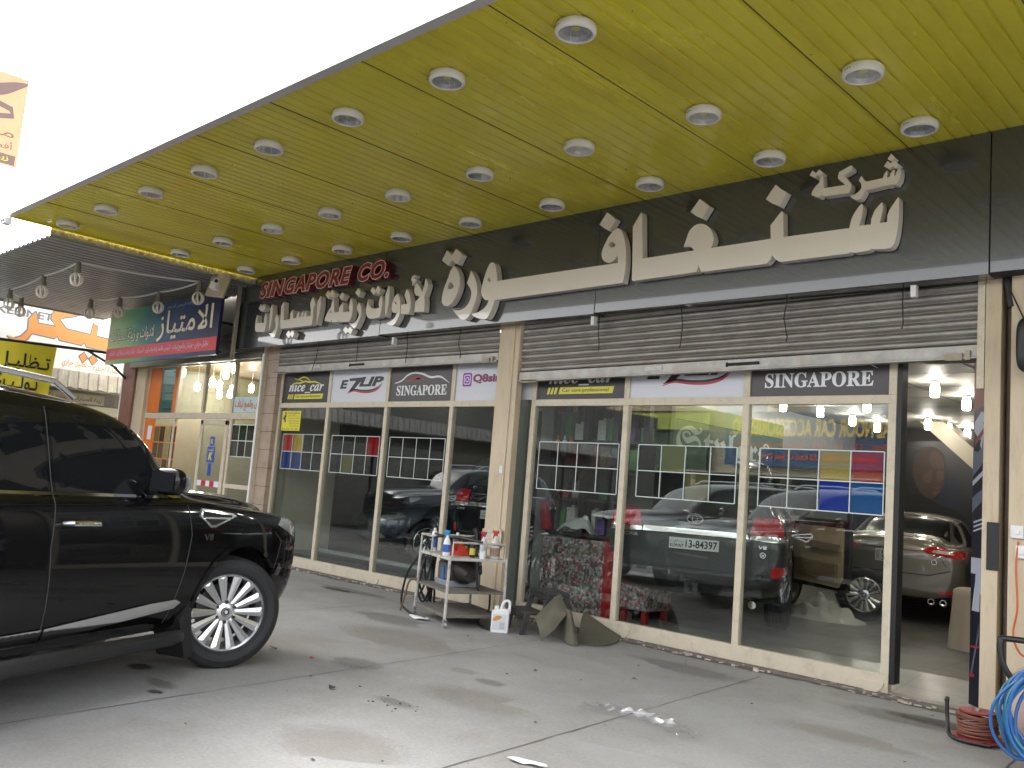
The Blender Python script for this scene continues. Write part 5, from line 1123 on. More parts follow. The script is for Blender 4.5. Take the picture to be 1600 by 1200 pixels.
# ------------------------------------------------------------------ work trolley with its load
TC=Vector((-7.26,6.955,0)); TR=R(-20.2)
M['chipped']=mat('chipped_white_steel',(.50,.48,.43),.5,var=.15,vs=12,dirt=(.16,.09,.05),ds=9,damt=.9)
M['plank']=mat('worn_grey_board',(.16,.14,.12),.8,var=.35,vs=9,stretch=(1,6,6))
tr=thing('work_trolley','chipped white metal work trolley with three shelves and castors by the pillar','trolley',tuple(TC),TR)
LX,LY=.45,.34
def tl(x,y,z=0): return Vector((TC.x+x*math.cos(TR)-y*math.sin(TR),TC.y+x*math.sin(TR)+y*math.cos(TR),z))
for sx,sy in ((-1,-1),(1,-1),(-1,1),(1,1)):
    m=MB(); m.tube([(sx*LX,sy*LY,.08),(sx*LX*.98,sy*LY*.98,.40),(sx*LX*.97,sy*LY*.97,.74)],.017,8); m.build('leg',M['chipped'],tr,local=True,smooth=True)
    m=MB(); m.tube([(sx*LX,sy*LY-.012,.036),(sx*LX,sy*LY+.012,.036)],.036,16); m.box(sx*LX-.02,sx*LX+.02,sy*LY-.018,sy*LY-.013,.03,.09); m.box(sx*LX-.02,sx*LX+.02,sy*LY+.013,sy*LY+.018,.03,.09); m.box(sx*LX-.02,sx*LX+.02,sy*LY-.018,sy*LY+.018,.08,.09); m.build('castor',M['alu'],tr,local=True,smooth=True)
for z,mm,th_ in ((.10,M['plank'],.035),(.35,M['plank'],.025),(.69,M['chipped'],.03)):
    m=MB(); m.box(-LX*.99,LX*.99,-LY*.99,LY*.99,z,z+th_); m.build('shelf',mm,tr,local=True,bevel=.006)
for q in ([(-LX*.97,-LY*.97,.71),(-LX*.97,-LY*.97,.90),(-.1,-LY*.97,.90),(-.1,-LY*.97,.72)],[(LX*.97,-LY*.9,.71),(LX*.97,-LY*.9,.88),(LX*.97,LY*.9,.88),(LX*.97,LY*.9,.71)],[(-LX*.97,-LY*.97,.90),(-LX*.97,LY*.97,.90),(-LX*.97,LY*.97,.71)]):
    m=MB(); m.tube(q,.012,8); m.build('rail',M['chipped'],tr,local=True,smooth=True)
def bottle(name,x,y,z,prof,mats,label,cat,trig=None,band=None):
    p=tl(x,y,z); t=thing(name,label,cat,tuple(p))
    m=MB(); m.lathe(prof,n=20); m.build('bottle_body',mats[0],t,local=True,smooth=True,sharp=50)
    zt=prof[-1][1]; m=MB()
    if trig: 
        m.lathe([(0,zt),(.016,zt),(.016,zt+.025),(.009,zt+.03),(0,zt+.03)],n=14); m.box(-.045,.03,-.010,.010,zt+.028,zt+.055); m.poly([[(-.03,zt+.03),(-.022,zt+.03),(-.035,zt-.03),(-.042,zt-.03)]],lambda a,b,d:Vector((a,d-.006,b)),0,.012)
    else: m.lathe([(0,zt),(.018,zt),(.016,zt+.03),(0,zt+.032)],n=14)
    m.build('spray_head' if trig else 'cap',mats[1],t,local=True,smooth=True,sharp=50)
    if band:
        m=MB(); r=max(q[0] for q in prof)+.0012; m.lathe([(r,band[0]),(r+.0006,band[0]),(r+.0006,band[1]),(r,band[1])],n=20); m.build('label_band',band[2],t,local=True,smooth=True)
    return t
can_=[(0,0),(.033,0),(.033,.20),(.024,.22),(.014,.225)]; bot=[(0,0),(.038,0),(.042,.01),(.042,.12),(.030,.17),(.014,.20),(.013,.215)]
BL=mat('label_blue',(.03,.12,.40),.4); RD=mat('plastic_red',(.50,.03,.03),.35); CY=mat('plastic_cyan',(.02,.25,.50),.35); CLR=mat('milky_plastic',(.55,.52,.47),.3); YL=mat('plastic_yellow',(.60,.48,.05),.4)
bottle('spray_can',-.38,-.20,.72,can_,[M['whiteplastic'],M['white']],'white spray can with blue label at the left of the trolley top','spray can',band=(.04,.16,BL))
bottle('dark_bottle',-.30,.05,.72,[(0,0),(.06,0),(.065,.02),(.065,.12),(.04,.17),(.02,.19)],[M['black'],M['white']],'squat black bottle with white nozzle behind the spray can','bottle')
bottle('trigger_bottle',.20,-.28,.72,bot,[M['whiteplastic'],CY],'white spray bottle with blue trigger and label at the trolley front','spray bottle',True,(.04,.12,BL))
bottle('trigger_bottle',.10,.20,.72,bot,[M['whiteplastic'],RD],'white spray bottle with red trigger at the back of the trolley top','spray bottle',True)
bottle('trigger_bottle',.36,.22,.72,[(0,0),(.05,0),(.054,.01),(.054,.16),(.036,.20),(.016,.23),(.014,.245)],[CLR,RD],'milky spray bottle with red trigger nearest the pillar','spray bottle',True,(.03,.12,mat('label_brown',(.30,.20,.14),.5,var=.5,vs=30)))
bottle('dark_bottle',.30,-.02,.72,[(0,0),(.028,0),(.03,.01),(.03,.14),(.018,.18),(.012,.20)],[M['black'],M['black']],'slim black bottle with yellow label on the trolley top','bottle',band=(.03,.10,YL))
p=tl(.42,.05,.72); m=MB(); m.lathe([(0,0),(.032,0),(.036,.08),(.032,.08),(.029,.006),(0,.006)],Matrix.Translation(p),20); tag(m.build('plastic_cup',M['whiteplastic'],base=tuple(p),smooth=True),'small white cup at the right corner of the trolley top','cup')
p=tl(-.02,-.05,.72)
def rag(u,v):
    a=2*math.pi*u; q=v
    n=math.sin(3*a+5*q)*.3+math.sin(5*a-7*q+1)*.25+math.sin(9*a+3)*.12
    return p+Vector((.22*q*math.cos(a)*(1+.2*n),.13*q*math.sin(a)*(1+.2*n),max(.003,.11*(1-q**1.5)*(1+.7*n))))
m=MB(); m.grid(rag,40,12); tag(m.build('red_rag',mat('red_cloth',(.45,.035,.015),.85,var=.3,vs=15),base=tuple(p),smooth=True,sharp=25),'crumpled red cloth in the middle of the trolley top','cloth')
p=tl(-.15,.0,.72); m=MB(); m.poly([smooth_loop([(-.09,0),(.0,-.05),(.10,-.02),(.12,.03),(.02,.06),(-.08,.04)])],lambda a,b,d:p+Vector((a,b,.06+d+.2*a*a)),0,.03); tag(m.build('yellow_sponge',YL,base=tuple(p),bevel=.006),'flat yellow sponge lying on the red cloth','sponge')
# polisher standing on the top: long black tool
p=tl(.22,.06,.72); m=MB(); m.tube([p+Vector((0,0,.0)),p+Vector((-.02,0,.12)),p+Vector((-.015,.0,.24)),p+Vector((-.04,-.01,.30))],[.03,.022,.02,.026],10); m.tube([p+Vector((-.02,0,.14)),p+Vector((-.08,-.03,.16)),p+Vector((-.11,-.04,.12))],.012,8); tag(m.build('spray_gun',M['black'],base=tuple(p),smooth=True),'black spray gun handle upright on the trolley top','spray gun')
# lance lying over the rails
a=tl(-.48,-.20,.915); b=tl(.10,-.22,.915); c=tl(.50,.0,.90)
m=MB(); m.tube([a,a.lerp(b,.5),b],.012,8); m.tube([b,b.lerp(c,.3)+Vector((0,0,.01)),c],[.016,.02,.012],8); m.tube([a-Vector((.03,0,0)),a],.016,8); tag(m.build('spray_lance',M['black'],base=tuple(a),smooth=True),'long black spray lance lying across the trolley rails','lance')
# pump on the middle shelf
t=thing('pump_motor','dirty brown pump motor with blue strap on the middle trolley shelf','pump',tuple(tl(0,0,.375)),TR)
M['grime']=mat('oily_metal',(.045,.036,.030),.5,metal=.4,var=.5,vs=14,bump=.4,bs=40)
m=MB(); m.box(-.30,.02,-.16,.14,0.06,.25); m.build('motor_box',mat('dirty_grey_case',(.10,.095,.09),.6,var=.4,vs=10),t,local=True,bevel=.02)
m=MB(); m.box(-.32,.08,-.18,.16,0,.06); m.build('motor_base',mat('grey_base',(.24,.25,.27),.5,var=.2),t,local=True,bevel=.008)
m=MB(); m.tube([(.0,-.02,.19),(.16,-.02,.19),(.24,-.02,.17),(.34,-.02,.15)],[.13,.14,.10,.07],24); 
for k in range(7): m.lathe([(.142,-.006),(.150,-.006),(.150,.006),(.142,.006)],Matrix.Translation((.02+.022*k,-.02,.19))@Matrix.Rotation(R(90),4,'Y'),24)
m.tube([(.05,-.02,.30),(.05,-.02,.36),(.14,-.05,.36)],.018,8); m.build('pump_housing',M['grime'],t,local=True,smooth=True,sharp=30)
m=MB(); m.tube([(-.10,-.165,.02),(-.10,-.17,.20),(-.09,-.10,.262),(-.085,.0,.262),(-.08,.12,.255)],[.016]*5,4); m.build('blue_strap',mat('blue_strap',(.02,.16,.40),.6),t,local=True)
# black hoses coiled at the left end
rs=random.Random(9); m=MB(); hb=tl(-.47,-.05)
for k in range(6):
    pts=[]; cx=-.60-.035*(k%3)+.02*rs.random(); rx_=.09+.035*rs.random(); rz_=.24+.05*rs.random(); cz=.43-.03*(k%4); tw=rs.uniform(-.35,.35)
    for i in range(36):
        a=2*math.pi*i/36; x=cx+rx_*math.cos(a)*(1+.3*math.sin(a))+tw*.1*math.sin(a); z=cz+rz_*math.sin(a)+.015*math.sin(3*a+k); y=-.20+.05*k*.5+.05*math.sin(a+k)
        pts.append(tl(x,y,z))
    m.tube(pts,.0125,7,closed=True)
pts=[tl(-.46,-.30,.70),tl(-.70,-.36,.45),tl(-.84,-.36,.2),tl(-.88,-.34,.05),tl(-.76,-.34,.016),tl(-.30,-.40,.016),tl(.0,-.38,.03)]
def spl(pts,n=8):
    P=[Vector(p) for p in pts]; out=[]
    for i in range(len(P)-1):
        p0,p1,p2,p3=P[max(i-1,0)],P[i],P[i+1],P[min(i+2,len(P)-1)]
        for k in range(n):
            t_=k/n; out.append(.5*((2*p1)+(p2-p0)*t_+(2*p0-5*p1+4*p2-p3)*t_*t_+(3*p1-p0-3*p2+p3)*t_**3))
    out.append(P[-1]); return out
m.tube(spl(pts),.013,7); m.tube(spl([tl(-.47,-.2,.70),tl(-.25,-.3,.82),tl(-.05,-.3,.90),tl(.1,-.22,.915)]),.013,7)
tag(m.build('black_hose',M['rubber'],base=tuple(tl(-.5,-.1,.02)),smooth=True),'black rubber hose looped at the left end of the work trolley','hose')
m=MB(); m.tube(spl([tl(-.40,-.36,.40),tl(-.48,-.42,.36),tl(-.52,-.44,.2),tl(-.58,-.46,.02)]),.011,7); tag(m.build('brown_cable',mat('tan_cord',(.16,.10,.06),.6),base=tuple(tl(-.58,-.46,.0)),smooth=True),'brown cable hanging from the trolley to the ground','cable')
m=MB(); m.tube(spl([tl(.40,.02,.70),tl(.42,.0,.55),tl(.38,.05,.38),tl(.36,.1,.36)]),[.012]*25,7); m.tube(spl([tl(.36,.06,.64),tl(.40,.05,.56)]),.02,8); tag(m.build('black_hose',M['rubber'],base=tuple(tl(.4,.0,.38)),smooth=True),'short black hose hanging at the pillar side of the trolley','hose')
m=MB(); m.tube(spl([tl(.15,.3,.34),tl(.25,.25,.15),tl(.1,.2,.02),tl(.45,.10,.015),tl(.7,.15,.015)]),.012,7); tag(m.build('black_hose',M['rubber'],base=tuple(tl(.45,.1,0)),smooth=True),'black hose trailing on the ground from the trolley to the step stool','hose')
# cardboard rag on pillar: newspaper hanging over the rail
m=MB(); NP=lambda a,b,d:Vector((a,7.755-d+.02*math.sin(6*a+4*b),b))
m.poly([[(-7.79,.98),(-7.45,1.0),(-7.46,.80),(-7.55,.76),(-7.78,.77)]],NP,.0,.012); o=m.build('paper_sheet',ramp_mat('printed_paper',[(.35,(.62,.60,.55)),(.5,(.50,.40,.18)),(.58,(.60,.58,.56)),(.75,(.20,.20,.24))],9,detail=5),base=(-7.6,7.79,.76)); tag(o,'crumpled printed paper sheet taped to the middle pillar above the trolley','paper')
m=MB(); m.box(-7.60,-7.55,7.772,7.785,1.66,1.75); o=m.build('pillar_sticker',M['prWhite'],base=(-7.57,7.78,1.66)); tag(o,'small white sticker on the middle pillar','sticker')
# litter under the trolley
m=MB(); q=tl(-.1,-.42,0); m.poly([smooth_loop([(-.14,0),(-.05,-.05),(.12,-.04),(.15,.02),(0,.05)])],lambda a,b,d:q+Vector((a,b,d+.02*abs(math.sin(12*a)))),.005,.015); tag(m.build('crushed_packet',M['whiteplastic'],base=tuple(q)),'crushed white packet on the ground in front of the trolley','packet')
# ------------------------------------------------------------------ white jug
jc=Vector((-6.555,6.90,0)); jr=R(38)
t=thing('plastic_jug','white plastic jug with handle and orange label in front of the trolley','jug',tuple(jc),jr)
m=MB()
m.poly([[(-.085,0),(.085,0),(.09,.01),(.09,.22),(.085,.24),(.03,.245),(-.04,.235),(-.085,.225),(-.09,.21),(-.09,.01)]],lambda a,b,d:Vector((a,d,b)),-.06,.06)
m.build('jug_body',M['whiteplastic'],t,local=True,bevel=.014,smooth=True,sharp=60)
m=MB(); m.tube(spl([(-.0,0,.23),(.02,0,.30),(.055,0,.325),(.085,0,.31),(.088,0,.26),(.085,0,.20)]),.015,10); m.build('jug_handle',M['whiteplastic'],t,local=True,smooth=True)
m=MB(); m.lathe([(0,.225),(.024,.225),(.024,.265),(0,.265)],Matrix.Translation((-.045,0,0)),16); m.build('jug_cap',M['whiteplastic'],t,local=True)
m=MB(); JF=lambda a,b,d:Vector((a,-.061-d,b)); m.poly([[(-.075,.03),(.07,.03),(.07,.19),(-.075,.19)]],JF,0,.001); m.cur=1; m.poly([smooth_loop([(-.07,.14),(-.03,.175),(.02,.165),(-.01,.135),(-.06,.12)])],JF,.001,.002)
m.cur=2
for k in range(5): m.box(.0,.055,-.0632,-.0622,.045+.014*k,.051+.014*k)
m.build('jug_label',[mat('jug_label_grey',(.60,.60,.62),.4),mat('jug_label_orange',(.60,.24,.04),.4),mat('jug_label_print',(.30,.30,.34),.5)],t,local=True)
# ------------------------------------------------------------------ step stool and rubber mat
st=thing('step_stool','dusty black two step stool half covered by the mat','step stool',(-6.43,7.36,0),R(-25))
M['dusty']=mat('dusty_black_plastic',(.03,.029,.028),.65,var=.5,vs=10,dirt=(.12,.11,.10),ds=8,damt=.5)
m=MB(); m.box(-.23,.23,-.02,.24,.40,.44); m.box(-.23,.23,-.02,.0,.35,.40); m.build('top_step',M['dusty'],st,local=True,bevel=.01)
m=MB(); m.box(-.23,.23,-.26,-.02,.20,.235); m.box(-.23,.23,-.26,-.245,.15,.20); m.build('lower_step',M['dusty'],st,local=True,bevel=.01)
for sx in (-1,1):
    m=MB(); m.poly([[(-.02,.40),(.04,.40),(-.02,.2),(-.20,.2),(-.24,0),(-.30,0),(-.26,.22),(-.07,.23)]],lambda a,b,d:Vector((sx*(.20+d),a,b)),0,.03); m.poly([[(.18,.40),(.24,.40),(.27,0),(.20,0)]],lambda a,b,d:Vector((sx*(.20+d),a,b)),0,.03); m.build('leg',M['dusty'],st,local=True,bevel=.006)
M['mat']=mat('olive_rubber_mat',(.105,.095,.068),.85,var=.12,vs=6,bump=.2,bs=80,dirt=(.15,.135,.10),ds=5,damt=.4)
def ruled(mb,rows,n=8,mside=6):
    S=[spl(rw,mside) for rw in rows]; L=min(len(q) for q in S)
    cols=[spl([q[k] for q in S],n) if len(S)>2 else [S[0][k].lerp(S[1][k],t/n) for t in range(n+1)] for k in range(L)]
    N=len(cols[0]); mb.add([p for c in cols for p in c],[(k*N+t,(k+1)*N+t,(k+1)*N+t+1,k*N+t+1) for k in range(L-1) for t in range(N-1)])
m=MB()
ruled(m,[[(-6.201,7.05,.197),(-6.185,7.18,.304),(-6.135,7.32,.425),(-6.014,7.25,.372),(-5.856,7.15,.296)],[(-6.05,6.94,.12),(-6.01,7.0,.225),(-5.98,7.05,.30),(-5.93,7.08,.31),(-5.845,7.11,.290)],[(-5.995,6.93,.004),(-5.942,6.95,.06),(-5.906,7.0,.119),(-5.88,7.06,.196),(-5.838,7.10,.276)]])
ruled(m,[[(-5.954,7.2,.262),(-5.91,7.15,.154),(-5.842,7.1,.03)],[(-5.90,7.13,.325),(-5.82,7.10,.19),(-5.77,7.05,.02)],[(-5.809,7.1,.331),(-5.73,7.06,.188),(-5.681,7.04,.006)],[(-5.82,7.16,.31),(-5.74,7.12,.17),(-5.66,7.10,.006)],[(-5.86,7.22,.26),(-5.781,7.2,.128),(-5.696,7.17,.004)]])
ruled(m,[[(-5.94,7.45,.088),(-6.132,7.75,.215),(-6.01,7.8,.166),(-5.863,7.84,.095),(-5.712,7.87,.035)],[(-5.83,7.32,.03),(-5.86,7.50,.07),(-5.80,7.56,.06),(-5.72,7.64,.04),(-5.66,7.76,.02)],[(-5.712,7.17,.006),(-5.622,7.22,.006),(-5.564,7.3,.009),(-5.536,7.42,.011),(-5.603,7.66,.010)]])
ruled(m,[[(-6.20,7.27,.10),(-6.02,7.27,.26),(-5.90,7.24,.25)],[(-6.12,7.25,.004),(-6.0,7.22,.006),(-5.86,7.14,.004)]])
o=m.build('rubber_mat',M['mat'],base=(-5.85,7.2,0),smooth=True,solid=.009,sharp=50,fixn=False); tag(o,'olive rubber mat folded over the step stool and trailing to the door frame','mat')
# ------------------------------------------------------------------ compressor and hose at the right edge
cp=thing('air_compressor','pale pink air compressor tank under coiled blue hose at the right edge','compressor',(-1.33,6.85,0),R(6))
M['pinktank']=mat('pink_primer_tank',(.55,.40,.34),.5,var=.06,vs=5,dirt=(.30,.22,.18),ds=4,damt=.4)
m=MB(); TT=Matrix.Translation((0,0,.36))@Matrix.Rotation(R(90),4,'Y')
m.lathe([(0,-.46),(.08,-.455),(.17,-.42),(.23,-.35),(.245,-.30),(.245,.45),(.23,.52),(.15,.58),(0,.60)],TT,40); m.build('tank',M['pinktank'],cp,local=True,smooth=True,sharp=60)
for x in (-.25,.4):
    m=MB(); m.poly([[(-.2,0),(-.14,0),(-.1,.16),(.1,.16),(.14,0),(.2,0),(.16,.22),(-.16,.22)]],lambda a,b,d:Vector((x+d,a,b)),0,.03); m.build('foot',M['pinktank'],cp,local=True)
m=MB(); m.box(-.18,.40,-.14,.14,.60,.63); m.build('motor_plate',M['black'],cp,local=True)
m=MB(); m.tube([(-.20,0,.76),(.12,0,.76)],.115,24); m.tube([(-.26,0,.76),(-.20,0,.76)],[.09,.115],24); m.box(-.08,.04,-.05,.05,.86,.92)
for k in range(8): m.lathe([(.116,-.006),(.124,-.006),(.124,.006),(.116,.006)],Matrix.Translation((-.17+.035*k,0,.76))@Matrix.Rotation(R(90),4,'Y'),24)
m.build('motor',mat('grey_motor',(.12,.12,.12),.5,var=.2),cp,local=True,smooth=True,sharp=30)
m=MB(); m.tube(spl([(-.36,-.10,.47),(-.44,-.12,.60),(-.46,-.12,.74),(-.40,-.10,.77),(.1,-.05,.76)]),.02,10); m.build('handle',M['black'],cp,local=True,smooth=True)
HB=[mat('blue_air_hose',(.025,.12,.33),.35),mat('teal_air_hose',(.02,.17,.21),.35)]
rs=random.Random(12); m=MB(); hc=Vector((-1.42,6.42,.50)); vd=Vector((-.24,.97,.0)).normalized(); hx_=Vector((vd.y,-vd.x,0)); 
for k in range(13):
    m.cur=1 if k%4==2 else 0
    rx=.24+.09*rs.random(); rz=.25+.07*rs.random(); cx=rs.uniform(-.03,.03); cz=.66-rz-.02*rs.random()-.012*(k%4); dp_=-.05+.010*k
    tiltx=rs.uniform(-.10,.10)
    pts=[Vector((-1.40,6.45,0))+hx_*(cx+rx*math.cos(6.2832*i/40)+tiltx*.5*math.sin(6.2832*i/40))+Vector((0,0,max(.09,cz+rz*math.sin(6.2832*i/40))))-vd*(dp_+.03*math.sin(6.2832*i/40+k)) for i in range(40)]
    m.tube(pts,.011,7,closed=True)
tag(m.build('air_hose',HB,base=(-1.40,6.45,.1),smooth=True),'blue and teal air hose coiled over the compressor handle','hose')
m=MB(); q=hc+hx_*.02-vd*.10+Vector((0,0,-.18)); m.tube([q,q+hx_*.12+Vector((0,0,-.05))],.014,10); m.tube([q-hx_*.03+Vector((0,0,.012)),q],.02,10); tag(m.build('hose_coupling',mat('brass',(.45,.32,.12),.3,metal=.9),base=tuple(q),smooth=True),'brass hose coupling lying on the coiled blue hose','coupling')
# ------------------------------------------------------------------ cable reel
rl=thing('cable_reel','small red cable reel with rust brown cable lying by the doorway','cable reel',(-2.0,7.02,0))
M['reelred']=mat('reel_red',(.28,.03,.03),.45,var=.2)
m=MB(); m.lathe([(0,.02),(.17,.02),(.17,.035),(0,.035)],n=36); m.build('flange',M['reelred'],rl,local=True)
m=MB(); m.lathe([(0,.20),(.12,.20),(.12,.212),(0,.212)],n=36); m.build('flange',M['reelred'],rl,local=True)
m=MB(); rs=random.Random(3)
for k in range(16): 
    z=.045+.0095*k; r_=.115+.02*rs.random(); tx,ty=rs.uniform(-.02,.02),rs.uniform(-.02,.02)
    m.tube([(r_*math.cos(6.2832*i/28),r_*math.sin(6.2832*i/28),z+tx*math.cos(6.2832*i/28)+ty*math.sin(6.2832*i/28)) for i in range(28)],.008,6,closed=True)
m.build('wound_cable',mat('rust_brown_cable',(.18,.065,.04),.6,var=.2),rl,local=True,smooth=True)
m=MB(); m.tube(spl([(-.20,-.02,.25),(-.19,-.03,.12),(-.16,-.08,.03),(-.05,-.16,.02),(.12,-.14,.02)]),.014,8); m.tube([(-.20,-.02,.24),(-.21,.02,.25)],.016,8); m.build('handle',M['black'],rl,local=True,smooth=True)
m=MB(); m.tube([(0,0,.212),(0,0,.225)],.02,12); m.build('axle',M['alu'],rl,local=True)
# ------------------------------------------------------------------ sockets and orange lead on the right pier
t=thing('wall_socket','white switched socket on the right pier, upper of two','socket',(-1.95,7.76,1.42))
m=MB(); m.box(-.045,.045,-.035,0,0,.10); m.build('socket_box',M['whiteplastic'],t,local=True,bevel=.008); m=MB(); m.lathe([(0,0),(.02,0),(.02,.012),(0,.012)],Matrix.Translation((0,-.035,.05))@Matrix.Rotation(R(90),4,'X'),16); m.build('socket_dial',M['white'],t,local=True)
t2=copy_tree(t); t2.location=(-1.915,7.76,1.27); t2['label']='white switched socket on the right pier, lower of two with orange lead'
m=MB(); m.tube(spl([(-1.94,7.735,1.40),(-1.95,7.72,1.2),(-1.935,7.71,.9),(-1.96,7.70,.7),(-1.85,7.45,.60),(-1.70,7.1,.62)]),.008,7); tag(m.build('orange_lead',mat('orange_cable',(.55,.12,.03),.5),base=(-1.95,7.7,.6),smooth=True),'orange lead hanging from the sockets on the right pier','cable')
t=thing('pier_speaker','rounded black loudspeaker on the wall at the upper right edge','speaker',(-1.80,7.6,2.9))
m=MB()
def sp(u,v):
    a=2*math.pi*u; e=lambda q:math.copysign(abs(q)**.5,q); th_=math.pi*v
    return Vector((.13*e(math.cos(a)*math.sin(th_)),.12*e(math.sin(a)*math.sin(th_)),.22*e(math.cos(th_))))
m.grid(sp,28,18); m.build('speaker_case',M['black'],t,local=True,smooth=True,sharp=60); m=MB(); m.tube([(0,.1,.1),(0,.2,.15)],.02,8); m.build('bracket',M['alu'],t,local=True)
m=MB(); m.tube(spl([(-2.03,7.74,3.4),(-1.97,7.745,3.25),(-1.91,7.745,3.1),(-1.90,7.74,3.0),(-1.93,7.74,2.75)]),.006,6); m.tube([(-2.06,7.80,3.50),(-2.02,7.78,3.25)],.03,10); tag(m.build('wall_cable',M['black'],base=(-1.95,7.74,2.8),smooth=True),'loose dark cable at the top of the right pier','cable')
m=MB(); m.box(-1.86,4,8.0,8.06,0,3.6); m.box(-1.86,4,7.96,8.0,.0,.12)
for k in range(30): m.box(-1.86,4,7.985,8.0,.15+.115*k,.20+.115*k)
tag(m.build('closed_shutter',mat('dark_shutter',(.05,.05,.052),.5,metal=.3,var=.2),base=(1,8,0)),'dark closed shutter right of the right pier','shutter')
# ------------------------------------------------------------------ plastic film and scraps on the concrete
c=MB(); rs=random.Random(8)
def pf(u,v):
    x=-.42+.95*u; y=.06*math.sin(3*u)+(v-.5)*(.14+.05*math.sin(9*u)); z=.008+.05*abs(math.sin(7*v+3*u))*(.4+.6*math.sin(math.pi*u))+.02*math.sin(23*u+5*v)**2
    return Vector((-3.62+x*.95+y*.25,5.17+y-.04*x+.10*u*0,z))
c.grid(pf,36,10); PFM=glass_mat('plastic_wrap',(.93,.94,.96),1.45,.08,smudge=.12); tag(c.build('plastic_wrap',PFM,base=(-3.6,5.17,0),smooth=True,sharp=30),'crumpled clear plastic wrap lying on the concrete','plastic wrap')
m=MB(); m.poly([smooth_loop([(-.16,0),(-.06,-.025),(.05,-.01),(.14,-.02),(.16,.02),(.02,.035),(-.12,.03)])],lambda a,b,d:Vector((-3.37+a*.7,3.84+b+.2*a,.006+d+.012*abs(math.sin(14*a)))),0,.002); tag(m.build('paper_scrap',M['whiteplastic'],base=(-3.37,3.84,0)),'torn white paper scrap on the concrete in the foreground','paper')
for x,y,c_,lb,s in ((-6.2,4.35,(.5,.03,.03),'tiny red scrap on the concrete right of the front wheel',.022),(-5.28,3.9,(.02,.02,.02),'curled black scrap on the concrete right of the black SUV',.035),(-6.62,4.25,(.02,.02,.02),'small black twig on the concrete beside the front wheel',.05)):
    m=MB(); m.poly([smooth_loop([(-s,0),(0,-.5*s),(s,-.1*s),(.6*s,.5*s),(-.4*s,.4*s)])],lambda a,b,d:Vector((x+a,y+b,.006+d+abs(a)*.4)),0,.004); tag(m.build('scrap',mat('scrap_colour',c_,.5),base=(x,y,0)),lb,'scrap')
rs=random.Random(30); m=MB()
for k in range(14): 
    x,y=-4.75+rs.gauss(0,.16),4.05+rs.gauss(0,.09); s=rs.uniform(.003,.007); m.box(x-s,x+s,y-s*.7,y+s*.7,.003,.003+s*.8)
o=m.build('dirt_crumbs',M['oil']); o['kind']='stuff'
# ------------------------------------------------------------------ neighbouring shop
M['orange']=mat('orange_board',(.72,.17,.02),.45,var=.06)
M['warmwall']=mat('warm_inner_wall',(.42,.40,.30),.6,var=.1); M['wood']=mat('wood_ceiling',(.30,.19,.08),.45,var=.2,vs=3)
M['brownpost']=mat('red_brown_post',(.22,.10,.07),.5,var=.2,vs=5)
nb=thing('neighbour_shop_building','neighbouring shop building with lit interior under the grey corrugated canopy','building',(-16,8,0))
m=MB(); m.box(-19.0,-13.42,8.05,14,3.50,3.56); m.build('ceiling',M['wood'],nb)
m=MB(); m.box(-19.0,-13.42,13.8,14,0,3.5); m.build('back_wall',M['warmwall'],nb)
m=MB(); m.box(-19.0,-18.85,8.05,14,0,3.5); m.build('side_wall',M['warmwall'],nb); m=MB(); m.box(-13.45,-13.42,8.12,14,0,3.5); m.build('side_wall',M['warmwall'],nb)
m=MB(); m.box(-19.0,-13.4,8.06,13.8,.006,.02); m.build('floor',M['tiles'],nb)
m=MB(); m.box(-19.0,-18.45,7.85,8.1,0,3.6); m.build('post',M['brownpost'],nb); m=MB(); m.box(-18.45,-18.0,7.90,8.1,0,3.6); m.build('pillar',M['pillar'],nb)
m=MB(); m.box(-19.04,-19.0,7.84,8.0,0,3.5); m.build('white_pipe',M['white'],nb)
m=MB(); m.box(-19.2,-13.3,8.0,8.2,3.60,6.5); m.box(-19.2,-19.0,8.2,14,3.5,6.5); m.box(-19.2,-13.3,8,14.2,6.4,6.5); m.build('upper_wall',M['beigewall'],nb)
m=MB()
for k in range(6): m.box(-18.6,-13.42,7.80+.012*(k%2),7.9,3.40+.07*k,3.462+.07*k)
m.box(-18.55,-13.40,7.76,7.86,3.335,3.40); m.build('shutter_box',M['steel'],nb)
m=MB(); m.box(-13.40,-13.345,7.82,7.9,0,3.55); m.build('shutter_guide',M['cream'],nb)
m=MB(); m.cyl((-13.36,7.80,0),(-13.36,7.80,3.4),.022); m.build('white_pipe',M['white'],nb,smooth=True)
sf=thing('neighbour_shop_window','cream framed shop front with door, orange panel and light blue notice','shop window',(-15.7,8,0))
xs=[-18.0,-16.69,-15.63,-14.56,-13.46]
m=MB()
for x in xs: m.box(x-.035,x+.035,7.97,8.03,2.42,3.33)
for x in (-18.0,-16.69,-14.5,-13.46): m.box(x-.035,x+.035,7.97,8.03,.12,2.31)
m.box(-18.03,-13.43,7.965,8.035,2.31,2.42); m.box(-18.03,-13.43,7.965,8.035,3.33,3.42); m.box(-18.03,-16.66,7.96,8.04,0,.14); m.box(-14.53,-13.43,7.96,8.04,0,.2); m.box(-14.53,-13.43,7.96,8.04,1.10,1.17)
m.build('frame',M['cream'],sf,bevel=.004)
M['slat']=glass_mat('blue_tinted_pane',(.25,.42,.50),1.7)
for k in range(4):
    m=MB(); m.box(xs[k]+.036,xs[k+1]-.036,7.996,8.004,2.421,3.329); p=m.build('glass_pane',M['slat'] if k==0 else M['glass2'],sf)
for a,b,z0,z1 in ((-17.96,-16.73,.145,2.309),(-14.46,-13.5,1.171,2.309),(-14.46,-13.5,.205,1.099)):
    m=MB(); m.box(a,b,7.996,8.004,z0,z1); m.build('glass_pane',M['glass2'],sf)
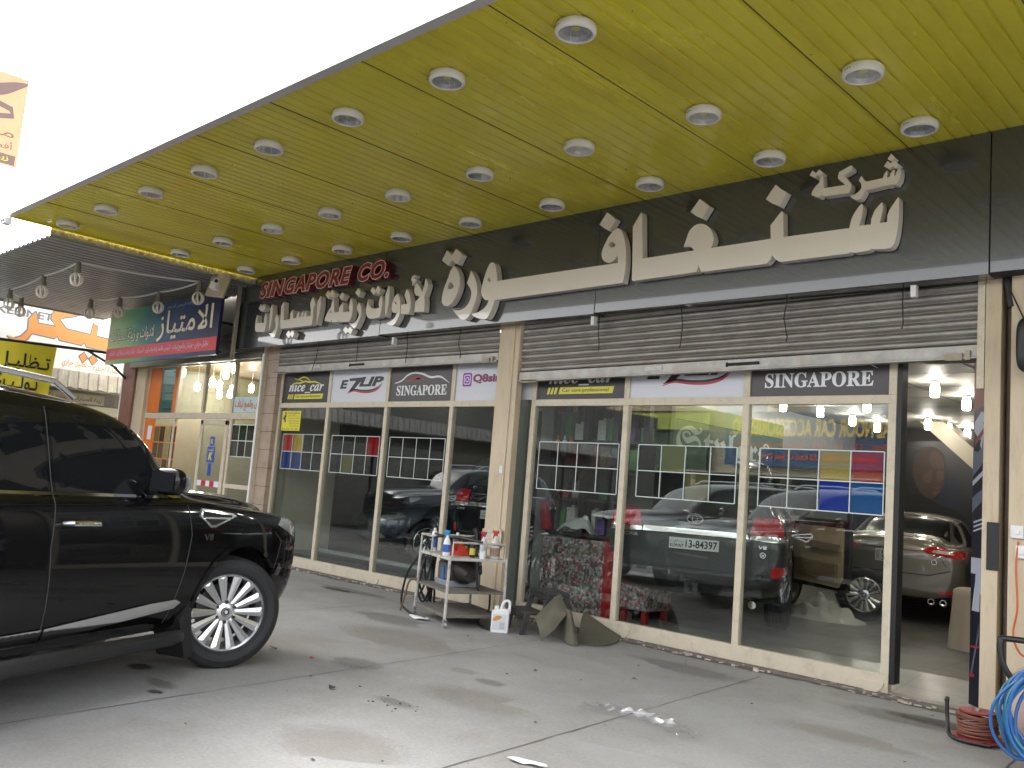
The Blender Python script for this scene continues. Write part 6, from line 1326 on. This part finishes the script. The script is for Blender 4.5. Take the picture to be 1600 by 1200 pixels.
m=MB(); m.box(-17.96,-17.52,7.980,7.994,.15,2.30); m.box(-17.96,-17.46,7.980,7.994,2.43,3.32); m.box(-16.88,-16.74,7.980,7.994,2.43,3.32); m.build('orange_panel',M['orange'],sf)
m=MB(); m.box(-17.80,-17.62,7.972,7.979,1.88,2.16); m.build('paper_notice',M['prWhite'],sf)
m=MB(); 
for k in range(5): m.box(-17.4,-16.9,8.05,8.06,2.5+.16*k,2.515+.16*k)
m.build('louvre_lines',M['dark'],sf)
# sliding leaf
m=MB()
for x in (-15.50,-14.60): m.box(x-.05,x+.05,7.94,7.966,.10,2.28)
m.box(-15.55,-14.55,7.94,7.966,2.20,2.29); m.box(-15.55,-14.55,7.94,7.966,.06,.16); m.build('door_leaf',M['cream'],sf,bevel=.003)
m=MB(); m.box(-15.449,-14.651,7.95,7.956,.161,2.199); p=m.build('glass_pane',M['glass2'],sf)
KB=mat('sticker_blue',(.015,.07,.40),.4)
m=MB(); DF=lambda a,b,d:Vector((a,7.949-d,b)); m.box(-15.18,-14.92,7.944,7.949,1.52,1.80); m.box(-15.13,-14.97,7.944,7.949,1.82,1.98); m.box(-15.10,-14.99,7.944,7.949,1.28,1.50); m.cur=1; letters(m,'K',(-15.13,1.56,-14.97,1.70),DF,.006,bold=.06,shear=.2); letters(m,'K',(-15.09,1.85,-15.0,1.94),DF,.006,bold=.05); letters(m,arab('كويت'),(-15.15,1.715,-14.95,1.78),DF,.006)
m.cur=2; m.box(-15.44,-14.66,7.944,7.949,1.09,1.19); m.cur=3; m.box(-15.28,-15.12,7.942,7.944,1.09,1.19); m.box(-14.98,-14.82,7.942,7.944,1.09,1.19)
m.build('door_stickers',[KB,M['prYellow'],M['prWhite'],M['prRed']],p)
# film grids: left one orange divided, right one pale divided
m=MB(); gm=[M['orange'],FM['d'],FM['c'],FM['o'],FM['k'],M['line'],film('film_green',(.03,.25,.10))]
for i in range(5): m.box(-17.52+.235*i-.006,-17.52+.235*i+.006,7.985,7.99,1.2,2.17)
for j in range(4): m.box(-17.52,-16.58+.0,7.984,7.9855,1.2+.32*j-.006,1.2+.32*j+.006)
for i in range(4):
    for j in range(3): m.cur=[1,1,3,2,1,4,1,2,2,3,1,4][i*3+j]; m.box(-17.51+.235*i,-17.52+.235*(i+1)-.008,7.988,7.9885,1.21+.32*j,1.19+.32*(j+1))
m.build('film_samples',gm,sf)
m=MB(); m.cur=5
for i in range(5): m.box(-14.47+.253*i-.006,-14.47+.253*i+.006,7.985,7.99,1.654,2.21)
for j in range(3): m.box(-14.47,-13.46,7.984,7.9855,1.654+.278*j-.006,1.654+.278*j+.006)
for i in range(4):
    for j in range(2): m.cur=6 if (i,j)==(1,1) else 4 if (i+j)%2 else 1; m.box(-14.46+.253*i,-14.47+.253*(i+1)-.008,7.988,7.9885,1.664+.278*j,1.644+.278*(j+1))
m.build('film_samples',gm,sf)
o=thing('window_notice','pale blue notice with orange Arabic writing in the neighbouring shop window','notice',(-14.0,7.98,2.42))
m=MB(); m.box(-14.49,-13.46,7.980,7.992,2.43,2.70); m.build('notice_board',mat('pale_blue_board',(.46,.62,.64),.4),o); m=MB(); letters(m,arab('بوليش وتلميع ليتات'),(-14.45,2.455,-13.48,2.66),lambda a,b,d:Vector((a,7.98-d,b)),.003,bold=.03); m.build('lettering',mat('notice_orange',(.65,.14,.04),.45),o)
m=MB(); m.box(-13.70,-13.49,7.982,7.992,2.96,3.32); m.cur=1; m.poly([smooth_loop([(-13.63,3.08),(-13.56,3.16),(-13.60,3.22),(-13.55,3.27),(-13.62,3.25),(-13.65,3.17)])],lambda a,b,d:Vector((a,7.982-d,b)),0,.002); tag(m.build('yellow_notice',[M['prYellow'],M['prDark']],base=(-13.6,7.98,2.96)),'yellow notice at the upper right of the neighbouring shop window','notice')
def pendant():
    t=thing('pendant_lamp','x','pendant lamp',(0,0,0))
    m=MB(); m.tube([(0,0,.10),(0,0,.60)],.006,6); m.lathe([(0,.07),(.03,.07),(.03,.12),(0,.12)],n=14); m.build('lamp_rod',M['white'],t,local=True)
    m=MB(); m.lathe([(0,-.09),(.04,-.085),(.05,-.06),(.05,.05),(.04,.07),(0,.07)],n=18); m.build('lamp_tube',M['cfl'],t,local=True,smooth=True); return t
pp=pendant()
for k,(x,y,z,d) in enumerate(((-17.65,8.84,3.07,'low at the left of the second upper pane'),(-16.2,8.41,3.07,'high at the left of the third upper pane'),(-16.64,8.80,3.07,'in the middle of the third upper pane'),(-15.73,8.60,3.35,'at the top right of the third upper pane'),(-16.15,8.65,3.26,'right of middle in the third upper pane'),(-17.07,9.32,3.07,'in a pair low in the third pane, left one'),(-18.0,9.79,3.05,'in a pair low in the third pane, right one'),(-18.3,9.70,3.03,'lowest in the third upper pane'),(-15.5,9.19,3.17,'just below the yellow notice'),(-17.27,9.87,3.17,'above the pale blue notice'),(-17.5,8.42,3.31,'at the top of the blue tinted pane'))):
    o=pp if k==0 else copy_tree(pp); o.location=(x,y,z); o['label']='lit lamp in neighbouring shop, '+d; o['group']='lit lamps in the neighbouring shop'
t=thing('stock_shelf','dark stock shelf inside the neighbouring shop','shelf',(-16,12,0)); m=MB()
for x in (-17.8,-16.4,-15.0,-13.8): m.box(x-.03,x+.03,12.5,13,0,2.2)
for z in (.4,1.0,1.6,2.2): m.box(-17.8,-13.8,12.5,13,z,z+.03)
m.build('shelf_frame',M['shelfblack'],t); m=MB(); rs=random.Random(2)
for z in (.43,1.03,1.63):
    x=-17.7
    while x<-13.9: w_=rs.uniform(.1,.3); m.box(x,x+w_*.9,12.6,12.9,z,z+rs.uniform(.2,.5)); x+=w_
m.build('boxed_stock',mat('mixed_cartons',(.14,.11,.09),.6,var=.6,vs=6),t)
# sign of the neighbouring shop
ns=thing('neighbour_sign','blue and green printed sign with cream Arabic lettering and red strip','sign',(-16.2,7.25,3.32))
grad=_new('printed_gradient'); mm,n,p=grad; tc=n.nodes.new('ShaderNodeTexCoord'); sx=n.nodes.new('ShaderNodeSeparateXYZ'); cr=n.nodes.new('ShaderNodeValToRGB'); n.links.new(tc.outputs['Generated'],sx.inputs[0]); 
nz=n.nodes.new('ShaderNodeTexVoronoi'); nz.inputs['Scale'].default_value=3.2; n.links.new(tc.outputs['Generated'],nz.inputs['Vector']); ad=n.nodes.new('ShaderNodeMath'); ad.operation='MULTIPLY_ADD'; n.links.new(nz.outputs['Distance'],ad.inputs[0]); ad.inputs[1].default_value=.22; n.links.new(sx.outputs['X'],ad.inputs[2]); n.links.new(ad.outputs[0],cr.inputs[0])
el=cr.color_ramp.elements; el[0].position=.05; el[0].color=(.46,.58,.22,1); el[1].position=1; el[1].color=(.01,.014,.06,1); 
for ps,c in ((.30,(.16,.42,.16)),(.52,(.02,.19,.17)),(.72,(.012,.05,.16))): e=el.new(ps); e.color=c4(c)
n.links.new(cr.outputs[0],p.inputs['Base Color']); p.inputs['Roughness'].default_value=.4
m=MB(); m.box(-18.45,-13.93,7.22,7.28,3.32,4.39); m.build('sign_face',mm,ns)
NF=lambda a,b,d:Vector((a,7.22-d,b))
m=MB(); m.box(-18.45,-13.93,7.214,7.2195,3.40,3.63); m.build('red_strip',mat('sign_red',(.66,.04,.05),.4),ns)
m=MB(); letters(m,arab('تظليل حراري - بوليش وتلميع ليتات - تلبيس مقاعد وارضيات ليزر - اسبيرات - بوليه وملمس ورقائق - شاشات'),(-18.3,3.44,-14.2,3.58),NF,.009,bold=.01); m.build('strip_lettering',mat('sign_pale_blue',(.55,.62,.80),.4),ns)
def outlined(rect,s,sp=1):
    m=MB(); letters(m,s,rect,NF,.003,bold=.05,sp=sp); m.build('lettering_outline',M['prDark'],ns)
    m=MB(); ex=.02; letters(m,s,(rect[0]+ex,rect[1]+ex*.8,rect[2]-ex,rect[3]-ex*.8),NF,.006,bold=.012,sp=sp); m.build('lettering',mat('sign_cream',(.85,.78,.62),.4),ns)
outlined((-16.25,3.64,-14.12,4.24),arab('الامتياز')); outlined((-18.35,3.70,-16.35,4.02),arab('لادوات و زينة السيارات'))
m=MB(); letters(m,arab('بسم الله الرحمن الرحيم'),(-15.9,4.24,-14.75,4.33),NF,.003,bold=.0); m.build('small_lettering',mat('sign_pale',(.45,.50,.55),.4),ns)
m=MB(); m.box(-18.4,-13.95,7.28,7.34,3.36,3.40); m.box(-18.4,-13.95,7.28,7.34,4.3,4.34)
for x in (-18.2,-16.2,-14.2): m.box(x-.03,x+.03,7.28,7.9,3.9,3.94)
m.build('sign_frame',M['dark'],ns)
# dark recess between the two signs with a rusty bracket
m=MB(); m.box(-14.0,-13.2,7.86,7.9,3.5,4.7); m.build('recess_panel',M['dark'],nb)
m=MB(); m.box(-13.95,-13.90,7.5,7.56,3.30,4.6); m.box(-14.45,-13.90,7.5,7.54,3.27,3.31); tag(m.build('sign_bracket',M['rust'],base=(-13.9,7.5,3.3)),'rusty bracket in the dark gap between the two signs','bracket')
# corrugated canopy
cc=thing('corrugated_canopy','low grey corrugated steel canopy with bulbs hanging below it','canopy',(-17,6,4.55))
m=MB(); prof=[]; x=-20.6
while x<-13.6: prof+=[(x,4.55),(x+.10,4.55),(x+.118,4.592),(x+.178,4.592),(x+.196,4.55)]; x+=.196
prof=[(a,b) for k,(a,b) in enumerate(prof) if k==0 or a>prof[k-1][0]+.001]
m.add([(px_,y,pz+dz) for dz in (0,.006) for px_,pz in prof for y in (4.33,7.95)],[(2*i,2*i+1,2*i+3,2*i+2) for i in range(len(prof)-1)]+[(2*len(prof)+2*i,2*len(prof)+2*i+1,2*len(prof)+2*i+3,2*len(prof)+2*i+2) for i in range(len(prof)-1)]); m.build('underside',M['corr'],cc,fixn=False)
m=MB(); m.box(-20.6,-20.55,4.4,7.9,4.52,4.60); m.build('end_trim',M['corr'],cc)
m=MB(); prof=[]; y=4.3
while y<7.6: prof+=[(y,-13.552),(y+.06,-13.552),(y+.075,-13.568),(y+.115,-13.568)]; y+=.13
m.add([(px_,py,z) for py,px_ in prof for z in (4.56,4.68)],[(2*i,2*i+1,2*i+3,2*i+2) for i in range(len(prof)-1)]); m.build('end_flashing',M['rust'],cc,fixn=False)
# bulbs on a sagging cable
bp_=[(-18.44,5.31),(-19.2,5.75),(-16.30,5.174),(-14.50,5.07),(-17.72,6.52),(-16.89,6.735),(-15.50,6.85),(-13.86,6.77)]
M['spiral']=mat('spiral_tube',(.72,.66,.56),.35,coat=.5)
def bulb():
    t=thing('spiral_bulb','x','light bulb',(0,0,0))
    m=MB(); m.lathe([(0,.02),(.03,.02),(.036,0),(.036,-.075),(.048,-.08),(.048,-.13),(.03,-.14),(0,-.14)],n=18); m.build('lamp_holder',mat('dusty_holder',(.20,.17,.13),.6,var=.2),t,local=True,smooth=True)
    m=MB()
    for k in range(7):
        a=2*math.pi*k/7; r=[.02,.05,.075,.078,.062,.035,.015]; z=[-.14,-.165,-.20,-.245,-.285,-.31,-.32]
        m.tube(spl([(r[i]*math.cos(a+.12*i),r[i]*math.sin(a+.12*i),z[i]) for i in range(7)],3),.0125,7)
    m.build('tube_coils',M['spiral'],t,local=True,smooth=True); return t
bb=bulb()
nm_=['left one of the close pair at the outer left','right one of the close pair at the outer left','second along the outer cable','at the outer corner of the cable','above the gap left of the blue green sign','at the left end of the blue green sign','in front of the green part of the sign','at the right end of the blue green sign']
for k,(x,y) in enumerate(bp_):
    o=bb if k==0 else copy_tree(bb); o.location=(x,y,4.44); o.scale=(1.12,)*3; o['label']='spiral bulb, '+nm_[k]; o['group']='spiral bulbs under the grey canopy'
m=MB()
def sag(a,b,n=8,s=.05): return [Vector(a).lerp(Vector(b),i/n)+Vector((0,0,-s*math.sin(math.pi*i/n))) for i in range(n+1)]
Z=4.46
for a,b in ((1,0),(0,2),(2,3),(3,7),(7,6),(6,5),(5,4)): m.tube(sag((*bp_[a],Z),(*bp_[b],Z),s=.03),.016,6)
tag(m.build('bulb_cable',mat('dusty_cable',(.62,.60,.56),.6),base=(-16,6,4.4),smooth=True),'pale cable looped under the grey canopy carrying the spiral bulbs','cable')
# security cameras
t=thing('security_camera','white security camera on a beige box between the canopies','camera',(-13.75,6.9,4.33))
m=MB(); T=Matrix.Translation((-13.50,6.85,4.20))@Matrix.Rotation(R(-14),4,'X')@Matrix.Rotation(R(25),4,'Z'); m.box(-.18,.18,0,.05,0,.42,T); m.build('mounting_box',mat('beige_box',(.45,.40,.30),.5,var=.1),t,bevel=.01)
m=MB(); m.box(-.06,.06,-.10,0,.10,.22,T); m.tube([T@Vector((.05,-.08,.20)),T@Vector((.12,-.20,.19))],.045,16); m.build('camera_body',M['whiteplastic'],t,smooth=True); m=MB(); m.tube([T@Vector((.12,-.20,.19)),T@Vector((.122,-.204,.19))],.03,14); m.build('camera_lens',M['black'],t)
t=thing('security_camera','tiny white security camera at the outer corner of the yellow canopy','camera',(-13.5,3.75,4.6)); m=MB(); m.box(-13.58,-13.42,3.66,3.76,4.54,4.64); m.build('camera_body',M['whiteplastic'],t,bevel=.02); m=MB()
for x in (-13.545,-13.47): m.lathe([(0,0),(.022,0),(.022,.01),(0,.01)],Matrix.Translation((x,3.66,4.59))@Matrix.Rotation(R(90),4,'X'),12)
m.build('camera_lens',M['black'],t)
# ------------------------------------------------------------------ corner building with the white sticker shop sign
XB=-22.0; q=.88
def zb(z): return 1.5+(z-1.5)*q
cb=thing('corner_building','low corner building with white orange lettered sign and tin awning','building',(XB,4,0))
M['greywall']=mat('weathered_grey_wall',(.22,.21,.19),.6,var=.2,vs=2,dirt=(.10,.09,.08),ds=2,damt=.4)
m=MB(); m.box(XB-8,XB,-16,14,0,4.95); m.build('wall',M['greywall'],cb)
for k,y in enumerate((-13,-10,-7,-4,-1,2,5,8.0)):
    m=MB()
    for j in range(26): m.box(XB+.0,XB+.03+.012*(j%2),y+.15,y+2.85,.02+.095*j,.105+.095*j)
    m.build('shutter',mat('tan_shutter',(.36,.29,.20),.5,var=.1) if k>5 else M['steel'],cb)
    m=MB(); m.box(XB,XB+.12,y-.15,y+.12,0,2.7); m.build('pier',M['greywall'],cb)
m=MB(); m.box(XB,XB+.35,8.2,10.0,2.42,2.62); m.build('roller_housing',mat('cream_housing',(.50,.47,.38),.5),cb)
aw=thing('tin_awning','bent white corrugated tin awning below the white sign of the corner building','awning',(XB,4,zb(3.2)))
m=MB(); prof=[]; y=-12
while y<9.5: prof+=[(y,0),(y+.10,0),(y+.12,.03),(y+.20,.03)]; y+=.22
rs=random.Random(6); 
m.add([(XB+o_[0]+dz,py+.0,o_[1]+rs.uniform(-.02,.02)*(j==2)) for py,dz in prof for j,o_ in enumerate(((.05,zb(3.66)),(.95,zb(3.58)),(1.0,zb(3.14))))],[(3*i+j,3*i+j+1,3*i+3+j+1,3*i+3+j) for i in range(len(prof)-1) for j in (0,1)])
m.build('awning_sheet',mat('white_tin',(.50,.48,.45),.45,metal=.2,var=.15,vs=4,dirt=(.25,.17,.11),ds=3,damt=.5),aw,fixn=False,solid=.004)
m=MB(); m.box(XB+.9,XB+.96,-12,9.6,zb(3.1),zb(3.14)); m.build('awning_rail',M['rust'],aw)
ws=thing('sticker_shop_sign','long white sign board with big orange Arabic lettering on the corner building','sign',(XB,6,zb(3.6)))
m=MB(); m.box(XB+.02,XB+.12,3.0,9.6,zb(3.58),zb(5.45)); m.build('sign_board',mat('sign_white',(.78,.78,.78),.4),ws)
WF=lambda a,b,d:Vector((XB+.12+d,a*q,zb(b)))
ogm=mat('sign_orange',(.70,.27,.08),.45); gry=mat('sign_outline_grey',(.20,.19,.20),.5)
# big word: ra, kaf, ya on one baseline (traced)
def ogl(pts,d=.004):
    m=MB(); c=Vector((sum(p[0] for p in pts)/len(pts),sum(p[1] for p in pts)/len(pts)))
    m.poly([pts],WF,0,d); return m
word=[[(7.22,4.30),(7.40,4.14),(7.60,4.18),(7.72,4.30),(7.80,4.46),(8.35,4.42),(8.42,4.50),(8.47,4.40),(9.05,4.36),(9.12,4.44),(9.18,4.34),(11.6,4.20),(11.6,4.56),(9.42,4.68),(9.40,4.95),(9.28,5.02),(9.24,4.70),(8.62,4.74),(8.42,4.95),(8.55,5.02),(8.80,5.10),(8.95,5.22),(8.90,5.32),(8.62,5.42),(8.35,5.30),(8.20,5.05),(8.20,4.92),(8.34,4.76),(7.92,4.76),(7.86,4.98),(7.80,5.04),(7.66,4.82),(7.68,4.55),(7.55,4.36),(7.40,4.28)],
 [(9.02,4.06),(9.14,4.20),(9.26,4.05),(9.14,3.90)],[(9.28,4.04),(9.40,4.18),(9.52,4.03),(9.40,3.88)]]
for l in word:
    cx=sum(p[0] for p in l)/len(l); cz=sum(p[1] for p in l)/len(l)
    m=MB(); P_=strip(l+[l[0]],.018); m.poly([P_],WF,0,.008); m.build('lettering_outline',gry,ws)
    m=MB(); m.poly([l],WF,0,.005); m.build('lettering',ogm,ws)
m=MB(); letters(m,'STICKER.NET',(6.20,4.86,8.25,5.06),WF,.004,bold=.03); letters(m,arab('زينة السيارات'),(8.45,5.12,10.2,5.36),WF,.004,bold=.02); m.build('dark_lettering',gry,ws)
m=MB(); letters(m,arab('تظليل حراري'),(8.62,3.72,9.25,3.95),WF,.004,bold=.012); letters(m,'-',(9.30,3.82,9.38,3.84),WF,.004); letters(m,arab('حماية أصليه'),(9.42,3.70,10.15,3.95),WF,.004,bold=.012); letters(m,arab('تنجيد'),(10.35,3.70,10.8,3.95),WF,.004,bold=.012); m.build('orange_lettering',ogm,ws)
t=thing('beige_shop_sign','small beige sign with brown Arabic writing under the tin awning','sign',(XB+.4,8,zb(2.83))); m=MB(); m.box(XB+.4,XB+.46,6.2,8.52,zb(2.80),zb(3.06)); m.build('sign_board',mat('dull_beige',(.36,.32,.25),.5),t)
m=MB(); letters(m,arab('زينة السيارات   تنجيد وكرستال'),(7.9,2.84,9.62,3.0),lambda a,b,d:Vector((XB+.46+d,a*q,zb(b))),.003,bold=.01); m.build('lettering',mat('brown_print',(.10,.07,.05),.5),t)
# yellow banner on its bar
M['banneryellow']=mat('yellow_banner_cloth',(.66,.56,.03),.55,var=.06,vs=2)
bar=thing('banner_bar','black steel bar with brace carrying the yellow banner','bar',(-18.9,7,3.55)); m=MB(); m.tube([(-18.9,3.9,3.50),(-18.9,7.95,3.63)],.03,8); m.tube([(-18.9,7.60,3.33),(-18.9,8.1,2.95)],.025,8); m.tube([(-18.9,7.0,3.60),(-18.9,7.65,3.32)],.025,8); m.build('bar_tube',M['black'],bar,smooth=True)
yb=thing('yellow_banner','yellow cloth banner with black Arabic writing hanging above the black SUV','banner',(-18.88,5.4,2.5))
wv=lambda y,z:.025*math.sin(5*y+1.2*z)+.02*math.sin(11*y-3*z)*max(0,(3.5-z))
m=MB(); m.grid(lambda u,v:Vector((-18.87+wv(4.3+2.12*u,2.52+1.0*v),4.3+2.12*u-.05*(1-v),2.45+1.03*v+.07*u*v)),60,24); m.build('banner_cloth',M['banneryellow'],yb,smooth=True,solid=.006)
def YF(a,b,d): return Vector((-18.862+wv(a,b)+d,a,b))
for s,r in ((arab('تـظليـل'),(5.34,2.98,6.33,3.34)),(arab('بـولـيـش'),(5.26,2.54,6.14,2.95))):
    m=MB(); letters(m,s,r,YF,.008,bold=.018); m.build('lettering',M['pblack'],yb,fixn=False)
# hoarding on the roof of the corner building
bd=thing('roof_billboard','faded orange billboard with brown lettering high above the corner building','billboard',(-25,5,5)); m=MB(); m.box(-25.1,-25,2.4,6.92,8.66,11.02); m.build('billboard_face',mat('faded_orange',(.66,.40,.22),.5,var=.08,vs=1),bd)
BF=lambda a,b,d:Vector((-25+d,a,b)); br=mat('faded_brown',(.20,.13,.12),.5); m=MB()
m.poly([smooth_loop([(5.2,10.3),(6.2,10.35),(6.75,10.72),(6.9,10.9),(6.6,10.85),(6.0,10.62),(5.2,10.6)])],BF,0,.004); m.poly([strip([(5.2,10.1),(6.1,10.22),(6.6,10.12),(6.65,9.95),(6.3,9.85),(5.2,9.9)],.07)],BF,0,.004)
letters(m,arab('مركز'),(5.6,9.30,6.75,9.62),BF,.004,bold=.0); letters(m,arab('أفضل خدمات'),(5.0,9.02,6.75,9.27),BF,.004,bold=.0); m.build('lettering',br,bd)
m=MB(); m.box(-25,-24.994,2.4,6.85,8.68,8.93); m.build('lower_strip',br,bd); m=MB(); letters(m,arab('زينة سيارات بوليش'),(4.6,8.74,6.7,8.90),BF,.010,bold=.02); m.build('strip_lettering',M['prYellow'],bd)
m=MB()
for y in (2.6,4.6): m.box(-25.3,-25.1,y-.08,y+.08,4.95,10.8)
m.build('posts',M['alu'],bd)
# ------------------------------------------------------------------ across the road: what the glass mirrors
def block(nm,lab,x0,x1,y0,y1,h,col,floors,openc=(.02,.022,.025),sh=True):
    t=thing(nm,lab,'building',((x0+x1)/2,y0,0)); wm=mat('far_wall',col,.7,var=.1,vs=.6,dirt=tuple(c*.6 for c in col),ds=.5,damt=.5)
    m=MB(); m.box(x0,x1,y1,y0,0,h); m.build('wall',wm,t)
    m=MB(); m.box(x0-.1,x1+.1,y0-.1,y0+.12,h,h+.35); m.build('parapet',wm,t)
    wn=int((x1-x0)/2.2); go=mat('far_opening',openc,.15,spec=.6)
    for f in range(floors):
        for k in range(wn):
            cx=x0+(k+.5)*(x1-x0)/wn; z=4.9+f*3.0
            if z+1.2<h:
                m=MB(); m.box(cx-.55,cx+.55,y0,y0+.04,z,z+1.3); o=m.build('window',go,t)
                m=MB(); m.box(cx-.62,cx+.62,y0,y0+.10,z-.08,z-.005); m.build('sill',wm,o)
    if sh:
        n=max(1,int((x1-x0)/4))
        for k in range(n):
            a=x0+(k+.06)*(x1-x0)/n; b=x0+(k+.94)*(x1-x0)/n
            m=MB(); m.box(a,b,y0,y0+.03,0,2.9); m.build('shop_opening',go,t)
    m=MB(); m.box(x0,x1,y0+.04,y0+1.2,2.95,3.02); m.build('shop_canopy',wm,t)
    return t
YO=-22.0
b1=block('brown_building','brown two storey block across the road','x' and -40,-31,YO,-30,6.6,(.26,.17,.10),0)
b2=block('cream_building','cream three storey block across the road',-31,-24,YO-2,-31,6.2,(.50,.42,.28),0)
b3=block('low_shop_row','low row of shops across the road with parapet',-24,-9,YO,-30,4.6,(.40,.36,.28),0)
b4=block('grey_building','grey two storey block across the road',-9,6,YO-1,-30,5.0,(.32,.31,.30),0)
b5=block('tan_building','tan two storey block across the road at the far left',-66,-40,YO+2,-30,5.4,(.38,.30,.20),0)
def bsign(lab,x0,x1,z0,z1,y,col,rows):
    t=thing('far_shop_sign',lab,'sign',((x0+x1)/2,y,z0)); m=MB(); m.box(x0,x1,y-.1,y,z0,z1); m.build('sign_board',mat('far_sign',col,.5),t)
    for s,r,c in rows:
        m=MB(); letters(m,s,(x0+(x1-x0)*r[0],z0+(z1-z0)*r[1],x0+(x1-x0)*r[2],z0+(z1-z0)*r[3]),lambda a,b,d:Vector((x0+x1-a,y+d,b)),.02,bold=.03); m.build('lettering',mat('far_letter',c,.5),t)
bsign('blue sign with yellow and red lettering across the road',-22.0,-14.0,3.4,5.9,YO+.30,(.02,.07,.16),[('AL NOOR CAR ACCESSORIES CO.',(.03,.55,.97,.88),(.70,.50,.10)),('Seat - CD - DJ - MP3 - Glass Protection - Tint',(.05,.32,.95,.45),(.55,.08,.05)),('Upholstery - Polish - All Kind Of Seat Covers',(.10,.10,.80,.24),(.55,.08,.05))])
bsign('dark green shop sign with lime band across the road',-30.5,-23.0,3.0,5.0,YO+.30,(.03,.07,.035),[])
t=thing('lime_band','lime green fascia band above the dark green sign across the road','fascia',(-27,YO,5.0)); m=MB(); m.box(-30.7,-22.8,YO,YO+.5,5.0,5.8); m.build('band',mat('lime_paint',(.35,.42,.05),.5),t)
wt=thing('water_tank','cream cylindrical water tank on the roof across the road','water tank',(-20.5,-25,4.6)); m=MB(); m.lathe([(0,0),(1.0,0),(1.02,.1),(1.0,1.9),(.6,2.2),(0,2.25)],Matrix.Translation((-20.5,-25,5.4)),28); m.build('tank',mat('cream_tank',(.55,.47,.33),.5),wt,smooth=True); m=MB(); m.box(-21.4,-19.6,-25.9,-24.1,4.6,5.4); m.build('tank_base',M['greywall'],wt)
# trees along the far kerb
M['leaf']=mat('tree_leaf',(.055,.085,.025),.6,var=.5,vs=1.5); M['bark']=mat('tree_bark',(.12,.09,.06),.8,var=.3,vs=8)
def tree(x,y,h,seed,lab):
    r=random.Random(seed); t=thing('street_tree',lab,'tree',(x,y,0)); m=MB(); m.tube([(x,y,0),(x+.1,y,h*.3),(x+.05,y+.1,h*.55)],[.16,.12,.07],10); tips=[]
    for k in range(7):
        a=r.uniform(0,6.28); e=Vector((x+math.cos(a)*h*.26,y+math.sin(a)*h*.26,h*r.uniform(.62,.95))); m.tube([(x+.05,y+.05,h*r.uniform(.3,.5)),Vector((x,y,h*.5)).lerp(e,.5),e],[.07,.045,.015],7); tips.append(e)
    m.build('trunk',M['bark'],t,smooth=True); m=MB()
    for k in range(2600):
        c=r.choice(tips); d=Vector((r.gauss(0,1),r.gauss(0,1),r.gauss(0,.8))); d=d.normalized()*h*.17*r.random()**.4; p=c+d; s=r.uniform(.07,.14)
        u=Vector((r.gauss(0,1),r.gauss(0,1),r.gauss(0,1))).normalized(); v=u.orthogonal().normalized()
        m.add([p-u*s,p+v*s*.5,p+u*s,p-v*s*.5],[(0,1,2,3)])
    m.build('crown',M['leaf'],t,fixn=False)
tree(-31,-9.5,6.5,1,'leafy street tree by the far kerb in front of the brown block'); tree(-40,-4.0,7.5,2,'tall leafy street tree beyond the corner building'); tree(-36,-10.5,6.0,3,'small leafy street tree by the far kerb')
